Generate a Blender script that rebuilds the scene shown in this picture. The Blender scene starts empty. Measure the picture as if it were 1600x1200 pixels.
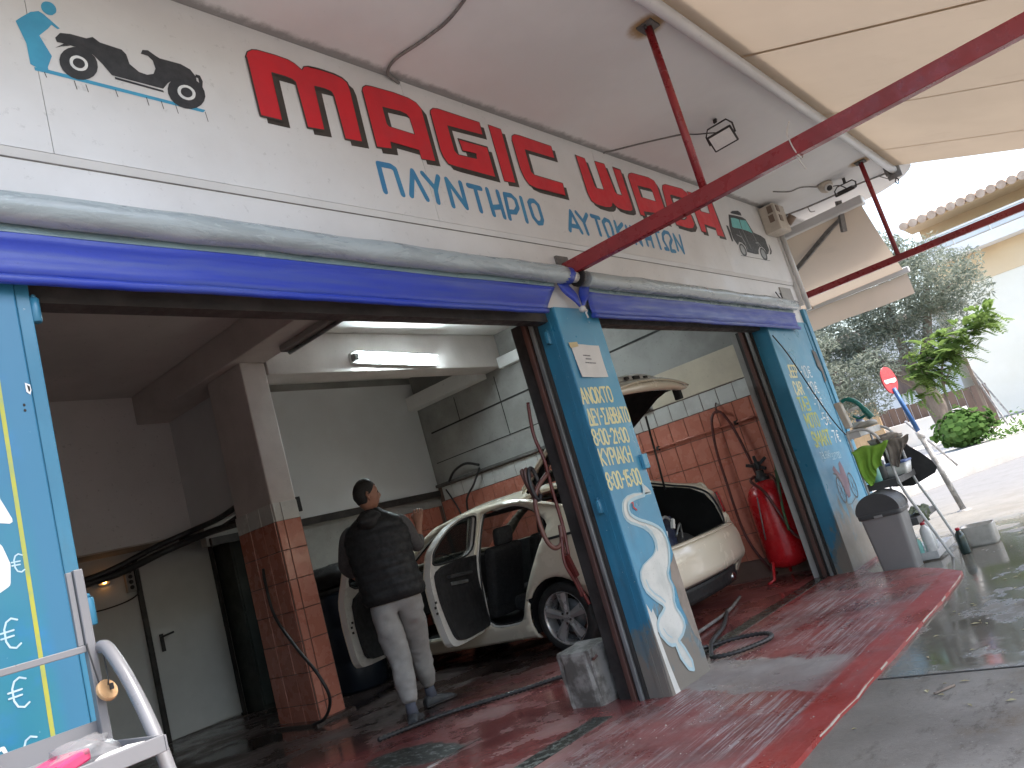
import bpy, bmesh, math, random
from mathutils import Vector, Matrix, geometry
random.seed(7)
rad = math.radians
scene = bpy.context.scene
COL = scene.collection

# ---------------------------------------------------------------- camera
cam_d = bpy.data.cameras.new('camera'); cam = bpy.data.objects.new('camera', cam_d); COL.objects.link(cam)
CR = Vector((0.629, -0.727, -0.276)); CW = Vector((0.776, 0.605, 0.175))
CW.normalize(); CR = (CR - CR.dot(CW)*CW).normalized(); CU = CR.cross(CW)
cam.matrix_world = Matrix(((CR.x, CU.x, -CW.x, 0), (CR.y, CU.y, -CW.y, 0), (CR.z, CU.z, -CW.z, 1.08), (0, 0, 0, 1)))
cam_d.sensor_width = 36; cam_d.lens = 27.45; cam_d.clip_start = 0.05; cam_d.clip_end = 600
scene.camera = cam

# ---------------------------------------------------------------- world, sun, exposure
SUN_EL, SUN_AZ = 64, 158
world = bpy.data.worlds.new('World'); scene.world = world; world.use_nodes = True
wn = world.node_tree.nodes; wl = world.node_tree.links
sky_t = wn.new('ShaderNodeTexSky'); sky_t.sky_type = 'NISHITA'; sky_t.sun_disc = False
sky_t.sun_elevation = rad(SUN_EL); sky_t.sun_rotation = rad(SUN_AZ)
sky_t.air_density = 1.2; sky_t.dust_density = 4.0; sky_t.ozone_density = 0.6
bg = wn['Background']; bg.inputs['Strength'].default_value = 0.15
wl.new(sky_t.outputs['Color'], bg.inputs['Color'])
sun_d = bpy.data.lights.new('sun', 'SUN'); sun_d.energy = 1.2; sun_d.angle = rad(14); sun_d.color = (1.0, 0.99, 0.97)
sun = bpy.data.objects.new('sun', sun_d); COL.objects.link(sun)
_sd = Vector((math.sin(rad(SUN_AZ))*math.cos(rad(SUN_EL)), math.cos(rad(SUN_AZ))*math.cos(rad(SUN_EL)), math.sin(rad(SUN_EL))))
sun.rotation_euler = _sd.to_track_quat('Z', 'Y').to_euler()
sun.location = (0, -6, 20)
vs = scene.view_settings
vs.view_transform = 'Standard'; vs.look = 'None'; vs.gamma = 1.0; vs.use_curve_mapping = False
vs.exposure = 2.15
scene.cycles.max_bounces = 10; scene.cycles.diffuse_bounces = 5; scene.cycles.glossy_bounces = 4
scene.cycles.transmission_bounces = 8; scene.cycles.transparent_max_bounces = 12
scene.cycles.caustics_reflective = False; scene.cycles.caustics_refractive = False
scene.cycles.use_denoising = True
scene.cycles.sample_clamp_indirect = 6.0

# ---------------------------------------------------------------- node helpers
class NT:
    def __init__(s, name):
        s.m = bpy.data.materials.new(name); s.m.use_nodes = True
        s.t = s.m.node_tree; s.n = s.t.nodes; s.b = s.n['Principled BSDF']; s._c = {}
    def new(s, typ, **kw):
        x = s.n.new(typ)
        for k, v in kw.items(): setattr(x, k, v)
        return x
    def lk(s, a, b): s.t.links.new(a, b)
    def coord(s, kind='pos'):
        if kind not in s._c:
            if kind == 'pos': s._c[kind] = s.new('ShaderNodeNewGeometry').outputs['Position']
            else: s._c[kind] = s.new('ShaderNodeTexCoord').outputs['Object']
        return s._c[kind]
    def sep(s, kind='pos'):
        k = 'sep' + kind
        if k not in s._c:
            x = s.new('ShaderNodeSeparateXYZ'); s.lk(s.coord(kind), x.inputs[0]); s._c[k] = x
        return s._c[k].outputs
    def setin(s, sock, v):
        if isinstance(v, (int, float)): sock.default_value = v
        elif isinstance(v, tuple): sock.default_value = (*v, 1) if len(v) == 3 and sock.type == 'RGBA' else v
        else: s.lk(v, sock)
    def noise(s, scale=5, detail=5, rough=.55, stretch=None, kind='pos', dist=0, off=(0, 0, 0)):
        x = s.new('ShaderNodeTexNoise'); x.inputs['Scale'].default_value = scale; x.inputs['Detail'].default_value = detail
        x.inputs['Roughness'].default_value = rough; x.inputs['Distortion'].default_value = dist
        mp = s.new('ShaderNodeMapping'); mp.inputs['Location'].default_value = off
        if stretch: mp.inputs['Scale'].default_value = stretch
        s.lk(s.coord(kind), mp.inputs[0]); s.lk(mp.outputs[0], x.inputs['Vector'])
        return x.outputs['Fac']
    def ramp(s, f, a, b, va=0., vb=1.):
        x = s.new('ShaderNodeMapRange'); s.setin(x.inputs[0], f)
        x.inputs[1].default_value = a; x.inputs[2].default_value = b; x.inputs[3].default_value = va; x.inputs[4].default_value = vb
        x.interpolation_type = 'SMOOTHSTEP'
        return x.outputs[0]
    def math(s, op, a, b=0.):
        x = s.new('ShaderNodeMath', operation=op); s.setin(x.inputs[0], a); s.setin(x.inputs[1], b); return x.outputs[0]
    def mix(s, f, a, b, mode='MIX'):
        x = s.new('ShaderNodeMix', data_type='RGBA', blend_type=mode)
        s.setin(x.inputs[0], f); s.setin(x.inputs[6], a); s.setin(x.inputs[7], b); return x.outputs[2]
    def bump(s, h, strength=.2, dist=.01):
        x = s.new('ShaderNodeBump'); x.inputs['Strength'].default_value = strength; x.inputs['Distance'].default_value = dist
        s.lk(h, x.inputs['Height']); s.lk(x.outputs[0], s.b.inputs['Normal'])
    def base(s, c): s.setin(s.b.inputs['Base Color'], c)
    def rough(s, c): s.setin(s.b.inputs['Roughness'], c)

def paint(name, c, c2=None, rough=.55, metal=0., scale=4., lo=.35, hi=.7, bump=0., bscale=60., spec=.5, kind='pos', stretch=None, rvar=.12, coat=0., fine=.0):
    """A painted, plastered or plastic surface: two tones mottled by noise, a little relief, uneven gloss."""
    t = NT(name)
    c2 = c2 or tuple(x*.8 for x in c)
    n1 = t.noise(scale, 6, .6, stretch, kind)
    col = t.mix(t.ramp(n1, lo, hi), c, c2)
    if fine:
        col = t.mix(t.ramp(t.noise(scale*17, 3, .7, None, kind), .62, .72, 0, fine), col, tuple(x*.35 for x in c))
    t.base(col)
    t.rough(t.ramp(t.noise(scale*2.3, 4, .6, stretch, kind, off=(3, 1, 7)), .3, .7, max(.03, rough-rvar), min(1, rough+rvar)))
    t.b.inputs['Metallic'].default_value = metal
    t.b.inputs['Specular IOR Level'].default_value = spec
    if coat: t.b.inputs['Coat Weight'].default_value = coat; t.b.inputs['Coat Roughness'].default_value = .06
    if bump: t.bump(t.noise(bscale, 5, .65, None, kind), bump, .004)
    return t.m

M = {}
# ---------------------------------------------------------------- mesh helpers
ORG = {}
class MB:
    def __init__(s): s.v = []; s.f = []; s.mi = []; s.mat = 0; s.smooth = []; s.sm = False
    def add(s, vs, fs):
        o = len(s.v); s.v += [tuple(x) for x in vs]
        for f in fs: s.f.append(tuple(o+i for i in f)); s.mi.append(s.mat); s.smooth.append(s.sm)
        return s
    def box(s, a, b):
        (x0, y0, z0), (x1, y1, z1) = a, b
        if x0 > x1: x0, x1 = x1, x0
        if y0 > y1: y0, y1 = y1, y0
        if z0 > z1: z0, z1 = z1, z0
        return s.add([(x0,y0,z0),(x1,y0,z0),(x1,y1,z0),(x0,y1,z0),(x0,y0,z1),(x1,y0,z1),(x1,y1,z1),(x0,y1,z1)],
                     [(0,3,2,1),(4,5,6,7),(0,1,5,4),(1,2,6,5),(2,3,7,6),(3,0,4,7)])
    def obox(s, c, ax, ay, az):
        """box from centre and three half-axis vectors"""
        c = Vector(c); ax, ay, az = Vector(ax), Vector(ay), Vector(az); vs = []
        for k in (-1, 1):
            for (i, j) in ((-1,-1),(1,-1),(1,1),(-1,1)): vs.append(c+ax*i+ay*j+az*k)
        return s.add(vs, [(0,3,2,1),(4,5,6,7),(0,1,5,4),(1,2,6,5),(2,3,7,6),(3,0,4,7)])
    def bar(s, p, q, w, h=None, up=(0, 0, 1)):
        p, q = Vector(p), Vector(q); d = q-p; h = h or w; up = Vector(up)
        if abs(d.normalized().dot(up)) > .98: up = Vector((0, 1, 0))
        a = d.cross(up).normalized(); b = a.cross(d).normalized()
        return s.obox((p+q)/2, a*w/2, d/2, b*h/2)
    def tube(s, pts, r, n=8, caps=True, smooth=True):
        pts = [Vector(p) for p in pts]; m = len(pts)
        rr = r if isinstance(r, (list, tuple)) else [r]*m
        o = len(s.v); up = None
        for i, p in enumerate(pts):
            d = (pts[min(i+1, m-1)] - pts[max(i-1, 0)]).normalized()
            if up is None:
                up = Vector((0, 0, 1)) if abs(d.z) < .9 else Vector((1, 0, 0))
            a = d.cross(up).normalized(); b = a.cross(d).normalized(); up = b
            for k in range(n):
                t = 2*math.pi*k/n; s.v.append(tuple(p + a*math.cos(t)*rr[i] + b*math.sin(t)*rr[i]))
        for i in range(m-1):
            for k in range(n):
                s.f.append((o+i*n+k, o+i*n+(k+1) % n, o+(i+1)*n+(k+1) % n, o+(i+1)*n+k)); s.mi.append(s.mat); s.smooth.append(smooth)
        if caps:
            s.f.append(tuple(o+k for k in range(n-1, -1, -1))); s.mi.append(s.mat); s.smooth.append(False)
            s.f.append(tuple(o+(m-1)*n+k for k in range(n))); s.mi.append(s.mat); s.smooth.append(False)
        return s
    def lathe(s, prof, c=(0, 0, 0), n=20, axis=(0, 0, 1), smooth=True, caps=True):
        """prof: (radius, height) pairs turned about axis through c"""
        ax = Vector(axis).normalized(); u = ax.cross(Vector((0, 1, 0)) if abs(ax.y) < .9 else Vector((1, 0, 0))).normalized(); w = ax.cross(u)
        c = Vector(c); o = len(s.v)
        for r, h in prof:
            for k in range(n):
                t = 2*math.pi*k/n; s.v.append(tuple(c + ax*h + u*math.cos(t)*r + w*math.sin(t)*r))
        for i in range(len(prof)-1):
            for k in range(n):
                s.f.append((o+i*n+k, o+i*n+(k+1) % n, o+(i+1)*n+(k+1) % n, o+(i+1)*n+k)); s.mi.append(s.mat); s.smooth.append(smooth)
        if caps:
            m = len(prof)
            s.f.append(tuple(o+k for k in range(n-1, -1, -1))); s.mi.append(s.mat); s.smooth.append(False)
            s.f.append(tuple(o+(m-1)*n+k for k in range(n))); s.mi.append(s.mat); s.smooth.append(False)
        return s
    def poly(s, loop, hole=None, f=None, thick=None):
        """flat polygon (u,v) with an optional hole, placed by f(u,v,w); thick gives it a rim"""
        loops = [[Vector((a, b, 0)) for a, b in loop]]
        if hole: loops.append([Vector((a, b, 0)) for a, b in hole])
        tris = geometry.tessellate_polygon(loops)
        flat = [p for l in loops for p in l]
        s.add([f(p.x, p.y, 0) for p in flat], [tuple(t) for t in tris])
        if thick:
            s.add([f(p.x, p.y, thick) for p in flat], [tuple(reversed(t)) for t in tris])
            o = len(s.v) - 2*len(flat); N = len(flat); k0 = 0
            for l in loops:
                for i in range(len(l)):
                    a, b = k0+i, k0+(i+1) % len(l)
                    s.f.append((o+a, o+b, o+N+b, o+N+a)); s.mi.append(s.mat); s.smooth.append(False)
                k0 += len(l)
        return s
    def stroke(s, pts, w, f, lay=0., n=6):
        """painted stroke: ribbon pieces with round ends in a plane, f(u,v,w)"""
        k = 0
        for (a, b), (c, d) in zip(pts[:-1], pts[1:]):
            L = math.hypot(c-a, d-b) or 1e-6; ux, uy = (c-a)/L, (d-b)/L; px, py = -uy*w/2, ux*w/2
            loop = []
            a0 = math.atan2(py, px)
            for i in range(n+1):
                t = a0 + math.pi*i/n; loop.append((a+math.cos(t)*w/2, b+math.sin(t)*w/2))
            for i in range(n+1):
                t = a0 + math.pi + math.pi*i/n; loop.append((c+math.cos(t)*w/2, d+math.sin(t)*w/2))
            z = lay + k*.00012; k += 1
            s.add([f(u, v, z) for u, v in loop], [tuple(range(len(loop)))])
        return s
    def build(s, name, m, parent=None, bevel=0., seg=2, autosmooth=False):
        me = bpy.data.meshes.new(name)
        org = ORG.get(parent.name, Vector((0, 0, 0))) if parent else None
        if parent is None:
            xs = [v[0] for v in s.v]; ys = [v[1] for v in s.v]; zs = [v[2] for v in s.v]
            org = Vector(((min(xs)+max(xs))/2, (min(ys)+max(ys))/2, min(zs)))
        me.from_pydata([(v[0]-org.x, v[1]-org.y, v[2]-org.z) for v in s.v], [], s.f)
        for mm in (m if isinstance(m, (list, tuple)) else [m]): me.materials.append(mm)
        me.polygons.foreach_set('material_index', s.mi)
        me.polygons.foreach_set('use_smooth', s.smooth)
        me.update()
        o = bpy.data.objects.new(name, me); COL.objects.link(o)
        if parent is None: o.location = org
        else: o.parent = parent
        ORG[o.name] = org
        if bevel:
            b = o.modifiers.new('bevel', 'BEVEL'); b.width = bevel; b.segments = seg; b.limit_method = 'ANGLE'; b.angle_limit = rad(35)
            b.harden_normals = False
        return o

def tag(o, label=None, cat=None, group=None, kind=None):
    if label: o['label'] = label
    if cat: o['category'] = cat
    if group: o['group'] = group
    if kind: o['kind'] = kind
    return o
def thing(name, label, cat, loc, group=None):
    o = bpy.data.objects.new(name, None); COL.objects.link(o); o.location = loc; o.empty_display_size = .1
    ORG[o.name] = Vector(loc)
    return tag(o, label, cat, group)
def struct(o): o['kind'] = 'structure'; return o
def smooth_path(pts, sub=6):
    """Catmull-Rom through the points"""
    P = [Vector(p) for p in pts]; out = []
    for i in range(len(P)-1):
        p0, p1, p2, p3 = P[max(i-1, 0)], P[i], P[i+1], P[min(i+2, len(P)-1)]
        for k in range(sub):
            t = k/sub
            out.append(.5*((2*p1) + (p2-p0)*t + (2*p0-5*p1+4*p2-p3)*t*t + (3*p1-p0-3*p2+p3)*t**3))
    out.append(P[-1]); return out
def grid_patch(mb, us, vs, f, holes=(), snap=.0, smooth=True):
    """surface sampled on a (u,v) grid; faces inside the hole polygons left out, the rim snapped to the hole outline"""
    def inside(p, poly):
        x, y = p; r = False
        for i in range(len(poly)):
            (x1, y1), (x2, y2) = poly[i], poly[i-1]
            if (y1 > y) != (y2 > y) and x < (x2-x1)*(y-y1)/(y2-y1)+x1: r = not r
        return r
    def near(p, poly):
        best = None
        for i in range(len(poly)):
            a, b = Vector(poly[i]), Vector(poly[i-1]); d = b-a; t = max(0, min(1, (Vector(p)-a).dot(d)/max(d.length_squared, 1e-12)))
            q = a+d*t; L = (q-Vector(p)).length
            if best is None or L < best[0]: best = (L, q)
        return best
    nu, nv = len(us), len(vs); keep = []; used = {}
    drop = [[False]*(nv-1) for _ in range(nu-1)]; which = {}
    for i in range(nu-1):
        for j in range(nv-1):
            c = ((us[i]+us[i+1])/2, (vs[j]+vs[j+1])/2)
            for h in holes:
                if inside(c, h): drop[i][j] = True; which[(i, j)] = h
    pts = {}
    for i in range(nu):
        for j in range(nv):
            p = (us[i], vs[j])
            adj = [(a, b) for a in (i-1, i) for b in (j-1, j) if 0 <= a < nu-1 and 0 <= b < nv-1]
            dr = [q for q in adj if drop[q[0]][q[1]]]
            if dr and len(dr) < len(adj):
                L, q = near(p, which[dr[0]])
                cell = max(us[min(i+1, nu-1)]-us[max(i-1, 0)], vs[min(j+1, nv-1)]-vs[max(j-1, 0)])
                if L < cell: p = (q.x, q.y)
            pts[(i, j)] = p
    V = []; idx = {}; F = []
    def vid(k):
        if k not in idx: idx[k] = len(V); V.append(f(*pts[k]))
        return idx[k]
    for i in range(nu-1):
        for j in range(nv-1):
            if not drop[i][j]: F.append((vid((i, j)), vid((i+1, j)), vid((i+1, j+1)), vid((i, j+1))))
    keep = mb.sm; mb.sm = smooth; mb.add(V, F); mb.sm = keep
def lerp(a, b, t): return a+(b-a)*t
def interp(tab, x):
    if x <= tab[0][0]: return tab[0][1]
    for (x0, y0), (x1, y1) in zip(tab[:-1], tab[1:]):
        if x <= x1: return y0+(y1-y0)*(x-x0)/(x1-x0)
    return tab[-1][1]
def frange(a, b, n): return [a+(b-a)*i/n for i in range(n+1)]
def G(x): return .027-.022*x if x < 9 else -.171          # the forecourt falls gently along the street

# ---------------------------------------------------------------- stroke lettering
GL = {
 'A': (.62, [[(0,0),(.31,1),(.62,0)],[(.1,.34),(.52,.34)]]), 'N': (.6, [[(0,0),(0,1),(.6,0),(.6,1)]]), 'O': (.58, [[(0,.2),(0,.8),(.16,1),(.42,1),(.58,.8),(.58,.2),(.42,0),(.16,0),(0,.2)]]),
 'I': (.02, [[(.01,0),(.01,1)]]), 'X': (.6, [[(0,0),(.6,1)],[(0,1),(.6,0)]]), 'T': (.6, [[(0,1),(.6,1)],[(.3,1),(.3,0)]]), 'D': (.66, [[(0,0),(.33,1),(.66,0),(0,0)]]),
 'E': (.5, [[(.5,1),(0,1),(0,0),(.5,0)],[(0,.5),(.42,.5)]]), 'Y': (.6, [[(0,1),(.3,.45),(.6,1)],[(.3,.45),(.3,0)]]), '-': (.30, [[(.04,.5),(.26,.5)]]), 'S': (.56, [[(.56,1),(0,1),(.34,.5),(0,0),(.56,0)]]),
 'B': (.54, [[(0,0),(0,1),(.4,1),(.52,.86),(.52,.64),(.38,.52),(0,.52)],[(.38,.52),(.54,.38),(.54,.14),(.4,0),(0,0)]]), 'K': (.56, [[(0,0),(0,1)],[(.54,1),(.06,.5),(.56,0)]]),
 'P': (.52, [[(0,0),(0,1),(.38,1),(.52,.86),(.52,.6),(.38,.46),(0,.46)]]), 'H': (.56, [[(0,0),(0,1)],[(.56,0),(.56,1)],[(0,.5),(.56,.5)]]), 'M': (.74, [[(0,0),(0,1),(.37,.35),(.74,1),(.74,0)]]),
 'R': (.54, [[(0,0),(0,1),(.38,1),(.52,.86),(.52,.62),(.38,.5),(0,.5)],[(.28,.5),(.54,0)]]), 's': (.5, [[(.5,.84),(.36,1),(.12,1),(0,.84),(0,.64),(.12,.52),(.38,.48),(.5,.36),(.5,.14),(.36,0),(.12,0),(0,.14)]]),
 'C': (.5, [[(.5,.82),(.36,1),(.14,1),(0,.8),(0,.2),(.14,0),(.36,0),(.5,.18)]]), 'J': (.44, [[(.44,1),(.44,.18),(.3,0),(.12,0),(0,.18)]]), 'Z': (.54, [[(0,1),(.54,1),(0,0),(.54,0)]]), 'L': (.46, [[(0,1),(0,0),(.46,0)]]),
 '0': (.5, [[(0,.18),(0,.82),(.13,1),(.37,1),(.5,.82),(.5,.18),(.37,0),(.13,0),(0,.18)]]), '1': (.2, [[(0,.8),(.18,1),(.18,0)]]), '2': (.5, [[(0,.82),(.13,1),(.37,1),(.5,.84),(.5,.62),(0,0),(.5,0)]]),
 '5': (.5, [[(.48,1),(.04,1),(.02,.56),(.34,.6),(.5,.44),(.5,.16),(.36,0),(.12,0),(0,.14)]]), '7': (.48, [[(0,1),(.48,1),(.16,0)]]), '9': (.5, [[(.04,.06),(.34,0),(.5,.3),(.5,.82),(.36,1),(.14,1),(0,.82),(0,.6),(.14,.44),(.48,.5)]]),
 '4': (.52, [[(.4,0),(.4,1),(0,.32),(.52,.32)]]), '3': (.48, [[(0,.9),(.14,1),(.34,1),(.46,.84),(.46,.66),(.32,.54),(.16,.54)],[(.32,.54),(.48,.4),(.48,.14),(.34,0),(.12,0),(0,.12)]]),
 '6': (.5, [[(.46,.92),(.32,1),(.12,.94),(0,.6),(0,.16),(.14,0),(.36,0),(.5,.16),(.5,.38),(.36,.54),(.02,.44)]]),
 '8': (.5, [[(.14,.53),(.02,.66),(.02,.86),(.14,1),(.36,1),(.48,.86),(.48,.66),(.36,.53),(.14,.53),(0,.38),(0,.14),(.14,0),(.36,0),(.5,.14),(.5,.38),(.36,.53)]]),
 ':': (.16, [[(.08,.26),(.08,.30)],[(.08,.68),(.08,.72)]]), '.': (.05, [[(.02,0),(.02,.05)]]), 'e': (.5, [[(.5,.9),(.34,1),(.2,.92),(.12,.7),(.12,.3),(.2,.08),(.36,0),(.5,.1)],[(0,.6),(.36,.6)],[(0,.42),(.34,.42)]]),
 'x': (.5, [[(0,1),(.5,1)],[(.06,.5),(.44,.5)],[(0,0),(.5,0)]]), ' ': (.3, []),
}
def write(parent, text, x0, x1, z0, z1, z2, z3, y, w, m, name='letter'):
    """hand-painted line of lettering on the plane y, its baseline running (x0,z0) to (x1,z1), its top z2 at x0 and z3 at x1; one mesh per glyph"""
    tot = sum(GL[c][0]+.2 for c in text)-.2; u = 0; out = []
    for c in text:
        gw, strokes = GL[c]
        if strokes:
            mb = MB()
            for i, st in enumerate(strokes):
                pts = []
                for a, b in st:
                    t = (u+a)/tot; X = lerp(x0, x1, t); zb = lerp(z0, z1, t); zt = lerp(z2, z3, t); pts.append((X, lerp(zb, zt, b)))
                mb.stroke(pts, w, lambda p, q, l: (p, y-.0012-l*.25, q), lay=i*.002)
            out.append(mb.build(name, m, parent))
        u += gw+.2
    return out

# ================================================================ materials
M['sign'] = paint('sign_white_paint', (.64,.645,.65), (.575,.575,.575), .42, scale=1.6, bump=.04, bscale=30, fine=.22)
M['red_letter'] = paint('red_letter_paint', (.60,.016,.028), (.52,.018,.03), .4, scale=6, rvar=.08)
M['dark_letter'] = paint('dark_letter_paint', (.035,.03,.026), (.05,.043,.036), .45, scale=8)
M['blue_letter'] = paint('blue_letter_paint', (.04,.20,.40), (.05,.25,.44), .45, scale=8)
M['black_paint'] = paint('black_emblem_paint', (.02,.022,.025), (.035,.036,.04), .5, scale=20)
M['emblem_blue'] = paint('emblem_blue_paint', (.045,.27,.44), (.05,.32,.50), .5, scale=9)
M['teal_paint'] = paint('teal_glass_paint', (.12,.42,.42), (.18,.5,.48), .5, scale=20)
M['grey_paint'] = paint('grey_line_paint', (.33,.35,.36), None, .5)
M['white_letter'] = paint('white_letter_paint', (.72,.73,.72), (.6,.63,.64), .5, scale=18)
M['yellow_letter'] = paint('cream_yellow_letter_paint', (.66,.60,.30), (.55,.53,.34), .5, scale=22)
M['yellow_bright'] = paint('yellow_letter_paint', (.42,.42,.05), (.30,.36,.12), .5, scale=22)
M['chalk'] = paint('chalk_line', (.50,.66,.72), (.38,.56,.66), .7, scale=40)
M['swan'] = paint('swan_white_paint', (.64,.64,.60), (.50,.51,.48), .5, scale=5, bump=.2, fine=.5)
M['red_beam'] = paint('red_beam_enamel', (.27,.025,.03), (.21,.022,.026), .33, scale=5, bump=.06, bscale=90, fine=.3)
M['blue_fabric'] = paint('blue_hem_fabric', (.013,.040,.36), (.040,.072,.31), .40, scale=2.4, stretch=(.6,1,9), bump=.25, bscale=26, fine=.25)
M['dark_metal'] = paint('grimy_dark_metal', (.055,.05,.047), (.03,.028,.026), .5, metal=.2, scale=7, bump=.15)
M['galv'] = paint('galvanised_rail', (.27,.28,.28), (.16,.16,.155), .45, metal=.5, scale=10, stretch=(1,1,.3), bump=.1)
M['brown_metal'] = paint('brown_primer_rail', (.10,.045,.035), (.07,.04,.035), .5, scale=9, stretch=(1,1,.3))
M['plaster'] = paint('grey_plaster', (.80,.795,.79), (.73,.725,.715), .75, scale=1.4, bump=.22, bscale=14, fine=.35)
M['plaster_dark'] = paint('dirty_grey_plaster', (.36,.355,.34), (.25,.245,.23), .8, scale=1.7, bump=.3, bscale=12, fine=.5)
M['cream_plaster'] = paint('cream_plaster', (.62,.55,.43), (.54,.47,.37), .7, scale=2.5, bump=.1, bscale=14, fine=.35)
M['ceiling'] = paint('interior_ceiling_paint', (.74,.72,.70), (.65,.63,.61), .8, scale=1.1, bump=.12, bscale=10, fine=.3)
M['pink_plaster'] = paint('pillar_plaster', (.66,.61,.585), (.57,.525,.50), .75, scale=2.4, bump=.12, bscale=16, fine=.4)
M['white_panel'] = paint('white_sheet_panel', (.76,.78,.80), (.70,.71,.72), .45, scale=1., bump=.04)
M['door_grey'] = paint('grey_door_paint', (.56,.565,.555), (.50,.505,.495), .5, scale=2.)
M['joint'] = paint('dark_joint', (.03,.028,.026), None, .8)
M['white_tile'] = paint('white_glazed_tile', (.62,.62,.60), (.54,.54,.52), .2, scale=3, fine=.3)
M['red_tile'] = paint('red_glazed_tile', (.50,.185,.13), (.46,.165,.115), .26, scale=3, fine=.25)
M['grout'] = paint('dark_grout', (.16,.10,.08), None, .9)
M['black_rubber'] = paint('black_rubber', (.016,.016,.017), (.028,.027,.027), .5, scale=14)
M['hose_red'] = paint('red_rubber_hose', (.11,.018,.015), (.065,.014,.012), .4, scale=14)
M['hose_green'] = paint('green_hose', (.06,.12,.05), None, .45)
M['cable_grey'] = paint('grey_cable', (.20,.19,.18), (.12,.115,.11), .6, scale=20)
M['taxi'] = paint('cream_taxi_paint', (.75,.675,.55), (.735,.66,.535), .24, scale=2., rvar=.05, coat=.7)
M['taxi_inner'] = paint('pale_door_edge_paint', (.70,.68,.64), (.66,.64,.60), .3, scale=2., coat=.4)
M['trim_black'] = paint('black_interior_trim', (.018,.018,.019), (.026,.026,.027), .6, scale=8)
M['lining'] = paint('black_boot_lining', (.007,.007,.007), (.011,.011,.011), .95, spec=.15)
M['seat'] = paint('charcoal_seat_cloth', (.03,.03,.032), (.045,.045,.047), .85, scale=30, bump=.2, bscale=200)
M['alloy'] = paint('grey_alloy_wheel', (.50,.49,.48), (.46,.45,.44), .30, metal=.45, scale=4)
M['tyre'] = paint('tyre_rubber', (.017,.017,.017), (.03,.029,.028), .7, scale=8, bump=.2, bscale=60)
M['chrome'] = paint('steel', (.6,.6,.6), None, .2, metal=1.)
M['tank_red'] = paint('red_tank_enamel', (.56,.014,.02), (.50,.014,.02), .28, scale=4, coat=.3, fine=.3)
M['bin_grey'] = paint('grey_bin_plastic', (.26,.255,.25), (.23,.225,.22), .48, scale=3, bump=.05)
M['bin_dark'] = paint('charcoal_lid_plastic', (.055,.055,.056), (.07,.07,.07), .45, scale=4)
M['rack_white'] = paint('chalky_grey_rack_paint', (.52,.52,.51), (.38,.38,.37), .5, scale=9, bump=.08, fine=.5)
M['stand_grey'] = paint('pale_grey_powder_coat', (.17,.17,.18), (.15,.15,.16), .38, scale=3, bump=.03)
M['wood'] = paint('pale_wood', (.52,.33,.17), (.42,.25,.12), .6, scale=14, stretch=(1,1,.2))
M['white_plastic'] = paint('white_plastic', (.70,.70,.68), (.62,.62,.60), .35, scale=6)
M['dirty_white'] = paint('dirty_white_plastic', (.52,.50,.46), (.36,.34,.30), .5, scale=6, fine=.6)
M['cement_tub'] = paint('cement_caked_tub', (.27,.255,.23), (.12,.11,.095), .75, scale=9, lo=.42, hi=.6, bump=.4, bscale=30)
M['green_cloth'] = paint('lime_cloth', (.22,.42,.05), (.16,.33,.035), .85, scale=8, bump=.3, bscale=60)
M['grey_cloth'] = paint('taupe_cloth', (.22,.195,.165), (.13,.115,.10), .9, scale=12, bump=.3, bscale=60)
M['teal_plastic'] = paint('teal_plastic', (.01,.17,.14), (.015,.13,.11), .35, scale=5)
M['aqua_plastic'] = paint('aqua_plastic', (.22,.50,.45), (.30,.55,.50), .35, scale=5)
M['blue_tape'] = paint('blue_lid', (.10,.15,.36), (.2,.25,.42), .4, scale=14)
M['liquid'] = paint('dark_green_liquid_bottle', (.022,.04,.038), (.03,.05,.045), .15, scale=5)
M['cap_red'] = paint('red_cap', (.46,.015,.03), None, .35)
M['pink'] = paint('pink_pack', (.50,.04,.12), (.43,.035,.10), .3, scale=8)
M['skin'] = paint('skin', (.33,.16,.105), (.27,.125,.08), .5, scale=20)
M['hair'] = paint('short_dark_hair', (.012,.010,.009), (.02,.016,.014), .7, scale=90, bump=.4, bscale=250)
M['vest'] = paint('black_quilted_vest', (.006,.0058,.0056), (.010,.0096,.0092), .7, scale=12, bump=.35, bscale=16)
M['jumper'] = paint('grey_jumper', (.085,.08,.078), (.065,.062,.06), .9, scale=40, bump=.3, bscale=180)
M['trousers'] = paint('light_grey_joggers', (.30,.29,.272), (.25,.24,.225), .9, scale=9, bump=.35, bscale=22)
M['shoe'] = paint('grey_trainer', (.045,.047,.05), (.03,.031,.033), .6, scale=20)
M['sock'] = paint('grey_blue_sock', (.09,.095,.12), None, .9)
M['kerb'] = paint('pale_kerb_concrete', (.46,.44,.41), (.36,.34,.31), .85, scale=1.5, bump=.2, fine=.4)
M['house'] = paint('cream_house_render', (.85,.80,.68), (.80,.75,.62), .85, scale=.6)
M['white_wall'] = paint('white_garden_wall', (.80,.79,.77), (.72,.71,.69), .85, scale=.8)
M['orange_wall'] = paint('ochre_house_render', (.74,.58,.38), (.70,.53,.33), .85, scale=.6)
M['roof_tile'] = paint('brown_roof_tile', (.44,.32,.24), (.55,.44,.35), .8, scale=4)
M['glassy'] = paint('balcony_panel', (.62,.64,.63), (.55,.57,.57), .3, scale=1.)
M['brown_fence'] = paint('brown_timber', (.17,.115,.09), (.12,.085,.07), .8, scale=6, stretch=(1,1,.2))
M['plywood'] = paint('plywood', (.52,.37,.22), (.44,.30,.17), .8, scale=5, stretch=(3,3,.5))
M['bark'] = paint('tree_bark', (.24,.19,.15), (.13,.10,.08), .9, scale=7, stretch=(1,1,.25), bump=.8, bscale=18)
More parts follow.
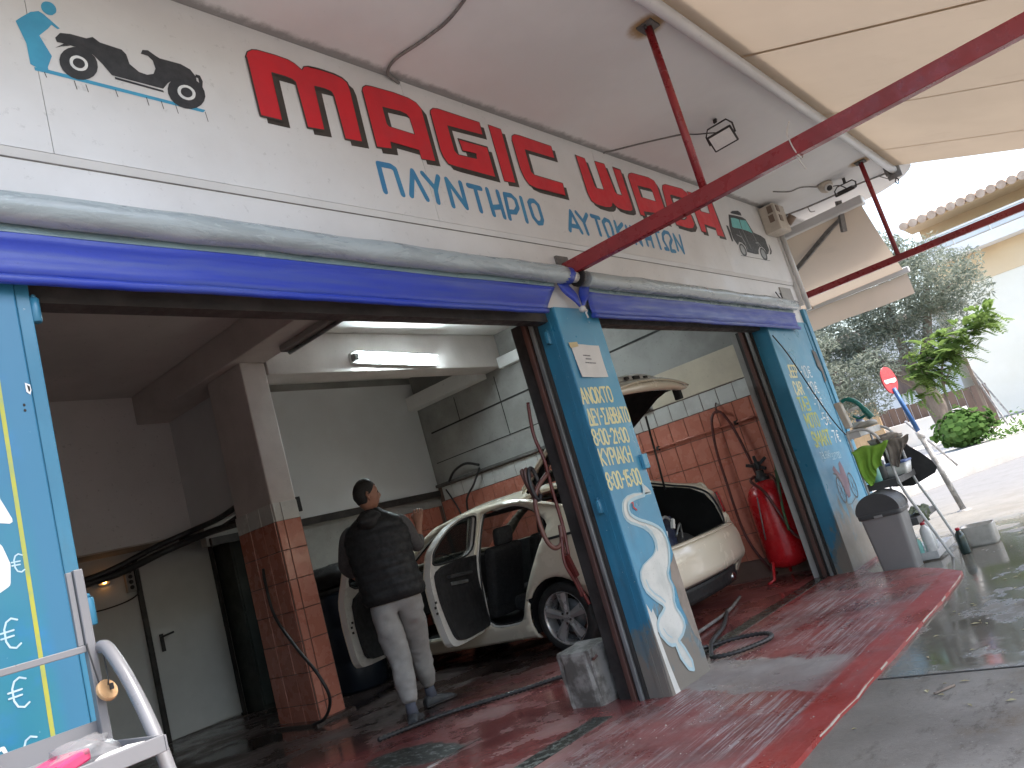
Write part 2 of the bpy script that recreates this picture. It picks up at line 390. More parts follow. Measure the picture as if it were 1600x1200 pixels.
M['metal_pole'] = paint('weathered_pole', (.22,.215,.21), (.38,.37,.36), .6, scale=16, lo=.45, hi=.6)
M['pole_blue'] = paint('blue_painted_pole', (.02,.09,.26), (.03,.12,.32), .5, scale=14)
M['sign_red'] = paint('red_disc_paint', (.50,.035,.045), (.44,.05,.055), .5, scale=14)
M['beige_box'] = paint('beige_plastic_box', (.50,.45,.385), (.44,.395,.335), .5, scale=9)
M['beige_dark'] = paint('brown_blank_plate', (.20,.145,.11), None, .5)
M['paper'] = paint('paper', (.60,.595,.58), (.56,.555,.54), .8, scale=5)
M['tape'] = paint('masking_tape', (.55,.46,.26), None, .7)
M['pencil'] = paint('grey_print', (.16,.16,.17), None, .7)
M['drum_blue'] = paint('dark_blue_drum', (.012,.02,.035), None, .45)
M['lamp_glass'] = paint('floodlight_glass', (.82,.83,.82), (.78,.79,.79), .2, scale=20)
M['grime'] = paint('dust_grime', (.10,.095,.09), (.16,.15,.14), .9, scale=12)
M['tie'] = paint('white_cord', (.62,.60,.58), None, .7)

def emit(name, c, s):
    t = NT(name); t.base((.8,.8,.8)); t.b.inputs['Emission Color'].default_value = (*c, 1); t.b.inputs['Emission Strength'].default_value = s; return t.m
M['tube_on'] = emit('lit_fluorescent_diffuser', (.80,.95,1.0), 38.)
M['pilot'] = emit('orange_pilot_lamp', (1.,.42,.10), 5.)
def glass(name, c, rough=.03, alpha=.35):
    t = NT(name); t.base(c); t.rough(rough); t.b.inputs['Alpha'].default_value = alpha; t.b.inputs['Specular IOR Level'].default_value = .7
    return t.m
M['glass'] = glass('dark_car_glass', (.02,.025,.025), .03, .55)
M['tail'] = paint('red_tail_lamp', (.35,.006,.012), None, .12, coat=.8)
M['clear_bottle'] = glass('milky_bottle', (.7,.72,.7), .25, .75)
M['wrap'] = glass('clear_crinkled_wrap', (.30,.30,.31), .12, .40)

# ---- painted blue steel: sun-bleached, chipped along the edges, worn to grey near the ground
def blue_paint(name, c, c2, low):
    t = NT(name); z = t.sep()[2]
    col = t.mix(t.ramp(t.noise(1.6, 5, .6), .35, .68), c, c2)
    col = t.mix(t.ramp(t.noise(5., 4, .6, (1,1,.35), off=(5,2,0)), .55, .8, 0, .5), col, tuple(min(1, x*1.35+.02) for x in c))
    wear = t.math('ADD', t.ramp(z, low, -.12, 0, .62), t.math('ADD', t.math('MULTIPLY', t.math('SUBTRACT', t.noise(4., 9, .72, (1,1,.45)), .5), 1.3), .27))
    col = t.mix(t.ramp(wear, .60, .70), col, (.125,.165,.175))
    col = t.mix(t.ramp(wear, .74, .82), col, (.185,.165,.14))
    col = t.mix(t.ramp(t.noise(3.2, 7, .7, (1,1,.3), off=(4,4,9)), .54, .74, 0, .45), col, (.06,.10,.12))
    chips = t.ramp(t.noise(26., 6, .75, off=(1,9,4)), .665, .69)
    col = t.mix(chips, col, (.48,.52,.52))
    t.base(col); t.rough(t.ramp(t.noise(4., 3), .3, .7, .26, .5)); t.bump(t.noise(14., 6, .7), .12, .004)
    return t.m
M['blue'] = blue_paint('blue_column_paint', (.055,.255,.40), (.06,.225,.36), .95)
M['blue_dark'] = blue_paint('teal_blue_reveal_paint', (.030,.19,.31), (.035,.16,.26), .75)
def board_paint():
    t = NT('blue_board_paint'); x, y, z = t.sep()
    col = t.mix(t.ramp(t.noise(1.3, 4, .6, off=(2,0,1)), .35, .65), (.024,.155,.285), (.018,.20,.265))
    col = t.mix(t.ramp(t.noise(2.6, 5, .65, off=(7,3,2)), .52, .72), col, (.02,.18,.44))
    col = t.mix(t.ramp(x, .86, .90), col, (.029,.165,.29))
    col = t.mix(t.ramp(t.noise(34., 6, .75), .69, .72), col, (.42,.56,.60))
    t.base(col); t.rough(.36); t.bump(t.noise(22., 5, .6), .08, .003); return t.m
M['board'] = board_paint()
M['swan_edge'] = paint('pale_blue_outline_paint', (.40,.54,.58), (.34,.48,.54), .5, scale=12)

# ---- soffit: chalky paint, rust bleeding round the rod fixings, grime along the wall
def soffit():
    t = NT('soffit_paint'); x, y, z = t.sep()
    col = t.mix(t.ramp(t.noise(.9, 5, .6), .35, .7), (.69,.695,.70), (.62,.62,.625))
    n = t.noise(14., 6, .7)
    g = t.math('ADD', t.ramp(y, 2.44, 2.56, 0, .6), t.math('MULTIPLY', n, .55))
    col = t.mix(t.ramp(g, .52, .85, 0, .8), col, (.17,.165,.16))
    for (px, py) in ((4.12, 1.51), (8.5, 1.5)):
        d = t.new('ShaderNodeVectorMath', operation='DISTANCE'); t.lk(t.coord(), d.inputs[0]); d.inputs[1].default_value = (px, py, 3.636)
        h = t.math('SUBTRACT', t.ramp(d.outputs['Value'], .20, .03, 0, .85), t.math('MULTIPLY', t.noise(9., 5, .7), .5))
        col = t.mix(t.ramp(h, .0, .5), col, (.36,.235,.115))
    col = t.mix(t.ramp(t.noise(30., 4, .7, off=(4,4,4)), .71, .74, 0, .5), col, (.2,.19,.18))
    t.base(col); t.rough(.8); t.bump(t.noise(20., 6, .6), .1, .004); return t.m
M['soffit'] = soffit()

# ---- rolled clear PVC over blue-grey sheet
def pvc(name, c, c2, bumpk):
    t = NT(name)
    n = t.noise(5., 6, .65, (.5,2,2.5), dist=.8)
    col = t.mix(t.ramp(n, .35, .65), c, c2)
    col = t.mix(t.ramp(t.noise(16., 5, .7, (.6,2,2), dist=1.2), .60, .68, 0, .55), col, (.42,.50,.52))
    t.base(col); t.rough(t.ramp(n, .3, .7, .16, .42)); t.bump(t.noise(9., 5, .65, (.6,1,1.6), dist=1.), bumpk, .02)
    t.b.inputs['Coat Weight'].default_value = .25; t.b.inputs['Coat Roughness'].default_value = .15
    return t.m
M['pvc'] = pvc('rolled_clear_pvc', (.27,.32,.335), (.34,.40,.42), .35)
M['pvc_dark'] = pvc('pvc_sheet', (.17,.245,.27), (.21,.30,.33), .25)

# ---- awning canvas, lets light through
def awning(name, c):
    t = NT(name)
    col = t.mix(t.ramp(t.noise(.7, 4, .6), .3, .7), c, tuple(x*.9 for x in c))
    col = t.mix(t.ramp(t.noise(2.2, 6, .7, (2,.7,1), off=(8,1,3)), .58, .8, 0, .35), col, tuple(x*.6 for x in c))
    d = t.new('ShaderNodeBsdfDiffuse'); tr = t.new('ShaderNodeBsdfTranslucent'); ms = t.new('ShaderNodeMixShader'); ms.inputs[0].default_value = .16
    t.lk(col, d.inputs[0]); t.lk(col, tr.inputs[0]); t.lk(d.outputs[0], ms.inputs[1]); t.lk(tr.outputs[0], ms.inputs[2])
    t.lk(ms.outputs[0], t.n['Material Output'].inputs[0]); t.n.remove(t.b)
    return t.m
M['awning'] = awning('beige_awning_canvas', (.46,.375,.285))
M['awning_seam'] = awning('awning_seam_canvas', (.47,.35,.235))
M['awning_pale'] = awning('pale_awning_canvas', (.66,.555,.45))
def leafmat(name, c, c2):
    t = NT(name)
    o = t.new('ShaderNodeObjectInfo'); r = t.new('ShaderNodeNewGeometry').outputs['Random Per Island']
    col = t.mix(r, c, c2)
    d = t.new('ShaderNodeBsdfDiffuse'); tr = t.new('ShaderNodeBsdfTranslucent'); ms = t.new('ShaderNodeMixShader'); ms.inputs[0].default_value = .45
    t.lk(col, d.inputs[0]); t.lk(col, tr.inputs[0]); t.lk(d.outputs[0], ms.inputs[1]); t.lk(tr.outputs[0], ms.inputs[2])
    t.lk(ms.outputs[0], t.n['Material Output'].inputs[0]); t.n.remove(t.b); t.n.remove(o); return t.m
M['olive'] = leafmat('grey_green_leaf', (.15,.18,.135), (.34,.355,.29))
M['lime_leaf'] = leafmat('bright_green_leaf', (.14,.21,.05), (.22,.31,.10))
M['bush_leaf'] = leafmat('bush_leaf', (.06,.12,.03), (.12,.20,.06))

# ---- red painted concrete floor: brushed in lines on the ramp, worn, wet
def red_floor():
    t = NT('wet_red_floor'); x, y, z = t.sep()
    red = t.mix(t.ramp(t.noise(1.5, 6, .65), .35, .7), (.27,.075,.068), (.17,.050,.046))
    ramp = t.ramp(y, 2.78, 2.70)
    brush = t.ramp(t.noise(6., 7, .8, (.30,11,1)), .49, .56)
    patch = t.ramp(t.noise(1.7, 6, .65, off=(2,5,0)), .36, .60)
    k = t.math('MULTIPLY', t.math('MULTIPLY', brush, patch), ramp)
    red = t.mix(t.math('MULTIPLY', k, .8), red, (.43,.39,.39))
    grime = t.math('MULTIPLY', t.ramp(t.noise(2.4, 6, .7, off=(9,1,0)), .45, .7), ramp)
    red = t.mix(t.math('MULTIPLY', grime, .6), red, (.13,.09,.083))
    # bright border along the street edge
    edge = t.ramp(t.math('ADD', y, t.math('MULTIPLY', t.noise(6., 3), .02)), 1.665, 1.645)
    red = t.mix(t.math('MULTIPLY', edge, t.ramp(t.noise(5., 6, .7, (.6,2,1), off=(3,3,3)), .72, .42, .45, 1)), red, (.30,.042,.036))
    # bare cement between the two ramps, running out from the middle column
    d = t.math('ABSOLUTE', t.math('SUBTRACT', t.math('SUBTRACT', x, t.math('MULTIPLY', t.math('SUBTRACT', y, 2.5), .25)), 4.28))
    cem = t.ramp(t.math('ADD', d, t.math('MULTIPLY', t.math('SUBTRACT', t.noise(4., 7, .72), .5), .50)), .33, .29)
    cem = t.math('MULTIPLY', cem, t.ramp(y, 2.9, 2.7))
    cem = t.math('MULTIPLY', cem, t.ramp(y, 1.60, 1.80))
    red = t.mix(cem, red, t.mix(t.noise(9., 6, .7), (.20,.17,.16), (.36,.33,.315)))
    # inside: dark wet grime towards the back, bare patches
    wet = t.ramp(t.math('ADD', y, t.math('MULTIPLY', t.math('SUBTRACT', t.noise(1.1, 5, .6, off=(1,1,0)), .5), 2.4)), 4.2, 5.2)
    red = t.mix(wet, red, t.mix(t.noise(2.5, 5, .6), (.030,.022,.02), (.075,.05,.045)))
    bd = t.new('ShaderNodeVectorMath', operation='DISTANCE'); mp = t.new('ShaderNodeMapping'); mp.inputs['Scale'].default_value = (1.6,.95,0)
    t.lk(t.coord(), mp.inputs[0]); t.lk(mp.outputs[0], bd.inputs[0]); bd.inputs[1].default_value = (3.18*1.6, 3.98*.95, 0)
    bare = t.ramp(t.math('ADD', bd.outputs['Value'], t.math('MULTIPLY', t.math('SUBTRACT', t.noise(5., 6, .7), .5), .35)), .36, .30)
    red = t.mix(bare, red, t.mix(t.ramp(t.noise(30., 6, .8, (1,.6,1)), .52, .62), (.035,.042,.035), (.30,.32,.30)))
    speck = t.ramp(t.noise(70., 4, .8), .68, .73)
    red = t.mix(t.math('MULTIPLY', speck, .6), red, (.42,.38,.37))
    t.base(red)
    r = t.ramp(t.noise(1.6, 6, .65, off=(4,8,0)), .38, .66, .10, .55)
    r2 = t.math('ADD', r, t.math('MULTIPLY', ramp, .10)); t.rough(r2)
    h = t.math('ADD', t.math('MULTIPLY', t.noise(6., 5, .7, (.35,9,1)), ramp), t.math('MULTIPLY', t.noise(30., 5, .7), .35))
    t.bump(h, .22, .006); return t.m
M['red_floor'] = red_floor()

# ---- forecourt concrete: stained, puddled near the ramp, dry and pale out in the street
def concrete():
    t = NT('stained_street_concrete'); x, y, z = t.sep()
    col = t.mix(t.ramp(t.noise(1.7, 7, .65), .32, .7), (.25,.235,.21), (.15,.138,.12))
    col = t.mix(t.ramp(t.noise(7., 8, .78, (.7,1.5,1)), .52, .66, 0, .8), col, (.075,.062,.05))
    col = t.mix(t.ramp(t.noise(2.6, 6, .7, off=(5,7,1)), .50, .68, 0, .6), col, (.15,.115,.075))
    col = t.mix(t.ramp(t.noise(46., 5, .8), .60, .70, 0, .75), col, (.36,.34,.31))
    col = t.mix(t.ramp(t.noise(60., 5, .8, off=(3,0,9)), .60, .70, 0, .7), col, (.06,.055,.05))
    edgew = t.math('ADD', t.math('MULTIPLY', t.math('SUBTRACT', t.noise(1.4, 6, .65, off=(6,2,0)), .5), 1.5), 0)
    xw = t.ramp(t.math('ADD', x, edgew), 3.75, 4.15); far = t.ramp(t.math('ADD', x, edgew), 10.2, 8.2)
    wet = t.math('MULTIPLY', xw, far)
    wet = t.math('MULTIPLY', wet, t.ramp(t.noise(1.9, 6, .65, (1,1.4,1), off=(1,4,0)), .66, .52, .15, 1))
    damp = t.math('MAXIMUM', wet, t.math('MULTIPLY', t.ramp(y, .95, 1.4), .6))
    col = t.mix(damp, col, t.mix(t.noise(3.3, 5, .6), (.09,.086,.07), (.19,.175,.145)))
    pale = t.ramp(x, 9.5, 13.); col = t.mix(pale, col, t.mix(t.noise(2., 6, .7, (1,4,1)), (.17,.165,.157), (.12,.115,.108)))
    t.base(col); t.rough(t.math('ADD', t.ramp(wet, 0, 1, .70, .08), t.ramp(t.noise(3., 5, .7, off=(2,2,2)), .45, .7, 0, .16)))
    dry = t.ramp(wet, 1, 0, .04, 1); t.bump(t.math('MULTIPLY', t.noise(38., 6, .75), dry), .35, .006); return t.m
M['concrete'] = concrete()

# ================================================================ setting
YS = 2.565      # front plane of the shop
# street ground
mb = MB(); xs = [-40,-10,-3,0,1,2,3,4,5,6,7,8,9,12,16,24,40,80,160,300]; ys = [-120,-40,-12,-4,-1,0,1.455,2.5,5,12,40,160]
vs_ = [(x, y, G(x)-.022) for x in xs for y in ys]; n = len(ys)
mb.add(vs_, [(i*n+j, (i+1)*n+j, (i+1)*n+j+1, i*n+j+1) for i in range(len(xs)-1) for j in range(n-1)])
struct(mb.build('street_ground', M['concrete']))
# joint in the forecourt slab
mb = MB(); mb.bar((3.93,1.44,G(3.93)-.0205), (3.90,-2.5,G(3.9)-.0205), .014, .003); struct(mb.build('slab_joint', M['joint']))
# raised red floor with its ramp
mb = MB()
edge = [(-3.5,1.455),(-1,1.45),(1.5,1.458),(2.9,1.455),(3.4,1.458),(3.62,1.450),(3.8,1.456),(4.4,1.452),(5.1,1.458),(5.6,1.460),(6.0,1.472),(6.42,1.50),(6.72,1.72),(6.98,1.98),(7.06,2.32),(7.4,2.5),(8.7,2.54),(8.7,9.3),(-3.5,9.3)]
loop = []
for (a, b), (c, d) in zip(edge, edge[1:]+edge[:1]):
    k = max(1, int(math.hypot(c-a, d-b)/.12)) if b < 2.5 and d < 2.5 else 4
    for i in range(k):
        j = random.uniform(-.004, .004) if b < 2.5 else 0
        loop.append((lerp(a, c, i/k)+j, lerp(b, d, i/k)+j))
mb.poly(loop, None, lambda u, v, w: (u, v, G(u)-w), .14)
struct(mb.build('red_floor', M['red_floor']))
mb = MB(); random.seed(77)
EP = [p for p in loop if p[1] < 2.2 and p[0] > .5]
for i in range(len(EP)-1):
    (a, b), (c, d) = EP[i], EP[i+1]
    if math.hypot(c-a, d-b) < .3 and random.random() < .7: r = random.uniform(.0015,.0055); mb.bar((a,b-.002,G(a)-.006), (c,d-.002,G(c)-.006), r, r*1.6)
tag(mb.build('chipped_edge', M['beige_box']), kind='structure')
# drain strip at the gate line
for a, b in ((1.0, 3.62), (4.4, 7.3)):
    mb = MB(); mb.box((a,2.80,G(a)-.01), (b,2.93,G(b)+.004))
    for i, v in enumerate(mb.v): mb.v[i] = (v[0], v[1], G(v[0])+(.004 if i % 8 >= 4 else -.02))
    o = mb.build('threshold_strip', M['concrete']); struct(o)
M['drain'] = paint('wet_gutter', (.055,.06,.05), (.025,.028,.024), .22, scale=9, lo=.4, hi=.6, bump=.5, bscale=40, rvar=.18)
for o in COL.objects:
    if o.name.startswith('threshold_strip'): o.data.materials[0] = M['drain']

# slab over everything: rounded front corner at the far end
mb = MB()
sl = [(-6,1.2),(9.3,1.2)] + [(9.3+.75*math.sin(t), 1.95-.75*math.cos(t)) for t in frange(.1, math.pi/2, 8)] + [(10.05,9.4),(-6,9.4)]
hole = [(-3.2,2.75),(-3.2,8.9),(8.0,8.9),(8.0,2.75)]
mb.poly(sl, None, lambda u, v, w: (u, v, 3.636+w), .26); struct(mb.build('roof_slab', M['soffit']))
mb = MB(); mb.box((-3.4,2.76,3.602), (8.05,9.2,3.634)); struct(mb.build('ceiling', M['ceiling']))
# walls
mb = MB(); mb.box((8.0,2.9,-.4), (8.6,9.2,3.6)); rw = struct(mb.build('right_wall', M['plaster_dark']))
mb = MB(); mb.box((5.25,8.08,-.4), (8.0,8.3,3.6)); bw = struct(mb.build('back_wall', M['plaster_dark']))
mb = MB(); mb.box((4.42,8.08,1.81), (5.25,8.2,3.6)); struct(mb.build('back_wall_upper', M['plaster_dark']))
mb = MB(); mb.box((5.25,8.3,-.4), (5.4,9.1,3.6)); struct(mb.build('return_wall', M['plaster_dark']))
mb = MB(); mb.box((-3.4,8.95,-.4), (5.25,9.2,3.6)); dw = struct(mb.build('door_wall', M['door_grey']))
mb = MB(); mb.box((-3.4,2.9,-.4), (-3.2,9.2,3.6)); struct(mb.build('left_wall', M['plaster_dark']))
mb = MB(); mb.box((-3.2,8.3,2.0), (4.40,8.44,3.6)); o = struct(mb.build('upper_left_wall', M['plaster']))
mb = MB(); mb.box((4.40,6.72,2.02), (4.47,8.44,3.28)); struct(mb.build('partition_panel', M['white_panel']))
mb = MB(); mb.box((-3.2,8.44,2.0), (4.40,8.95,2.03)); struct(mb.build('loft_slab', M['plaster_dark']))
mb = MB(); mb.box((4.03,2.93,3.28), (4.42,8.3,3.6)); struct(mb.build('ceiling_beam', M['pink_plaster'], bevel=.012))
mb = MB(); mb.box((4.42,6.3,3.155), (8.0,6.62,3.6)); struct(mb.build('cross_beam', M['pink_plaster'], bevel=.012))
# white sheet panel on the back wall, dark rail under it
mb = MB(); mb.box((4.9,8.05,1.89), (7.985,8.078,3.50)); o = mb.build('white_panel', M['white_panel'], bw)
mb = MB(); mb.box((4.45,8.03,1.80), (7.985,8.079,1.885)); mb.build('panel_rail', M['dark_metal'], bw)
# raised bands and joints of the right wall plaster
X8 = 8.0
mb = MB(); mb.box((7.985,2.95,1.925), (X8-.001,4.35,2.29)); mb.build('cream_band', M['cream_plaster'], rw)
for (y0, z0, y1, z1) in ((2.95,2.775,7.9,2.70), (4.35,2.275,7.95,2.262)):
    mb = MB(); mb.bar((X8-.004,y0,z0), (X8-.004,y1,z1), .012, .022 if z0 > 2.5 else .010); mb.build('joint', M['joint'], rw)
for (y, z0, z1) in ((7.3,2.71,3.05),(6.5,2.27,3.08),(5.1,2.27,3.1)):
    mb = MB(); mb.bar((X8-.003,y,z0), (X8-.003,y,z1), .008, .006); mb.build('joint', M['joint'], rw)
mb = MB(); mb.box((7.80,6.62,3.09), (7.998,8.05,3.29)); mb.build('duct', M['plaster'], rw, bevel=.01)
mb = MB(); mb.box((7.90,3.0,3.12), (7.998,6.298,3.27)); mb.build('duct', M['plaster'], rw, bevel=.01)
mb = MB(); mb.box((7.93,4.4,1.925), (7.998,8.04,1.965)); mb.build('ledge', M['grime'], rw, bevel=.006)

# ---------------------------------------------------------------- tiles, each its own piece
def tile_mesh(name, su, sv, d, m):
    b = MB(); e = .0025
    b.add([(-su/2,-sv/2,0),(su/2,-sv/2,0),(su/2,sv/2,0),(-su/2,sv/2,0),(-su/2+e,-sv/2+e,d),(su/2-e,-sv/2+e,d),(su/2-e,sv/2-e,d),(-su/2+e,sv/2-e,d)],
          [(4,5,6,7),(0,1,5,4),(1,2,6,5),(2,3,7,6),(3,0,4,7)])
    me = bpy.data.meshes.new(name); me.from_pydata(b.v, [], b.f); me.materials.append(m); return me
_tm = {}
def tile(parent, c, normal, su, sv, m):
    key = (round(su, 3), round(sv, 3), m.name)
    if key not in _tm: _tm[key] = tile_mesh('tile', su, sv, .006, m)
    o = bpy.data.objects.new('tile', _tm[key]); COL.objects.link(o); o.parent = parent
    n = Vector(normal); up = Vector((0,0,1)); r = up.cross(n)
    j = random.uniform(-.002, .002)
    o.matrix_local = Matrix.Translation(Vector(c) - ORG[parent.name] + n*j) @ Matrix((r, up, n)).transposed().to_4x4() @ Matrix.Rotation(random.uniform(-.003,.003), 4, 'X')
    return o
mb = MB(); mb.box((7.996,2.92,-.3), (7.9995,8.07,1.922)); mb.build('grout', M['grout'], rw)
k = 0
y = 3.06
while y < 8.0:
    tile(rw, (7.995, y, 1.818), (-1,0,0), .196, .19, M['white_tile'])
    for r in range(6):
        z = 1.715-.135-.278*r
        if z < -.1: break
        tile(rw, (7.995, y+(.07 if 1 else 0), z), (-1,0,0), .196, .272, M['red_tile'])
    y += .201
mb = MB(); mb.box((6.3,8.076,-.3), (7.99,8.0795,1.67)); mb.build('grout', M['grout'], bw)
for i in range(8):
    for r in range(6): tile(bw, (6.42+.201*i, 8.074, 1.67-.14-.278*r), (0,-1,0), .196, .272, M['red_tile'])
# tiled pillar
pl = thing('pillar', 'pink plastered pillar faced with red tiles below, standing left of the person', 'pillar', (4.25,6.6,G(4.2)))
mb = MB(); mb.box((4.13,6.3,-.2), (4.40,6.93,3.28)); mb.build('shaft', M['pink_plaster'], pl, bevel=.012)
mb = MB(); mb.box((4.127,6.297,-.2), (4.403,6.933,1.74)); mb.build('grout', M['grout'], pl)
for r in range(-1, 7):
    z = 1.735-.135-.272*r; h = .266
    if r == -1: z = 1.735+.085; h = .17
    m = M['white_tile'] if r == -1 else M['red_tile']
    tile(pl, (4.305,6.295,z), (0,-1,0), .18, h, m); tile(pl, (4.170,6.295,z), (0,-1,0), .075, h, m)
    for j in range(3): tile(pl, (4.124,6.405+.211*j,z), (-1,0,0), .206, h, m)
mb = MB(); mb.box((4.02,6.2,-.2), (4.45,6.98,G(4.2)+.03)); mb.build('plinth', M['red_floor'], pl, bevel=.01)

RED= {'M': ([(2.068, 3.454), (2.085, 3.488), (2.113, 3.508), (2.142, 3.516), (2.24, 3.521), (2.311, 3.519), (2.345, 3.509), (2.37, 3.492), (2.383, 3.483), (2.401, 3.508), (2.431, 3.52), (2.494, 3.527), (2.59, 3.527), (2.637, 3.519), (2.665, 3.501), (2.674, 3.462), (2.662, 3.15), (2.545, 3.142), (2.545, 3.388), (2.535, 3.407), (2.501, 3.412), (2.438, 3.408), (2.429, 3.161), (2.322, 3.152), (2.319, 3.398), (2.303, 3.407), (2.268, 3.411), (2.194, 3.409), (2.187, 3.153), (2.066, 3.15)], None), 'A': ([(2.758, 3.471), (2.772, 3.501), (2.799, 3.52), (2.836, 3.526), (2.995, 3.534), (3.11, 3.53), (3.164, 3.516), (3.193, 3.483), (3.185, 3.151), (3.077, 3.143), (3.075, 3.192), (2.869, 3.197), (2.864, 3.154), (2.751, 3.142)], [(2.877, 3.415), (3.015, 3.424), (3.056, 3.417), (3.074, 3.397), (3.078, 3.292), (2.888, 3.296), (2.875, 3.309)]), 'G': ([(3.262, 3.467), (3.272, 3.494), (3.301, 3.516), (3.343, 3.524), (3.711, 3.525), (3.706, 3.44), (3.385, 3.427), (3.383, 3.258), (3.406, 3.236), (3.577, 3.244), (3.583, 3.279), (3.458, 3.273), (3.45, 3.352), (3.716, 3.355), (3.711, 3.143), (3.349, 3.147), (3.29, 3.152), (3.263, 3.193), (3.254, 3.237)], None), 'I': ([(3.8, 3.53), (3.92, 3.528), (3.9, 3.143), (3.79, 3.136)], None), 'C': ([(4.008, 3.461), (4.026, 3.503), (4.062, 3.523), (4.114, 3.528), (4.469, 3.526), (4.462, 3.434), (4.126, 3.43), (4.117, 3.263), (4.147, 3.242), (4.464, 3.238), (4.453, 3.14), (4.111, 3.141), (4.05, 3.153), (4.016, 3.199), (4.001, 3.264)], None), 'W': ([(4.764, 3.52), (4.884, 3.517), (4.901, 3.295), (4.915, 3.279), (5.024, 3.282), (5.023, 3.522), (5.158, 3.526), (5.183, 3.297), (5.204, 3.277), (5.28, 3.279), (5.279, 3.524), (5.395, 3.522), (5.389, 3.191), (5.377, 3.165), (5.33, 3.149), (5.226, 3.143), (5.134, 3.152), (5.09, 3.183), (5.067, 3.154), (5.029, 3.137), (4.961, 3.127), (4.842, 3.131), (4.78, 3.153), (4.76, 3.212)], None), 'A2': ([(5.486, 3.472), (5.517, 3.509), (5.572, 3.528), (5.646, 3.531), (5.854, 3.539), (5.94, 3.524), (5.965, 3.486), (5.951, 3.13), (5.874, 3.132), (5.874, 3.207), (5.563, 3.187), (5.559, 3.137), (5.481, 3.141)], [(5.598, 3.422), (5.824, 3.43), (5.842, 3.413), (5.843, 3.315), (5.597, 3.316)]), 'S': ([(6.045, 3.458), (6.081, 3.506), (6.144, 3.526), (6.464, 3.538), (6.543, 3.509), (6.533, 3.44), (6.309, 3.437), (6.183, 3.436), (6.158, 3.423), (6.163, 3.349), (6.198, 3.333), (6.41, 3.332), (6.458, 3.306), (6.474, 3.188), (6.408, 3.141), (6.31, 3.126), (6.083, 3.132), (6.077, 3.199), (6.284, 3.211), (6.343, 3.236), (6.332, 3.267), (6.067, 3.26), (6.012, 3.284)], None), 'H': ([(6.556, 3.528), (6.67, 3.53), (6.705, 3.351), (6.909, 3.354), (6.932, 3.544), (7.04, 3.532), (7.067, 3.137), (6.912, 3.136), (6.925, 3.212), (6.688, 3.221), (6.672, 3.13), (6.57, 3.132)], None)}
BLUE= [[[(2.728, 2.886), (2.731, 3.044), (2.817, 3.047), (2.842, 3.035), (2.851, 2.889)]], [[(2.914, 2.893), (2.974, 3.049), (3.03, 2.89)]], [[(3.049, 3.049), (3.123, 2.967)], [(3.171, 3.05), (3.12, 2.963), (3.112, 2.885)]], [[(3.231, 2.881), (3.237, 3.047), (3.345, 2.887), (3.351, 3.045)]], [[(3.416, 3.041), (3.526, 3.039)], [(3.473, 3.039), (3.468, 2.883)]], [[(3.586, 3.043), (3.582, 2.876)], [(3.683, 3.043), (3.679, 2.873)], [(3.58, 2.923), (3.68, 2.942)]], [[(3.73, 2.872), (3.75, 3.038), (3.815, 3.04), (3.847, 3.016), (3.847, 2.963), (3.806, 2.924), (3.739, 2.918)]], [[(3.911, 3.039), (3.901, 2.875)]], [[(3.983, 3.013), (4.009, 3.035), (4.049, 3.04), (4.082, 3.015), (4.081, 2.916), (4.059, 2.884), (4.018, 2.878), (3.985, 2.916), (3.983, 3.013)]], [[(4.372, 2.872), (4.454, 3.025), (4.516, 2.873)], [(4.395, 2.912), (4.483, 2.911)]], [[(4.522, 3.027), (4.581, 2.966)], [(4.656, 3.029), (4.583, 2.962), (4.591, 2.873)]], [[(4.713, 3.028), (4.814, 3.024)], [(4.763, 3.026), (4.76, 2.885)]], [[(4.85, 2.993), (4.897, 3.024), (4.946, 3.015), (4.955, 2.962), (4.944, 2.889), (4.909, 2.867), (4.862, 2.879), (4.85, 2.993)]], [[(5.027, 3.022), (5.017, 2.879)], [(5.129, 3.017), (5.023, 2.953), (5.089, 2.878)]], [[(5.179, 3.005), (5.173, 2.869)]], [[(5.251, 2.873), (5.247, 3.009), (5.342, 2.869), (5.345, 3.002)]], [[(5.449, 3.015), (5.436, 2.879)], [(5.536, 3.012), (5.522, 2.874)], [(5.436, 2.937), (5.525, 2.937)]], [[(5.581, 3.027), (5.702, 3.027)], [(5.644, 3.025), (5.64, 2.872)]], [[(5.721, 2.875), (5.775, 2.876), (5.738, 2.952), (5.759, 3.004), (5.812, 3.036), (5.878, 3.034), (5.898, 2.98), (5.838, 2.928), (5.816, 2.865), (5.888, 2.87)]], [[(5.951, 2.889), (5.964, 3.029), (6.048, 2.873), (6.077, 3.032)]]]
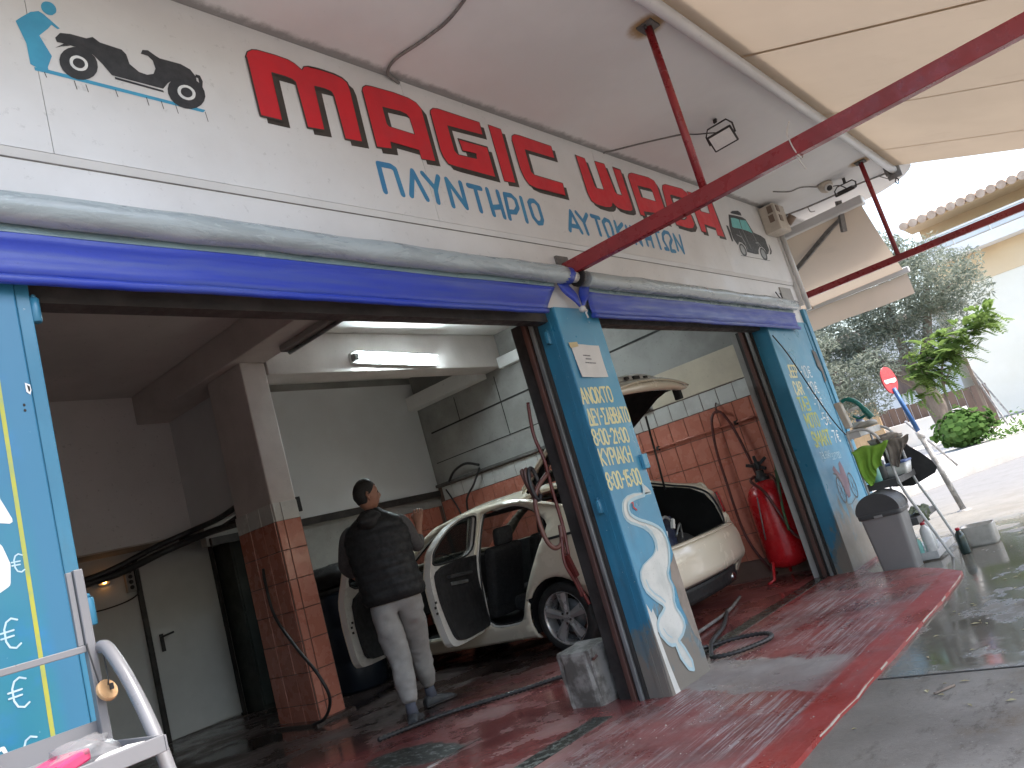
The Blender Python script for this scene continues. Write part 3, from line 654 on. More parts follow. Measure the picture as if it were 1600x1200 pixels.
EMB= {'figure': [(1.105, 3.29), (1.125, 3.312), (1.162, 3.349), (1.191, 3.364), (1.205, 3.358), (1.256, 3.313), (1.247, 3.307), (1.228, 3.319), (1.212, 3.296), (1.177, 3.255), (1.207, 3.178), (1.185, 3.125), (1.186, 3.112), (1.166, 3.103), (1.127, 3.12), (1.127, 3.205)], 'head': [(1.252, 3.379), (1.245, 3.371), (1.238, 3.364), (1.229, 3.361), (1.221, 3.36), (1.214, 3.363), (1.208, 3.368), (1.204, 3.375), (1.203, 3.384), (1.204, 3.393), (1.208, 3.403), (1.214, 3.411), (1.222, 3.417), (1.23, 3.42), (1.239, 3.421), (1.246, 3.419), (1.252, 3.414), (1.256, 3.406), (1.257, 3.397), (1.256, 3.388)], 'bar': [(1.138, 3.111), (1.184, 3.115), (1.794, 3.11), (1.78, 3.095), (1.181, 3.099), (1.139, 3.098)], 'body': [(1.232, 3.265), (1.253, 3.293), (1.291, 3.302), (1.348, 3.303), (1.374, 3.318), (1.398, 3.302), (1.48, 3.298), (1.495, 3.281), (1.5, 3.239), (1.533, 3.213), (1.565, 3.21), (1.593, 3.223), (1.607, 3.251), (1.603, 3.287), (1.586, 3.304), (1.557, 3.305), (1.568, 3.326), (1.592, 3.332), (1.622, 3.315), (1.637, 3.309), (1.727, 3.311), (1.766, 3.297), (1.785, 3.268), (1.782, 3.205), (1.76, 3.183), (1.71, 3.23), (1.686, 3.23), (1.648, 3.196), (1.621, 3.162), (1.581, 3.162), (1.418, 3.163), (1.39, 3.204), (1.36, 3.236), (1.333, 3.248), (1.293, 3.249), (1.254, 3.249), (1.235, 3.248)], 'bumper': [(1.786, 3.28), (1.806, 3.28), (1.813, 3.253), (1.803, 3.215), (1.783, 3.209), (1.794, 3.239), (1.794, 3.264), (1.782, 3.263)], 'step': [(1.428, 3.159), (1.619, 3.154), (1.621, 3.145), (1.428, 3.149)], 'tail': [(1.224, 3.219), (1.26, 3.25), (1.282, 3.248), (1.249, 3.234)], 'rear_tyre': [(1.361, 3.159), (1.346, 3.137), (1.327, 3.12), (1.305, 3.108), (1.284, 3.103), (1.263, 3.106), (1.247, 3.115), (1.235, 3.13), (1.23, 3.15), (1.231, 3.172), (1.239, 3.195), (1.253, 3.216), (1.272, 3.234), (1.293, 3.246), (1.315, 3.252), (1.336, 3.25), (1.353, 3.241), (1.366, 3.226), (1.371, 3.206), (1.369, 3.182)], 'rear_rim': [(1.328, 3.166), (1.321, 3.156), (1.312, 3.149), (1.302, 3.145), (1.292, 3.143), (1.282, 3.145), (1.274, 3.15), (1.268, 3.158), (1.266, 3.167), (1.267, 3.178), (1.27, 3.188), (1.277, 3.198), (1.286, 3.205), (1.296, 3.21), (1.307, 3.211), (1.317, 3.209), (1.325, 3.204), (1.331, 3.197), (1.333, 3.187), (1.332, 3.176)], 'rear_hub': [(1.318, 3.17), (1.313, 3.164), (1.308, 3.159), (1.301, 3.156), (1.294, 3.155), (1.288, 3.156), (1.283, 3.159), (1.279, 3.164), (1.277, 3.17), (1.278, 3.177), (1.281, 3.184), (1.285, 3.19), (1.291, 3.195), (1.297, 3.198), (1.304, 3.199), (1.311, 3.198), (1.316, 3.195), (1.32, 3.19), (1.321, 3.184), (1.321, 3.177)], 'front_tyre': [(1.796, 3.152), (1.778, 3.129), (1.754, 3.11), (1.728, 3.097), (1.701, 3.092), (1.677, 3.095), (1.657, 3.105), (1.644, 3.121), (1.638, 3.143), (1.64, 3.167), (1.65, 3.192), (1.667, 3.215), (1.69, 3.234), (1.716, 3.248), (1.743, 3.254), (1.769, 3.252), (1.79, 3.243), (1.804, 3.226), (1.81, 3.203), (1.808, 3.178)], 'front_rim': [(1.757, 3.16), (1.749, 3.15), (1.737, 3.142), (1.725, 3.137), (1.712, 3.136), (1.7, 3.138), (1.691, 3.143), (1.684, 3.152), (1.682, 3.162), (1.683, 3.173), (1.688, 3.185), (1.696, 3.195), (1.707, 3.203), (1.719, 3.208), (1.732, 3.21), (1.744, 3.208), (1.754, 3.202), (1.761, 3.194), (1.764, 3.183), (1.762, 3.172)], 'front_hub': [(1.745, 3.165), (1.739, 3.158), (1.732, 3.153), (1.724, 3.149), (1.715, 3.148), (1.708, 3.15), (1.702, 3.153), (1.697, 3.159), (1.696, 3.165), (1.697, 3.173), (1.7, 3.18), (1.705, 3.187), (1.712, 3.192), (1.721, 3.196), (1.729, 3.197), (1.737, 3.196), (1.743, 3.192), (1.747, 3.187), (1.749, 3.18), (1.748, 3.172)], 'j_roofbox': [(7.452, 3.453), (7.52, 3.476), (7.678, 3.501), (7.731, 3.484), (7.727, 3.451), (7.634, 3.447), (7.455, 3.439)], 'j_body': [(7.378, 3.417), (7.562, 3.43), (7.736, 3.435), (7.808, 3.422), (7.901, 3.284), (8.087, 3.269), (8.181, 3.246), (8.178, 3.178), (8.183, 3.117), (8.109, 3.062), (8.061, 3.054), (8.056, 3.104), (7.999, 3.132), (7.917, 3.12), (7.863, 3.084), (7.825, 3.031), (7.718, 3.024), (7.518, 3.027), (7.527, 3.082), (7.471, 3.12), (7.4, 3.122), (7.339, 3.081), (7.302, 3.114), (7.274, 3.148), (7.277, 3.205), (7.291, 3.275)], 'j_glass1': [(7.403, 3.382), (7.491, 3.394), (7.606, 3.394), (7.599, 3.286), (7.397, 3.276), (7.361, 3.281)], 'j_glass2': [(7.628, 3.394), (7.795, 3.407), (7.828, 3.345), (7.865, 3.27), (7.753, 3.282), (7.613, 3.284)], 'j_spare': [(7.215, 3.278), (7.258, 3.278), (7.267, 3.21), (7.251, 3.112), (7.213, 3.107), (7.214, 3.203)], 'j_bumper': [(8.231, 3.19), (8.246, 3.178), (8.252, 3.11), (8.209, 3.072), (8.148, 3.059), (8.177, 3.083), (8.206, 3.106)], 'j_line': [(7.322, 2.973), (8.0, 2.985), (8.099, 2.986), (8.091, 2.981), (7.986, 2.979), (7.318, 2.968)], 'j_rear_tyre': [(7.442, 2.972), (7.417, 2.969), (7.392, 2.973), (7.371, 2.984), (7.356, 3.0), (7.347, 3.019), (7.346, 3.041), (7.353, 3.062), (7.367, 3.082), (7.387, 3.097), (7.411, 3.107), (7.437, 3.11), (7.461, 3.107), (7.483, 3.096), (7.499, 3.08), (7.507, 3.06), (7.508, 3.038), (7.501, 3.016), (7.487, 2.997), (7.466, 2.982)], 'j_rear_rim': [(7.434, 2.992), (7.418, 2.99), (7.403, 2.993), (7.39, 3.001), (7.38, 3.013), (7.374, 3.027), (7.373, 3.042), (7.377, 3.057), (7.385, 3.07), (7.398, 3.081), (7.413, 3.087), (7.429, 3.089), (7.444, 3.086), (7.458, 3.078), (7.468, 3.066), (7.474, 3.052), (7.475, 3.037), (7.471, 3.022), (7.462, 3.008), (7.449, 2.998)], 'j_front_tyre': [(7.983, 2.977), (7.955, 2.974), (7.928, 2.979), (7.904, 2.989), (7.887, 3.006), (7.878, 3.027), (7.877, 3.05), (7.885, 3.072), (7.901, 3.093), (7.924, 3.109), (7.95, 3.119), (7.979, 3.123), (8.006, 3.119), (8.03, 3.108), (8.047, 3.091), (8.057, 3.07), (8.057, 3.047), (8.049, 3.024), (8.033, 3.003), (8.01, 2.987)], 'j_front_rim': [(7.975, 2.998), (7.957, 2.996), (7.94, 3.0), (7.925, 3.008), (7.914, 3.02), (7.908, 3.035), (7.907, 3.051), (7.911, 3.067), (7.921, 3.081), (7.935, 3.092), (7.952, 3.098), (7.969, 3.1), (7.987, 3.097), (8.002, 3.089), (8.013, 3.077), (8.019, 3.062), (8.02, 3.045), (8.015, 3.029), (8.005, 3.015), (7.991, 3.004)]}
A_frag= [(0.817, 1.775), (0.813, 1.574), (0.835, 1.51), (0.835, 1.5), (0.827, 1.496), (0.795, 1.504)]

# ================================================================ shop front
FV = lambda off: (lambda u, v, w: (u, YS-off-w, v))
sg = thing('shop_sign', 'long white sign board with red and blue painted lettering over the garage openings', 'sign board', (2.8, YS, 2.6))
joints = [-3.2, -.8, 1.15, 3.08, 5.03, 6.98, 8.585]
for a, b in zip(joints[:-1], joints[1:]):
    mb = MB(); mb.box((a+.0012, YS, 2.768), (b-.0012, YS+.05, 3.634)); mb.build('panel', M['sign'], sg)
mb = MB()
mb.add([(-3.2,YS,2.766),(8.585,YS,2.766),(8.585,YS+.016,2.735),(-3.2,YS+.016,2.735)], [(3,2,1,0)])
mb.box((-3.2,YS+.0165,2.30), (8.585,YS+.06,2.734)); mb.build('lower_board', M['sign'], sg)
mb = MB(); mb.box((-3.2,YS+.012,2.7325), (8.585,YS+.0164,2.7365)); mb.build('groove', M['cable_grey'], sg)
for key, (loop, hole) in RED.items():
    mb = MB(); mb.poly(loop, hole, FV(.0026)); L = mb.build('letter', M['red_letter'], sg)
    mb = MB(); mb.poly([(a+.034, b-.027) for a, b in loop], [(a+.034, b-.027) for a, b in hole] if hole else None, FV(.0008)); mb.build('shadow', M['dark_letter'], L)
    mb = MB(); mb.stroke(loop+[loop[0]], .011, FV(.0014), n=3)
    if hole: mb.stroke(hole+[hole[0]], .009, FV(.0014), n=3)
    mb.build('outline', M['dark_letter'], L)
for g in BLUE:
    mb = MB()
    for i, st in enumerate(g): mb.stroke(st, .034, FV(.001), lay=.0006*i)
    mb.build('letter', M['blue_letter'], sg)
def emb(keys, m, lay, name='emblem'):
    for k in keys:
        mb = MB(); mb.poly(EMB[k], None, FV(lay*.35)); o = mb.build(name, m, sg)
    return o
emb(['figure','head'], M['emblem_blue'], .004, 'pushing_figure'); emb(['bar'], M['emblem_blue'], .003, 'slope_line')
j1 = emb(['body','bumper','step','tail'], M['black_paint'], .004, 'open_jeep'); emb(['rear_tyre','front_tyre'], M['black_paint'], .006, 'painted_tyre')
emb(['rear_rim','front_rim'], M['white_letter'], .008, 'painted_rim'); emb(['rear_hub','front_hub'], M['black_paint'], .010, 'painted_hub')
emb(['j_roofbox','j_body','j_spare','j_bumper','j_line'], M['black_paint'], .004, 'painted_jeep'); emb(['j_glass1','j_glass2'], M['teal_paint'], .006, 'painted_window')
emb(['j_rear_tyre','j_front_tyre'], M['black_paint'], .006, 'painted_tyre'); emb(['j_rear_rim','j_front_rim'], M['grey_paint'], .008, 'painted_rim')
for a, b in (((7.50,3.25),(7.56,3.06)),((7.60,3.29),(7.66,3.08)),((7.86,3.27),(7.93,3.09))): mb = MB(); mb.stroke([a, b], .008, FV(.0030)); mb.build('painted_line', M['grey_paint'], sg)
mb = MB(); mb.stroke([(7.40,3.20),(7.52,3.185),(7.56,3.12)], .010, FV(.0034)); mb.build('painted_line', M['grey_paint'], sg)
mb = MB(); mb.stroke([(7.85,3.16),(7.93,3.17),(8.0,3.11)], .010, FV(.0034)); mb.build('painted_line', M['grey_paint'], sg)
# thin run marks under the slope line
mb = MB()
for x, z, l in ((1.17,3.10,.02),(1.27,3.095,.035),(1.31,3.09,.03),(1.42,3.10,.03),(1.54,3.10,.035),(1.60,3.10,.035),(1.66,3.10,.04),(1.79,3.10,.045)): mb.stroke([(x, z-.0), (x+.004, z-l)], .003, FV(.0012), n=2)
mb.build('paint_run', M['dark_letter'], sg)

# header over the openings, dirty inside
mb = MB(); mb.box((-3.2,2.63,2.225), (7.9,2.712,3.60)); tag(struct(mb.build('lintel', M['dark_metal'])))
mb = MB(); mb.box((-3.2,YS+.062,2.30), (8.585,2.629,3.63)); tag(struct(mb.build('front_wall', M['plaster'])))

# ---------------------------------------------------------------- columns
def hinge(parent, x, y, z, m=None):
    mb = MB(); mb.lathe([(.013,-.042),(.016,-.038),(.016,.038),(.013,.042)], (x, y, z), 12); mb.lathe([(.008,.042),(.008,.052),(0.002,.056)], (x, y, z), 8)
    mb.box((x-.030,y-.006,z-.036), (x-.012,y+.008,z+.036)); return mb.build('hinge', m or M['blue_dark'], parent)
lc = thing('column', 'blue column with euro prices painted on it, behind the grey display stand', 'column', (.2,YS,G(.2)))
mb = MB(); mb.box((-3.2,YS,-.2), (.948,2.93,2.30)); mb.build('shaft', M['board'], lc, bevel=.006)
mb = MB(); mb.box((.9495,YS+.006,-.2), (.992,2.90,2.30)); mb.build('edge_frame', M['blue_dark'], lc, bevel=.004)
hinge(lc, 1.003, YS+.014, 2.175); hinge(lc, 1.003, YS+.014, 1.195)
mb = MB(); mb.stroke([(.862,2.24),(.840,.4)], .012, FV(.0012), n=3); mb.build('stripe', M['yellow_bright'], lc)
mb = MB(); mb.poly(A_frag, None, FV(.0012)); mb.build('letter', M['white_letter'], lc)
write(lc, 'e', .815, .845, 1.352, 1.352, 1.405, 1.405, YS, .004, M['chalk']); write(lc, 'e', .760, .806, 1.145, 1.148, 1.228, 1.231, YS, .005, M['chalk'])
write(lc, 'e', .756, .803, .985, .987, 1.066, 1.068, YS, .005, M['chalk']); write(lc, 'e', .762, .806, .83, .832, .905, .907, YS, .005, M['chalk'])
mb = MB(); mb.stroke([(.70,1.45),(.75,1.46),(.785,1.43),(.797,1.38),(.79,1.33),(.75,1.31),(.70,1.31)], .030, FV(.0012)); mb.build('letter', M['white_letter'], lc)
mb = MB(); mb.stroke([(.69,.90),(.725,.90),(.735,.87)], .010, FV(.0012)); mb.build('letter', M['white_letter'], lc)
mb = MB(); mb.poly([(.930,1.925),(.944,1.918),(.945,1.90),(.940,1.885),(.930,1.895)], None, FV(.002)); mb.build('chipped_patch', M['white_letter'], lc)
mb = MB(); mb.poly([(.9345,1.918),(.942,1.912),(.942,1.90),(.937,1.893)], None, FV(.0024))
for z in (1.853, 1.836): mb.poly([(.918+.004*math.cos(t), z+.005*math.sin(t)) for t in frange(0, 2*math.pi, 8)[:-1]], None, FV(.0012))
mb.build('drill_hole', M['joint'], lc)

mc = thing('column', 'blue column with opening hours and a white swan painted on it, between the two openings', 'column', (4.14,YS,G(4.14)))
mb = MB(); mb.box((3.905,YS,-.2), (4.385,2.72,2.30)); mb.build('shaft', M['blue'], mc, bevel=.006)
mb = MB(); mb.box((3.90,YS+.012,-.2), (3.904,2.719,2.30)); mb.build('reveal', M['blue_dark'], mc)
mb = MB(); mb.box((3.93,2.721,-.2), (4.36,2.95,2.30)); mb.build('core', M['dark_metal'], mc)
mb = MB(); mb.box((3.885,2.722,-.2), (3.929,2.742,2.28)); mb.build('guide_rail', M['joint'], mc)
mb = MB(); mb.box((3.872,2.745,-.2), (3.929,2.772,2.28)); mb.build('guide_rail', M['galv'], mc, bevel=.004)
mb = MB(); mb.box((3.89,2.774,-.2), (3.929,2.79,2.28)); mb.build('guide_rail', M['joint'], mc)
mb = MB(); mb.box((3.868,2.792,-.2), (3.929,2.825,2.28)); mb.build('guide_rail', M['brown_metal'], mc, bevel=.004)
mb = MB(); mb.box((3.895,2.62,-.1), (3.8995,2.645,2.28)); mb.build('guide_rail', M['blue_dark'], mc)
mb = MB(); mb.box((4.386,YS+.012,-.2), (4.398,YS+.05,2.28)); mb.build('edge_frame', M['galv'], mc, bevel=.003)
hinge(mc, 3.893, 2.66, 2.13); hinge(mc, 3.893, 2.66, 1.06)
mb = MB(); mb.box((4.335,YS-.028,1.205), (4.395,YS-.001,1.30)); mb.build('lock_box', M['blue'], mc, bevel=.004)
W = M['yellow_letter']
write(mc, 'ANOIXTO', 3.905, 4.245, 1.672, 1.667, 1.765, 1.762, YS, .0145, W)
write(mc, 'DEY-SABBATO', 3.91, 4.372, 1.535, 1.524, 1.632, 1.617, YS, .0145, W)
write(mc, '8:00-21:00', 3.90, 4.285, 1.413, 1.397, 1.506, 1.484, YS, .0145, W)
write(mc, 'KYPIAKH', 3.908, 4.25, 1.286, 1.271, 1.383, 1.366, YS, .0145, W)
write(mc, '8:00-15:00', 3.905, 4.275, 1.138, 1.123, 1.236, 1.217, YS, .0145, W)
SW = [(4.272,1.121),(4.31,1.095),(4.346,1.059),(4.238,1.065),(4.15,1.075),(4.071,1.071),(4.02,1.055),(3.995,1.035),(3.978,1.0),(3.976,.971),(3.99,.945),(4.021,.924),(4.08,.90),(4.141,.873),(4.185,.84),(4.212,.801),(4.218,.765),(4.209,.733),(4.18,.708),(4.142,.689),(4.07,.675),(4.01,.661),(3.965,.635),(3.948,.601),(3.950,.56),(3.963,.523),(4.0,.485),(4.046,.447),(4.085,.42),(4.098,.396),(4.06,.378),(4.012,.363),(3.975,.335),(3.963,.304),(3.968,.27),(3.991,.241),(4.02,.205),(4.051,.187),(4.09,.18),(4.10,.10),(4.15,.02),(4.20,.0),(4.21,.05),(4.17,.14),(4.133,.191),(4.20,.21),(4.249,.242),(4.255,.28),(4.24,.32),(4.215,.36),(4.215,.403),(4.24,.45),(4.252,.49),(4.235,.53),(4.243,.57),(4.29,.61),(4.329,.669),(4.35,.72),(4.35,.764),(4.335,.81),(4.299,.844),(4.24,.875),(4.176,.9),(4.12,.92),(4.07,.945),(4.035,.97),(4.029,1.0),(4.045,1.03),(4.077,1.045),(4.142,1.052),(4.251,1.053)]
mb = MB(); mb.stroke([(a-.006, b-.004) for a, b in SW+[SW[0]]], .020, FV(.0006), n=2); mb.build('swan_outline', M['swan_edge'], mc)
mb = MB(); mb.poly(SW, None, FV(.0040)); mb.build('painted_swan', M['swan'], mc)
mb = MB(); mb.stroke([(4.155,.872),(4.205,.83),(4.228,.765),(4.205,.71)], .010, FV(.0046), n=3); mb.stroke([(3.985,.58),(3.995,.53),(4.03,.49),(4.08,.455),(4.115,.42)], .012, FV(.0046), n=3); mb.stroke([(4.01,.29),(4.03,.25),(4.07,.22)], .008, FV(.0046), n=3); mb.build('swan_shading', M['swan_edge'], mc)
mb = MB(); mb.poly([(4.30,.60),(4.34,.62),(4.382,.66),(4.383,.10),(4.33,.16),(4.30,.28),(4.275,.36),(4.285,.46),(4.265,.52)], None, FV(.0010)); mb.build('bare_patch', paint('bare_weathered_steel', (.30,.25,.21), (.20,.17,.145), .8, scale=7, fine=.5), mc)
mb = MB(); mb.poly([(3.915,.46),(3.945,.40),(3.965,.42),(3.985,.33),(3.975,.27),(3.945,.29),(3.965,.10),(3.985,-.02),(4.0,-.09),(3.94,-.10),(3.925,.10),(3.91,.30)], None, FV(.0010)); mb.build('flaking_patch', M['swan'], mc)
mb = MB(); mb.stroke([(4.06,1.035),(4.10,1.03),(4.09,1.0),(4.115,.98)], .012, FV(.0050)); mb.build('red_sticker', M['sign_red'], mc)
pp_ = thing('paper_notice', 'white paper notice taped up on the blue column above the opening hours', 'paper', (4.11,YS-.003,1.83))
mb = MB()
N = 6; us = frange(0,1,N); vv = frange(0,1,N)
mb.sm = True
cs = [(3.955,2.054),(4.272,2.041),(4.254,1.825),(3.962,1.835)]
def pf(u, v, off=0):
    x = lerp(lerp(cs[3][0],cs[2][0],u), lerp(cs[0][0],cs[1][0],u), v); z = lerp(lerp(cs[3][1],cs[2][1],u), lerp(cs[0][1],cs[1][1],u), v)
    return (x, YS-.004-off-.010*(1-v)**2*abs(u-.5)*2-.003*math.sin(u*6), z)
for i in range(N):
    for j in range(N): mb.add([pf(us[i],vv[j]),pf(us[i+1],vv[j]),pf(us[i+1],vv[j+1]),pf(us[i],vv[j+1])], [(0,1,2,3)])
mb.build('sheet', M['paper'], pp_)
mb = MB()
for v, u0, u1 in ((.66,.30,.58),(.56,.36,.58),(.44,.30,.72)):
    u = u0
    while u < u1:
        w = random.uniform(.02,.05); a, b = pf(u,v,.0015), pf(min(u+w,u1),v,.0015); mb.add([(a[0],a[1],a[2]-.004),(b[0],b[1],b[2]-.004),(b[0],b[1],b[2]+.004),(a[0],a[1],a[2]+.004)], [(0,1,2,3)]); u += w+.012
mb.build('print_line', M['pencil'], pp_)
mb = MB(); mb.add([(3.935,YS-.008,2.06),(4.03,YS-.008,2.065),(4.03,YS-.009,2.035),(3.94,YS-.009,2.025)], [(0,1,2,3)]); mb.build('tape', M['tape'], pp_)

rc = thing('column', 'blue column with a yellow price list and a motorbike painted on it, beside the bin', 'column', (7.96,YS,G(7.96)))
mb = MB(); mb.box((7.335,YS,-.4), (8.50,2.72,2.30)); mb.build('shaft', M['blue'], rc, bevel=.006)
mb = MB(); mb.box((7.33,YS+.012,-.4), (7.334,2.719,2.30)); mb.build('reveal', M['blue_dark'], rc)
mb = MB(); mb.box((8.501,YS-.02,-.4), (8.60,2.95,2.45)); mb.build('edge_frame', M['blue'], rc, bevel=.006)
mb = MB(); mb.box((8.42,YS-.006,-.2), (8.499,YS-.0005,2.28)); mb.build('edge_strip', M['blue_dark'], rc)
mb = MB(); mb.box((7.36,2.721,-.4), (8.499,2.95,2.30)); mb.build('core', M['plaster_dark'], rc)
for y0, y1, x0, m in ((2.722,2.742,7.315,'joint'),(2.745,2.775,7.30,'galv'),(2.777,2.80,7.32,'joint'),(2.802,2.84,7.295,'brown_metal'),(2.842,2.88,7.32,'dark_metal')):
    mb = MB(); mb.box((x0,y0,-.4), (7.359,y1,2.28)); mb.build('guide_rail', M[m], rc, bevel=.003)
WY = M['yellow_bright']
write(rc, 'JEEP', 7.475, 7.71, 1.715, 1.71, 1.834, 1.825, YS, .020, M['yellow_letter']); write(rc, 'CAR', 7.475, 7.69, 1.540, 1.535, 1.665, 1.655, YS, .022, M['yellow_letter'])
write(rc, 'TAxI', 7.45, 7.72, 1.378, 1.373, 1.505, 1.50, YS, .024, WY); write(rc, 'MOTO', 7.47, 7.82, 1.21, 1.201, 1.338, 1.33, YS, .024, WY); write(rc, 'sMART', 7.49, 7.97, 1.02, 1.004, 1.157, 1.14, YS, .026, WY)
for txt, x0, x1, zb in (('-10e',7.80,8.10,1.70),('-10e',7.83,8.13,1.53),('-7e',7.86,8.12,1.36),('-5e',7.90,8.15,1.20),('-7e',8.0,8.25,1.005)):
    write(rc, txt, x0, x1, zb, zb-.008, zb+.12, zb+.11, YS, .012, M['white_letter'])
write(rc, 'THL.6945', 7.53, 7.80, .895, .885, .955, .945, YS, .008, M['chalk']); write(rc, '327180', 7.82, 8.08, .855, .845, .915, .905, YS, .008, M['chalk'])
MOTO = [(7.71,.77),(7.78,.80),(7.83,.74),(7.88,.70),(7.93,.80),(8.0,.82),(8.03,.74),(8.04,.66),(8.06,.60),(8.0,.54),(7.95,.47),(7.87,.46),(7.83,.55),(7.81,.63),(7.76,.68)]
mb = MB(); mb.poly(MOTO, None, FV(.0012)); mb.build('painted_motorbike', paint('faded_maroon_paint', (.20,.12,.15), (.16,.11,.14), .6), rc)
mb = MB()
for cx, cz in ((7.755,.56),(8.12,.555)):
    mb.stroke([(cx+.085*math.cos(t), cz+.125*math.sin(t)) for t in frange(0, 2*math.pi, 16)], .014, FV(.0022), n=2)
    for t in (.3, 1.35, 2.4): mb.stroke([(cx-.08*math.cos(t), cz-.12*math.sin(t)), (cx+.08*math.cos(t), cz+.12*math.sin(t))], .006, FV(.0016), n=2)
mb.stroke([(7.69,.73),(7.77,.71),(7.83,.62)], .014, FV(.0030), n=2); mb.stroke([(7.80,.41),(7.9,.40),(8.1,.44)], .005, FV(.0030), n=2)
mb.build('painted_wheel', M['dark_letter'], rc)
mb = MB(); mb.poly([(8.35,1.99),(8.46,1.96),(8.49,1.80),(8.47,1.64),(8.40,1.62),(8.42,1.74),(8.35,1.80)], None, FV(.008)); mb.build('bare_patch', M['grime'], rc)
# black cable slung across the column
mb = MB(); mb.tube(smooth_path([(7.33,2.54,2.13),(7.55,2.535,1.93),(7.85,2.535,1.55),(8.1,2.535,1.26),(8.35,2.535,1.06),(8.56,2.53,.98)], 5), .007, 6); tag(mb.build('black_cable', M['black_rubber']), 'thin black cable slung slantwise across the blue price list column', 'cable')

# ---------------------------------------------------------------- rolled curtains
def wob(x, k): return .006*math.sin(x*k)+.005*math.sin(x*k*2.7+1)+.003*math.sin(x*k*6.1)
def roll(x0, x1, zt0, zt1, label, hem_x1, hem_z0, hem_z1, slant):
    t = thing('rolled_curtain', label, 'curtain', ((x0+x1)/2, 2.5, 2.45), 'rolled plastic curtains over the openings')
    n = int((x1-x0)/.05)
    pts = [(lerp(x0,x1,i/n), 2.502+wob(lerp(x0,x1,i/n),3.1)*.25, lerp(zt0,zt1,i/n)+wob(lerp(x0,x1,i/n),1.3)*.3) for i in range(n+1)]
    mb = MB(); mb.tube(pts, [.055+.0022*math.sin(p[0]*5.3)+.0016*math.sin(p[0]*13)+random.uniform(-.0008,.0008) for p in pts], 18); mb.build('roll', M['pvc'], t)
    # sheet leaving the roll, blue hem, hem tube
    mb = MB(); mb.sm = True; S = [(2.524,-.045),(2.530,-.070),(2.527,-.084)]
    def strip(S, m, name, x1s, dz=0.):
        mb = MB(); mb.sm = True; V = []
        for i in range(n+1):
            f = i/n
            for j, (y, dz_) in enumerate(S):
                x = lerp(x0, x1s(dz_), f); V.append((x, y+wob(x+dz_, 4.1)*.35*(j > 0), lerp(zt0,zt1,f)+dz_+wob(x,1.3)*.3))
        k = len(S); mb.add(V, [(i*k+j, (i+1)*k+j, (i+1)*k+j+1, i*k+j+1) for i in range(n) for j in range(k-1)])
        o = mb.build(name, m, t); s = o.modifiers.new('thickness', 'SOLIDIFY'); s.thickness = .006; s.offset = 0; return o
    e = lambda d: hem_x1 - slant*abs(d)
    strip(S, M['pvc_dark'], 'sheet', e)
    strip([(2.522,-.080),(2.514,-.088),(2.521,-.094),(2.514,-.101),(2.524,-.108),(2.529,-.15),(2.530,-.19),(2.526,-.228)], M['blue_fabric'], 'hem', e)
    pts = [(lerp(x0, e(.24), i/n), 2.523+wob(i*.05,4.1)*.25, lerp(zt0,zt1,i/n)-.242+wob(lerp(x0,x1,i/n),1.3)*.3+.0008*math.sin(i*1.7)) for i in range(n+1)]
    mb = MB(); mb.tube(pts, .017, 10); mb.build('hem_tube', M['blue_fabric'], t)
    return t
c1 = roll(-3.1, 4.02, 2.503, 2.492, 'longer rolled clear curtain with a blue hem over the left opening', 3.98, 0, 0, .9)
c2 = roll(4.26, 8.14, 2.480, 2.458, 'shorter rolled clear curtain with a blue hem over the right opening', 8.12, 0, 0, 0)
for t, xs in ((c1, (4.02,4.07)), (c2, (4.20,4.26))):
    mb = MB(); x0, x1 = xs
    mb.tube([(x0-.035 if t is c1 else x0,2.502,2.49),(x0,2.502,2.49),((x0+x1)/2,2.5,2.487),(x1,2.502,2.486),(x1+(.03 if t is c2 else 0),2.502,2.484)], [.056,.058,.054,.058,.055], 16); mb.build('strap', M['blue_fabric'], t)
mb = MB(); mb.tube([(4.075,2.502,2.488),(4.10,2.5,2.486),(4.15,2.502,2.485)], .036, 12); mb.build('core_tube', M['white_plastic'], c1)
mb = MB(); mb.tube([(4.17,2.502,2.485),(4.19,2.502,2.485)], .06, 16); mb.build('end_ring', M['black_rubber'], c2)
for t, a, b in ((c1,(3.99,2.44),(4.10,2.28)),(c2,(4.24,2.43),(4.13,2.28))):
    mb = MB(); mb.sm = True; V = []
    for i in range(7):
        f = i/6
        for j in range(3): V.append((lerp(a[0],b[0],f)+(.10-.075*f)*(j-1)*.5, 2.515+.012*math.sin(f*5+j)-.008*j, lerp(a[1],b[1],f)))
    mb.add(V, [(i*3+j,i*3+j+1,(i+1)*3+j+1,(i+1)*3+j) for i in range(6) for j in range(2)])
    o = mb.build('tie_tail', M['blue_fabric'], t); s = o.modifiers.new('thickness','SOLIDIFY'); s.thickness = .005
mb = MB(); mb.lathe([(.004,-.022),(.018,-.016),(.024,0),(.018,.016),(.004,.022)], (4.115,2.50,2.265), 12)
mb.tube(smooth_path([(4.10,2.49,2.27),(4.135,2.485,2.25),(4.11,2.48,2.23),(4.125,2.485,2.20)], 5), .006, 6); tag(mb.build('cord_knot', M['tie']), 'white knotted cord tying the curtain ends on top of the middle column', 'cord')

# ---------------------------------------------------------------- soffit fittings
mb = MB(); mb.tube([(2.2,1.355,3.592),(9.17,1.355,3.592)], .040, 16); ap = tag(mb.build('awning_roller', M['sign']), 'long cream awning roller pipe along the edge of the concrete soffit', 'roller pipe')
mb = MB(); mb.box((9.172,1.29,3.50), (9.20,1.43,3.635)); mb.box((9.10,1.40,3.54),(9.20,1.43,3.635)); mb.build('bracket', M['cable_grey'], ap)
mb = MB(); mb.tube(smooth_path([(9.19,1.36,3.50),(9.175,1.34,3.47),(9.19,1.36,3.435),(9.205,1.38,3.47),(9.19,1.36,3.50)], 5), .006, 6); mb.build('crank_eye', M['dark_metal'], ap)
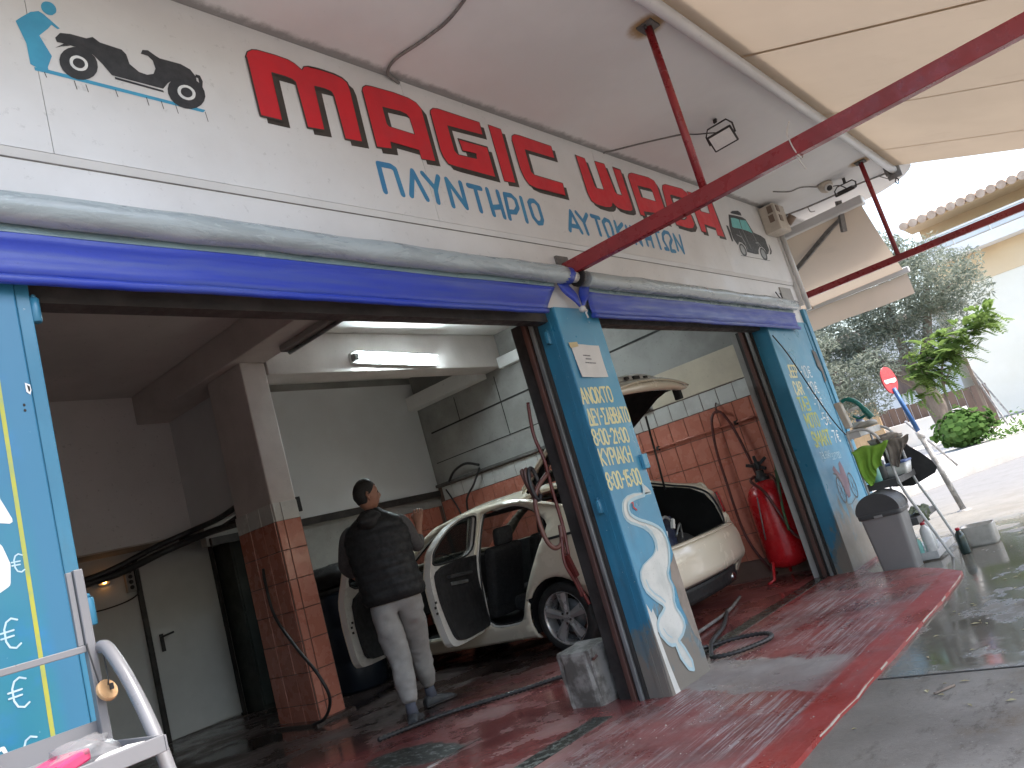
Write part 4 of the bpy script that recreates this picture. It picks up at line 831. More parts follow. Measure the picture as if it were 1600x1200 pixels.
# awning canvas, sloping out over the forecourt
K = .37
aw = thing('awning', 'big beige canvas awning stretched out from the soffit over the forecourt', 'awning', (2, 1.36, 3.58))
seams = [9.06, 8.25, 6.70, 5.02, 3.35, 2.3]
def az(x, y): return 3.615 - K*(1.36-y) - .02*math.sin(max(0, min(1, (1.36-y)/3.3))*math.pi)
for a, b in zip(seams[:-1], seams[1:]):
    mb = MB(); mb.sm = True; N = 10; V = []
    for i in range(5):
        for j in range(N+1):
            y = lerp(1.36, -1.9, j/N); x = lerp(b, a, i/4); x -= .045*(1.36-y)*.3 if a == 9.06 and i == 4 else 0
            V.append((x, y, az(x, y)-.012*math.sin(math.pi*i/4)*math.sin(math.pi*j/N)))
    mb.add(V, [(i*(N+1)+j, (i+1)*(N+1)+j, (i+1)*(N+1)+j+1, i*(N+1)+j+1) for i in range(4) for j in range(N)]); mb.build('canvas_panel', M['awning'], aw)
for x in seams[1:-1]:
    mb = MB(); w = .017 if x in (5.02, ) else .009; N = 8
    V = [(x+s*w, y, az(x, y)-.0035) for y in frange(1.34, -1.88, N) for s in (-1, 1)]
    mb.add(V, [(2*i, 2*i+1, 2*i+3, 2*i+2) for i in range(N)]); mb.build('seam', M['awning_seam'], aw)
mb = MB(); mb.tube([(2.28,-1.9,az(0,-1.9)),(9.0,-1.9,az(0,-1.9))], .03, 10); mb.build('front_bar', M['sign'], aw)

# red beams and hangers
def rbeam(x, z0, z1, w, label):
    mb = MB(); mb.box((x-w/2,-2.0,z0), (x+w/2,YS+.016,z1)); o = tag(mb.build('steel_beam', M['red_beam'], bevel=.004), label, 'beam', 'red steel beams over the forecourt')
    return o
b1 = rbeam(4.165, 2.512, 2.605, .06, 'nearer red steel beam crossing in front of the sign lettering')
b2 = rbeam(8.72, 2.568, 2.637, .05, 'farther red steel beam at the right end of the sign')
mb = MB(); mb.box((4.10,YS-.004,2.50),(4.23,YS+.015,2.66)); mb.build('wall_plate', M['grime'], b1)
def rod(x0, x1, zb, label):
    t = thing('hanger_rod', label, 'rod', (x0, 1.51, 3.62), 'red rods hanging from the soffit')
    mb = MB(); mb.tube([(x0,1.505,3.634),(x1,1.53,zb)], .0235, 12); mb.build('tube', M['red_beam'], t)
    mb = MB(); mb.box((x0-.055,1.455,3.622),(x0+.055,1.555,3.6355)); mb.build('plate', M['grime'], t)
    for dx in (-.045,.045):
        mb = MB(); mb.lathe([(.009,0),(.009,.022),(.004,.028)], (x0+dx,1.505,3.60), 6); mb.build('bolt', M['dark_metal'], t)
rod(4.12, 4.165, 2.604, 'thicker looking red rod hanging from the rust stained soffit to the nearer beam')
rod(8.50, 8.70, 2.636, 'red rod hanging from the soffit to the farther beam, beside the small camera')
mb = MB(); mb.tube(smooth_path([(4.16,.98,2.70),(4.125,1.0,2.64),(4.128,1.0,2.56),(4.15,.99,2.503),(4.2,.99,2.50),(4.205,.97,2.56)], 5), .004, 5); mb.tube(smooth_path([(4.135,1.0,2.505),(4.12,.99,2.47),(4.14,.98,2.42)],4), .004, 5); tag(mb.build('wire_tie', M['tie']), 'thin pale wire twisted round the nearer red beam', 'wire')
# cables on the soffit
mb = MB(); mb.tube(smooth_path([(2.75,1.30,3.625),(2.95,1.95,3.626),(2.955,2.2,3.624),(2.92,2.42,3.626),(2.96,2.53,3.622),(3.06,2.556,3.61)], 6), .009, 6); tag(mb.build('soffit_cable', M['cable_grey']), 'grey cable running over the soffit above the first red letters', 'cable')
mb = MB(); mb.tube(smooth_path([(5.20,2.56,3.628),(5.26,2.5,3.629),(5.45,2.30,3.630),(5.66,2.10,3.629)], 5), .006, 6); tag(mb.build('lamp_cable', M['cable_grey']), 'thin cable crossing the soffit to the pale faced floodlight', 'cable')
# floodlights
def floodlight(c, ax, nrm, label):
    t = thing('floodlight', label, 'floodlight', c, 'floodlights under the soffit')
    C0 = Vector(c); A = Vector(ax).normalized(); Nn = Vector(nrm).normalized(); B = Nn.cross(A)
    f = lambda x, y, z: tuple(C0 + A*x + Nn*y + B*z)
    def slab(w, h, y0, y1, m, name, bev):
        mb = MB(); mb.add([f(-w,y0,-h),f(w,y0,-h),f(w,y1,-h),f(-w,y1,-h),f(-w,y0,h),f(w,y0,h),f(w,y1,h),f(-w,y1,h)], [(0,3,2,1),(4,5,6,7),(0,1,5,4),(1,2,6,5),(2,3,7,6),(3,0,4,7)]); o = mb.build(name, m, t, bevel=bev)
        bm = bmesh.new(); bm.from_mesh(o.data); bmesh.ops.recalc_face_normals(bm, faces=bm.faces); bm.to_mesh(o.data); bm.free()
    slab(.102,.070,-.012,.010,M['dark_metal'],'body',.008); slab(.088,.056,.0105,.014,M['lamp_glass'],'glass',.003); slab(.075,.045,-.032,-.0125,M['dark_metal'],'heat_sink',.006)
    s = 1 if B.z > 0 else -1
    mb = MB(); mb.tube([f(-.108,0,0),f(-.112,-.05,.06*s),f(-.08,-.08,.10*s),f(.08,-.08,.10*s),f(.112,-.05,.06*s),f(.108,0,0)], .007, 6); mb.build('yoke', M['dark_metal'], t)
    q = Vector(f(0,-.08,.12*s)); mb = MB(); mb.bar(tuple(q), (q.x+.02, q.y, 3.634), .028, .016); mb.build('bracket', M['dark_metal'], t)
    mb = MB(); mb.tube(smooth_path([f(.02,-.03,.02),f(-.05,-.09,.05*s),f(-.17,-.12,.10*s),(q.x-.02,q.y+.22,3.625)], 5), .0055, 6); mb.build('lead', M['black_rubber'], t)
    return t
floodlight((5.74,1.84,3.46), (0,-1,0), (-.78,-.10,-.62), 'floodlight with a pale glass face under the soffit, between the red rods')
floodlight((8.66,1.76,3.46), (0,-1,0), (.30,0,-.95), 'black floodlight turned edge on under the soffit, next to the camera')
# dome camera
dc = thing('security_camera', 'small round white security camera under the soffit', 'camera', (8.62,1.92,3.60))
mb = MB(); mb.lathe([(.075,.03),(.078,0),(.07,-.03),(.055,-.055),(.03,-.072),(.004,-.078)], (8.62,1.92,3.605), 20); mb.build('housing', M['beige_box'], dc)
mb = MB(); d = Vector((-.62,-.5,-.6)).normalized(); mb.lathe([(.04,.05),(.042,.085),(.034,.088)], (8.62,1.92,3.60), 16, d); mb.build('lens_ring', M['white_plastic'], dc)
mb = MB(); mb.lathe([(.031,.0885),(.016,.094),(.002,.096)], (8.62,1.92,3.60), 16, d); mb.build('lens', M['black_rubber'], dc)
mb = MB(); mb.tube(smooth_path([(8.60,2.0,3.628),(8.35,2.08,3.625),(8.30,2.2,3.628),(8.05,2.28,3.629)], 5), .006, 5); mb.build('lead', M['cable_grey'], dc)
# beige socket box at the end of the sign
jb = thing('socket_box', 'beige plastic socket box on the wall at the far end of the sign', 'box', (8.36,2.48,3.32))
mb = MB(); mb.box((8.27,2.39,3.30),(8.585,2.563,3.60)); mb.build('case', M['beige_box'], jb, bevel=.01)
for x, z in ((8.36,3.54),(8.37,3.43)): mb = MB(); mb.box((x-.045,2.382,z-.036),(x+.045,2.3895,z+.036)); mb.build('plate', M['beige_dark'], jb, bevel=.004)
for y, z in ((2.44,3.54),(2.45,3.44)): mb = MB(); mb.box((8.262,y-.025,z-.04),(8.2695,y+.03,z+.04)); mb.build('plate', M['beige_dark'], jb, bevel=.003)
mb = MB(); mb.tube([(8.60,2.33,3.46),(8.60,2.41,3.40)], .045, 10); mb.build('plug', M['beige_dark'], jb)
# white downpipe at the corner and cable to the right
mb = MB(); mb.tube([(8.63,2.52,3.36),(8.645,2.52,2.44)], .027, 12); mb.box((8.588,2.545,2.5),(8.625,2.60,3.5)); tag(mb.build('downpipe', M['sign']), 'thin white pipe down the end of the sign above the far column', 'pipe')
mb = MB(); mb.tube(smooth_path([(8.6,2.42,3.50),(8.75,2.25,3.52),(8.95,2.0,3.56),(9.1,1.75,3.60),(9.3,1.45,3.625)], 5), .010, 6)
mb.tube(smooth_path([(8.78,2.2,3.53),(8.77,2.19,3.46),(8.80,2.15,3.45)],4), .005, 5); mb.tube(smooth_path([(9.25,1.52,3.62),(9.3,1.45,3.56),(9.26,1.42,3.55)],4), .005, 5); tag(mb.build('slack_cable', M['cable_grey']), 'slack grey cable looping along the soffit past the socket box', 'cable')
mb = MB(); mb.tube(smooth_path([(7.9,2.56,2.62),(7.92,2.545,2.55),(7.99,2.545,2.54),(8.02,2.56,2.61)], 5), .006, 6); tag(mb.build('cable_loop', M['black_rubber']), 'short black cable loop under the sign at its far end', 'cable')
mb = MB(); mb.box((8.10,2.57,2.50),(8.42,2.579,2.69)); mb2 = tag(mb.build('vent', M['plaster_dark']), 'small grey louvred opening in the wall under the far end of the sign', 'vent')

# ---------------------------------------------------------------- smaller awning on the side street
sa = thing('side_awning', 'smaller pale awning hanging at the side of the building beyond the far column', 'awning', (9.7,2.6,2.5))
R0, R1 = Vector((9.22,1.78,3.42)), Vector((9.22,4.9,3.42)); B0, B1 = Vector((10.2,1.80,2.70)), Vector((10.2,4.9,2.66))
mb = MB(); mb.sm = True; V = []
for i in range(9):
    a, b = R0.lerp(R1, i/8), B0.lerp(B1, i/8)
    for j in range(7): p = a.lerp(b, j/6); V.append((p.x, p.y, p.z-.05*math.sin(math.pi*j/6)))
mb.add(V, [(i*7+j,(i+1)*7+j,(i+1)*7+j+1,i*7+j+1) for i in range(8) for j in range(6)]); mb.build('canvas', M['awning_pale'], sa)
mb = MB(); mb.box((9.16,1.74,3.40),(9.30,4.9,3.50)); mb.build('cassette', M['sign'], sa, bevel=.015)
mb = MB(); mb.box((10.18,1.74,2.66),(10.25,4.9,2.73)); mb.build('front_bar', M['sign'], sa, bevel=.012)
mb = MB(); mb.sm = True; V = []
for i in range(17):
    y = lerp(1.78,4.9,i/16)
    for j in range(4): V.append((10.225+.012*math.sin(i*1.3)*j/3, y, 2.655-.085*j-.006*math.sin(i*.9)))
mb.add(V, [(i*4+j,(i+1)*4+j,(i+1)*4+j+1,i*4+j+1) for i in range(16) for j in range(3)]); o = mb.build('valance', M['awning_pale'], sa)
mb = MB(); mb.bar((9.28,2.05,3.38),(9.55,2.9,3.02),.035,.05); mb.bar((9.2,1.98,3.55),(9.3,2.06,3.22),.05,.06); mb.build('arm', M['cable_grey'], sa)
for y in (2.9,): mb = MB(); mb.bar((9.26,y,3.37),(10.17,y+.02,2.665),.012,.004); mb.build('seam', M['awning_seam'], sa)

# ================================================================ the taxi
CX, CY0, ZF = 6.487, 3.42, -.112          # centre line, rear end, floor under it
car = thing('taxi', 'cream taxi parked nose first in the garage with its left doors and boot open', 'car', (CX, 5.7, ZF))
WYR, WYF, WZ, WR = 4.50, 7.19, ZF+.315, .315
HW = .937
def inset(z):                              # tumblehome and sill tuck, measured from the floor up
    h = z-ZF
    return interp([(.18,.06),(.30,.012),(.5,0),(.75,.0),(.93,.018),(1.0,.035),(1.45,.235),(1.6,.3)], h)
ZTOP = [(3.38,.92),(3.5,.955),(3.75,.99),(4.0,1.045),(4.2,1.125),(4.4,1.205),(4.7,1.30),(5.1,1.345),(5.6,1.345),(6.0,1.30),(6.4,1.13),(6.72,.93),(7.0,.875),(7.6,.80),(7.95,.70),(8.1,.62)]
# plan outline of the body, left front round the tail to right front, by arc length
PL = []
for y in (8.05,7.8,7.4,7.0): PL.append((-HW+max(0,(y-7.2))**2*.28, y))
for i in range(46): PL.append((-HW, lerp(6.96, 3.98, i/45)))
for i in range(1, 15):
    t = i/14*math.pi/2; PL.append((-HW+.05*((3.98-3.56)*i/14/.42)**2*0-.0+.19*(1-math.cos(t)), 3.94-.45*math.sin(t)**.8))
for i in range(1, 16):
    x = lerp(-HW+.19, 0, i/15); PL.append((x, 3.49-.080*(1-(abs(x)/.747)**2)))
PL = PL + [(-x, y) for x, y in reversed(PL[:-1])]
SL = [0.]
for (a, b), (c, d) in zip(PL[:-1], PL[1:]): SL.append(SL[-1]+math.hypot(c-a, d-b))
def plan(s):
    for i in range(len(SL)-1):
        if s <= SL[i+1] or i == len(SL)-2:
            t = (s-SL[i])/(SL[i+1]-SL[i]); return lerp(PL[i][0],PL[i+1][0],t), lerp(PL[i][1],PL[i+1][1],t)
NS = len(SL); SMID = SL[-1]/2
def s_of_left_y(y):
    best = min((i for i in range(NS) if PL[i][0] < -.55), key=lambda i: abs(PL[i][1]-y)); 
    i = max(1, min(best, NS-2))
    a, b = (i-1, i) if (PL[i][1]-y)*(PL[i-1][1]-y) <= 0 else (i, i+1)
    return SL[a] + (SL[b]-SL[a])*(PL[a][1]-y)/((PL[a][1]-PL[b][1]) or 1e-6)
ZB = ZF+.20
def rear_push(x, z):                       # profile of the tail seen from the side: bumper shelf, tucked valance
    h = z-ZF
    return interp([(.2,.13),(.31,.055),(.335,.02),(.37,.0),(.52,.002),(.585,.014),(.605,.030),(.652,.036),(.668,.052),(.80,.058),(1.06,.075),(1.2,.17)], h)
def body(s, v):
    x, y = plan(s); zt = interp(ZTOP, y); z = lerp(ZB, zt, v)
    return bodyz(x, y, z)
def bodyz(x, y, z):
    i = inset(z); sx = -1 if x < 0 else 1
    k = min(1, max(0, (4.0-y)/.5)); kk = min(1, max(0, (abs(x)-.3)/.6))
    nx = x - sx*i*(1-.5*k)*min(1, abs(x)/.4)
    rp = rear_push(x, z)*k
    nose = min(1, max(0, (y-7.3)/.8)); 
    return (CX+nx, y+rp-nose*max(0,(.45-(z-ZF)))*.3, z)
holes_y = dict(
 rear=[(4.49,1.085),(4.66,1.21),(4.88,1.295),(5.12,1.305),(5.33,1.295),(5.40,.75),(5.44,.36),(5.38,.255),(5.28,.225),(5.04,.225),(4.95,.27),(4.83,.49),(4.68,.70),(4.50,.94),(4.455,1.02)],
 front=[(5.50,1.30),(5.85,1.29),(6.12,1.19),(6.42,1.0),(6.60,.86),(6.63,.45),(6.55,.26),(6.45,.225),(5.60,.225),(5.53,.30)])
def to_sv(poly, mirror=False):
    out = []
    for y, z in poly:
        s = s_of_left_y(y)
        out.append(((2*SMID-s) if mirror else s, z))
    return out
def arch(yc):
    return [(yc+.375*math.cos(t), WZ+.375*math.sin(t)) for t in frange(-.35, math.pi+.35, 26)]
holes = [to_sv(holes_y['rear']), to_sv(holes_y['front'])]
for yc in (WYR, WYF):
    for m in (False, True): holes.append(to_sv(arch(yc), m))
# right side windows
for poly in ([(4.52,1.08),(4.68,1.2),(4.9,1.28),(5.33,1.285),(5.40,.93),(4.5,.95)], [(5.5,1.29),(5.85,1.27),(6.12,1.16),(6.5,.93),(5.47,.93)]): holes.append(to_sv(poly, True))
# boot opening: through the top edge
def s_of_rear_x(x): 
    for i in range(NS-1):
        if PL[i][1] < 3.6 and PL[i][0] <= x <= PL[i+1][0]: return lerp(SL[i],SL[i+1],(x-PL[i][0])/(PL[i+1][0]-PL[i][0]))
boot = [(s_of_rear_x(x), z) for x, z in ((-.63,.548),(.63,.548))] + [(2*SMID-s_of_left_y(3.60), .66), (2*SMID-s_of_left_y(3.63), .80), (2*SMID-s_of_left_y(3.67), .95), (2*SMID-s_of_left_y(3.72), 1.3), (s_of_left_y(3.72), 1.3), (s_of_left_y(3.67), .95), (s_of_left_y(3.63), .80), (s_of_left_y(3.60), .66)]
holes.append(boot)
holes.append([(s_of_rear_x(-.66), ZF+.10), (s_of_rear_x(.66), ZF+.10), (s_of_rear_x(.60), ZF+.315), (s_of_rear_x(-.60), ZF+.315)])
us = []
for a, b in zip(SL[:-1], SL[1:]):
    k = max(1, int((b-a)/.034)); us += [lerp(a, b, i/k) for i in range(k)]
us.append(SL[-1])
zg = frange(ZB, 1.36, 46)
mb = MB()
def bf(s, z):
    x, y = plan(s); zt = interp(ZTOP, y); return bodyz(x, y, min(z, zt))
grid_patch(mb, us, zg, bf, holes)
# drop slivers above the top edge
V = mb.v; keep = [(f, a, b) for f, a, b in zip(mb.f, mb.mi, mb.smooth) if max(V[i][2] for i in f)-min(V[i][2] for i in f) > 1e-4 or True]
F2 = []
for f in mb.f:
    p = [Vector(V[i]) for i in f]
    if ((p[2]-p[0]).cross(p[3]-p[1])).length > 2e-5: F2.append(f)
mb.f = F2; mb.mi = [0]*len(F2); mb.smooth = [True]*len(F2)
def finish(o, t=.012, off=-1.):
    s = o.modifiers.new('thickness', 'SOLIDIFY'); s.thickness = t; s.offset = off; return o
bod = finish(mb.build('body', M['taxi'], car), .02, 1.)
bm = bmesh.new(); bm.from_mesh(bod.data); bmesh.ops.remove_doubles(bm, verts=bm.verts, dist=.0006); bmesh.ops.recalc_face_normals(bm, faces=bm.faces); bm.to_mesh(bod.data); bm.free()
# roof, bonnet
mb = MB()
def roof(u, y):
    zt = interp(ZTOP, y); w = HW - inset(zt); return (CX+w*u, y, zt+.085*(1-abs(u)**2.6)*min(1, max(.25,(y-4.5)/.5)))
grid_patch(mb, frange(-1,1,16), frange(4.78,5.98,14), roof)
finish(mb.build('roof', M['taxi'], car), .02)
mb = MB(); grid_patch(mb, frange(-1,1,12), frange(6.74,8.05,12), lambda u, y: (CX+(HW-inset(interp(ZTOP,y))-max(0,y-7.2)**2*.28)*u, y, interp(ZTOP,y)+.07*(1-abs(u)**2.4))); finish(mb.build('bonnet', M['taxi'], car), .02)
mb = MB(); grid_patch(mb, frange(-1,1,10), frange(0,1,8), lambda u, t: (CX+lerp(.66,.80,t)*u, lerp(5.98,6.76,t), lerp(1.335,.935,t)+.05*(1-u*u)*(1-t*.4)+.03*math.sin(math.pi*t))); mb.build('windscreen', M['glass'], car)
mb = MB(); grid_patch(mb, frange(4.5,6.5,20), frange(.92,1.29,4), lambda y, z: (CX+HW-inset(min(z, interp(ZTOP,y)))-.03, y, min(z, interp(ZTOP,y)-.01))); mb.build('side_window', M['glass'], car)
# pillar trim round the door openings: pale painted jamb and black seal
def ring(poly, off, r, m, name, inner=.012):
    pts = []
    n = len(poly); cx = sum(p[0] for p in poly)/n; cz = sum(p[1] for p in poly)/n
    P = [Vector((p[0], p[1], 0)) for p in poly]
    dense = smooth_path(P+[P[0]], 4)
    for p in dense:
        d = Vector((p.x-cx, p.y-cz, 0)); d.normalize(); q = p + d*off
        z = min(q.y, 1.33); pts.append((CX-HW+inset(z)+inner, q.x, z))
    mb = MB(); mb.tube(pts, r, 6, caps=False); return mb.build(name, m, car)
ring(holes_y['rear'], -.006, .013, M['taxi_inner'], 'door_jamb', .016); ring(holes_y['rear'], -.022, .011, M['black_rubber'], 'door_seal', .03)
ring(holes_y['front'], -.006, .013, M['taxi_inner'], 'door_jamb', .016); ring(holes_y['front'], -.022, .011, M['black_rubber'], 'door_seal', .03)
mb = MB(); mb.bar((CX-HW+.03,5.46,.30),(CX-HW+.06,5.43,.95),.05,.075); mb.bar((CX-HW+.05,5.43,.95),(CX-HW+.20,5.40,1.31),.05,.06); mb.build('door_pillar', M['taxi_inner'], car, bevel=.01)
mb = MB(); mb.bar((CX-HW+.022,4.06,.905),(CX-HW+.019,4.45,.905),.022,.022); mb.build('rubbing_strip', M['trim_black'], car)
# floor, boot tub, seats: dark
mb = MB(); mb.box((CX-.80,3.60,.10),(CX+.80,7.6,.22)); mb.build('floor_pan', M['trim_black'], car)
mb = MB(); mb.box((CX-.70,3.60,.22),(CX+.70,4.62,.36)); 
for s in (-1, 1): mb.poly([(3.60,.36),(3.60,.62),(3.635,.76),(3.70,.88),(3.83,.965),(4.2,1.09),(4.55,1.20),(4.62,.36)], None, lambda u, v, w: (CX+s*(.745+w-.03*max(0,v-.8)), u, v), .02)
if 1:
    mb.box((CX-.72,4.55,.36),(CX+.72,4.58,.90)); mb.build('boot_lining', M['lining'], car, bevel=.01)
for s in (-1, 1):
    FL = smooth_path([(CX+s*.65,3.53,.556),(CX+s*.735,3.56,.62),(CX+s*.768,3.60,.76),(CX+s*.776,3.66,.88),(CX+s*.772,3.80,.972),(CX+s*.758,4.0,1.042),(CX+s*.742,4.2,1.115),(CX+s*.722,4.45,1.20),(CX+s*.705,4.78,1.30)], 5)
    mb = MB(); mb.sm = True; V = []
    for p in FL: V += [(p.x+s*.085, p.y+.0, p.z+.012), (p.x+s*.03, p.y, p.z+.016), (p.x, p.y+.006, p.z-.004), (p.x-s*.006, p.y+.02, p.z-.05)]
    mb.add(V, [(4*i+j,4*i+j+1,4*i+j+5,4*i+j+4) for i in range(len(FL)-1) for j in range(3)]); mb.build('boot_flange', M['taxi'], car)
    mb = MB(); mb.tube([p+Vector((-s*.004,.006,.004)) for p in FL], .010, 6, caps=False); mb.build('boot_seal', M['black_rubber'], car)
mb = MB(); grid_patch(mb, frange(-.66,.66,16), frange(0,1,3), lambda x, t: (CX+x, 3.465-.080*(1-(abs(x)/.747)**2)+.16*t, .551+.012*math.sin(t*math.pi))); finish(mb.build('boot_sill', M['taxi'], car), .012)
mb = MB(); mb.box((CX+.80,4.66,.2),(CX+.83,6.60,.93)); mb.box((CX+.66,5.34,.93),(CX+.80,5.50,1.30)); mb.build('far_door_trim', M['trim_black'], car, bevel=.01)
mb = MB(); mb.box((CX-.70,4.70,.95),(CX+.70,4.86,.955)); mb.build('parcel_shelf', M['trim_black'], car)
mb = MB(); mb.box((CX-.70,6.55,.45),(CX+.70,6.85,.90)); mb.build('dashboard', M['trim_black'], car, bevel=.02)
mb = MB(); mb.box((CX-.62,5.0,1.27),(CX+.62,5.95,1.29)); mb.build('headliner', M['trim_black'], car, bevel=.008)
def seat(x, y, w, name='seat'):
    mb = MB()
    mb.obox((x,y+.22,.36),(w/2,0,0),(0,.26,.02),(0,-.01,.075)); mb.obox((x,y-.07,.66),(w/2,0,0),(0,.065,.012),(0,-.085,.30))
    o = mb.build(name, M['seat'], car, bevel=.05, seg=3)
    return o
for x in (-.37,.37):
    o = seat(CX+x, 5.62, .50, 'front_seat'); mb = MB(); mb.obox((CX+x,5.44,1.04),(.13,0,0),(0,.045,.0),(0,-.02,.09)); mb.build('headrest', M['seat'], o, bevel=.04, seg=3)
o = seat(CX, 4.82, 1.30, 'rear_seat')
for x in (-.42,0,.42): mb = MB(); mb.obox((CX+x,4.66,1.02),(.13,0,0),(0,.04,0),(0,-.02,.08)); mb.build('headrest', M['seat'], o, bevel=.035, seg=3)
mb = MB(); mb.lathe([(.175,-.012),(.19,0),(.175,.012)], (CX-.37,6.35,.88), 24, Vector((0,-.9,.45)), caps=False); mb.build('steering_wheel', M['trim_black'], car)
# lamps, bumper details
for s in (-1, 1):
    mb = MB(); pts = []
    S0 = s_of_left_y(3.88); S1 = s_of_left_y(3.64)
    S0 = s_of_left_y(3.74); S1 = s_of_rear_x(-.70)
    sa_, sb_ = (S0, S1) if s < 0 else (2*SMID-S1, 2*SMID-S0)
    def tl(u, z):
        x, y = plan(u); p = bodyz(x, y, min(z, interp(ZTOP,y)-.01)); n = Vector((s*.75, -.65, 0)); return (p[0]+n.x*.018, p[1]+n.y*.018, p[2])
    grid_patch(mb, frange(sa_, sb_, 8), frange(.66, .87, 6), tl); finish(mb.build('tail_lamp', M['tail'], car), .006)
    mb = MB(); mb.bar((CX+s*.55-.06,3.468,.325),(CX+s*.55+.06,3.468,.325),.006,.035); mb.build('reflector', M['tail'], car)
mb = MB(); grid_patch(mb, frange(-.78,.78,16), frange(0,1,4), lambda x, t: (CX+x, 3.49+.20*(abs(x)/.9)**3+.045*t, lerp(ZF+.29, ZF+.15, t))); finish(mb.build('bumper_valance', M['trim_black'], car), .02)
mb = MB(); mb.bar((CX-.84,3.72,.48),(CX-.60,3.482,.484),.004,.006); mb.bar((CX-.60,3.478,.484),(CX+.60,3.478,.484),.004,.006); mb.build('bumper_line', M['joint'], car)
mb = MB(); mb.lathe([(.035,0),(.035,.16)], (CX+.45,3.50,ZF+.20), 12, (0,1,-.05)); mb.build('exhaust_pipe', M['chrome'], car)
# wheels
def make_wheel(x, y, s):
    ty = MB(); ax = (s, 0, 0)
    ty.lathe([(.225,-.20),(.29,-.205),(.312,-.185),(WR,-.15),(WR,-.05),(.312,-.018),(.29,0),(.262,.003),(.232,-.004),(.222,-.03)], (x, y, WZ), 40, ax, caps=False); t = ty.build('wheel', M['tyre'], car)
    r = MB(); r.lathe([(.20,-.16),(.218,-.05),(.226,-.006),(.234,-.002),(.236,-.012)], (x, y, WZ), 40, ax, caps=False); r.build('rim', M['alloy'], t)
    sp = MB(); C0 = Vector((x, y, WZ)); X = Vector((s,0,0))
    for k in range(5):
        a = 2*math.pi*k/5+.35; d = Vector((0, math.cos(a), math.sin(a))); e = Vector((0, -math.sin(a), math.cos(a)))
        r0, r1, w0, w1 = .040, .217, .026, .052
        h0, h1 = C0+d*r0, C0+d*r1
        A0, A1, B0, B1 = h0-e*w0-X*.026, h1-e*w1-X*.020, h0+e*w0-X*.026, h1+e*w1-X*.020
        R0_, R1_ = h0+e*.004-X*.012, h1+e*.010-X*.006
        sp.add([A0,A1,R1_,R0_,B1,B0,A0-X*.03,A1-X*.04,B1-X*.04,B0-X*.03], [(0,1,2,3),(3,2,4,5),(0,6,7,1),(4,8,9,5)])
    sp.lathe([(.062,-.05),(.062,-.024),(.05,-.016),(.002,-.014)], (x, y, WZ), 20, ax); sp.build('spoke', M['alloy'], t)
    for k in range(5):
        a = 2*math.pi*k/5+.35+math.pi/5; b = MB(); b.lathe([(.011,-.022),(.011,-.010),(.004,-.008)], tuple(C0+Vector((0,math.cos(a),math.sin(a)))*.047), 6, ax); b.build('wheel_bolt', M['dark_metal'], t)
    d = MB(); d.lathe([(.15,-.11),(.15,-.10),(.06,-.095)], (x, y, WZ), 24, ax); d.build('brake_disc', M['galv'], t)
for y in (WYR, WYF):
    for s in (-1, 1): make_wheel(CX+s*(HW-.012), y, s)
for yc in (WYR, WYF):
    for s in (-1,1):
        mb = MB(); n = 24; V = []
        for t in frange(-.25, math.pi+.25, n):
            for xx in (HW-.022, .52): V.append((CX+s*xx, yc+.37*math.cos(t), WZ+.37*math.sin(t)))
        mb.sm = True; mb.add(V, [(2*i,2*i+1,2*i+3,2*i+2) for i in range(n)]); mb.build('wheel_arch_liner', M['trim_black'], car)
# doors, swung open on their front edge
def door(hy, th, outline, window, trim, glasspoly, label):
    th = rad(th); d = Vector((-math.sin(th), -math.cos(th), 0)); n = Vector((math.cos(th), -math.sin(th), 0)); H0 = Vector((CX-HW+.01, hy, 0))
    def chaikin(p):
        for _ in range(2):
            q = []
            for i in range(len(p)):
                a, b = p[i], p[(i+1) % len(p)]
                if math.hypot(a[0]-b[0], a[1]-b[1]) > .02: q += [(a[0]*.82+b[0]*.18, a[1]*.82+b[1]*.18), (a[0]*.18+b[0]*.82, a[1]*.18+b[1]*.82)]
                else: q += [a]
            p = q
        return p
    outline, window, trim = chaikin(outline), chaikin(window), chaikin(trim)
    def P(u, z, w=0.):
        q = H0 + d*u + n*(inset(z)+w); return (q.x, q.y, z)
    mb = MB(); mb.poly(outline, window, lambda u, v, w: P(u, v, w), .055); o = mb.build('open_door', M['taxi_inner'], car, bevel=.010)
    mb = MB(); mb.poly(outline, window, lambda u, v, w: P(u, v, -.012+w), .010); mb.build('outer_skin', M['taxi'], o, bevel=.004)
    mb = MB(); mb.poly(trim, None, lambda u, v, w: P(u, v, .057+w), .035); mb.build('inner_trim', M['trim_black'], o, bevel=.012)
    mb = MB(); mb.poly(glasspoly, None, lambda u, v, w: P(u, v, .02+w), .004); mb.build('window_glass', M['glass'], o)
    mb = MB(); mb.bar(P(.22,.80,.11),P(.72,.83,.11),.05,.035,up=(0,0,1)); mb.build('armrest', M['seat'], o, bevel=.01)
    mb = MB(); mb.bar(P(.30,.735,.10),P(.66,.765,.10),.012,.03); mb.build('grab_handle', M['galv'], o, bevel=.004)
    mb = MB(); L = max(p[0] for p in trim)
    for u, z in ((L+.055,.62),(L+.05,.57),(L+.03,.66)): mb.obox(P(u,z,.057),tuple(d*.014),tuple(n*.004),(0,0,.010))
    mb.build('latch', M['joint'], o)
    ol = [(u*.985+.006, z) for u, z in window]; mb = MB(); pts = [P(u,z,.058) for u, z in ol+[ol[0]]]; mb.tube(pts, .009, 6, caps=False); mb.build('window_seal', M['black_rubber'], o)
    mb = MB(); mb.bar(P(.12,.93,-.028),P(.12+.5,.95,-.028),.02,.02); mb.build('rubbing_strip', M['trim_black'], o)
    return o, P
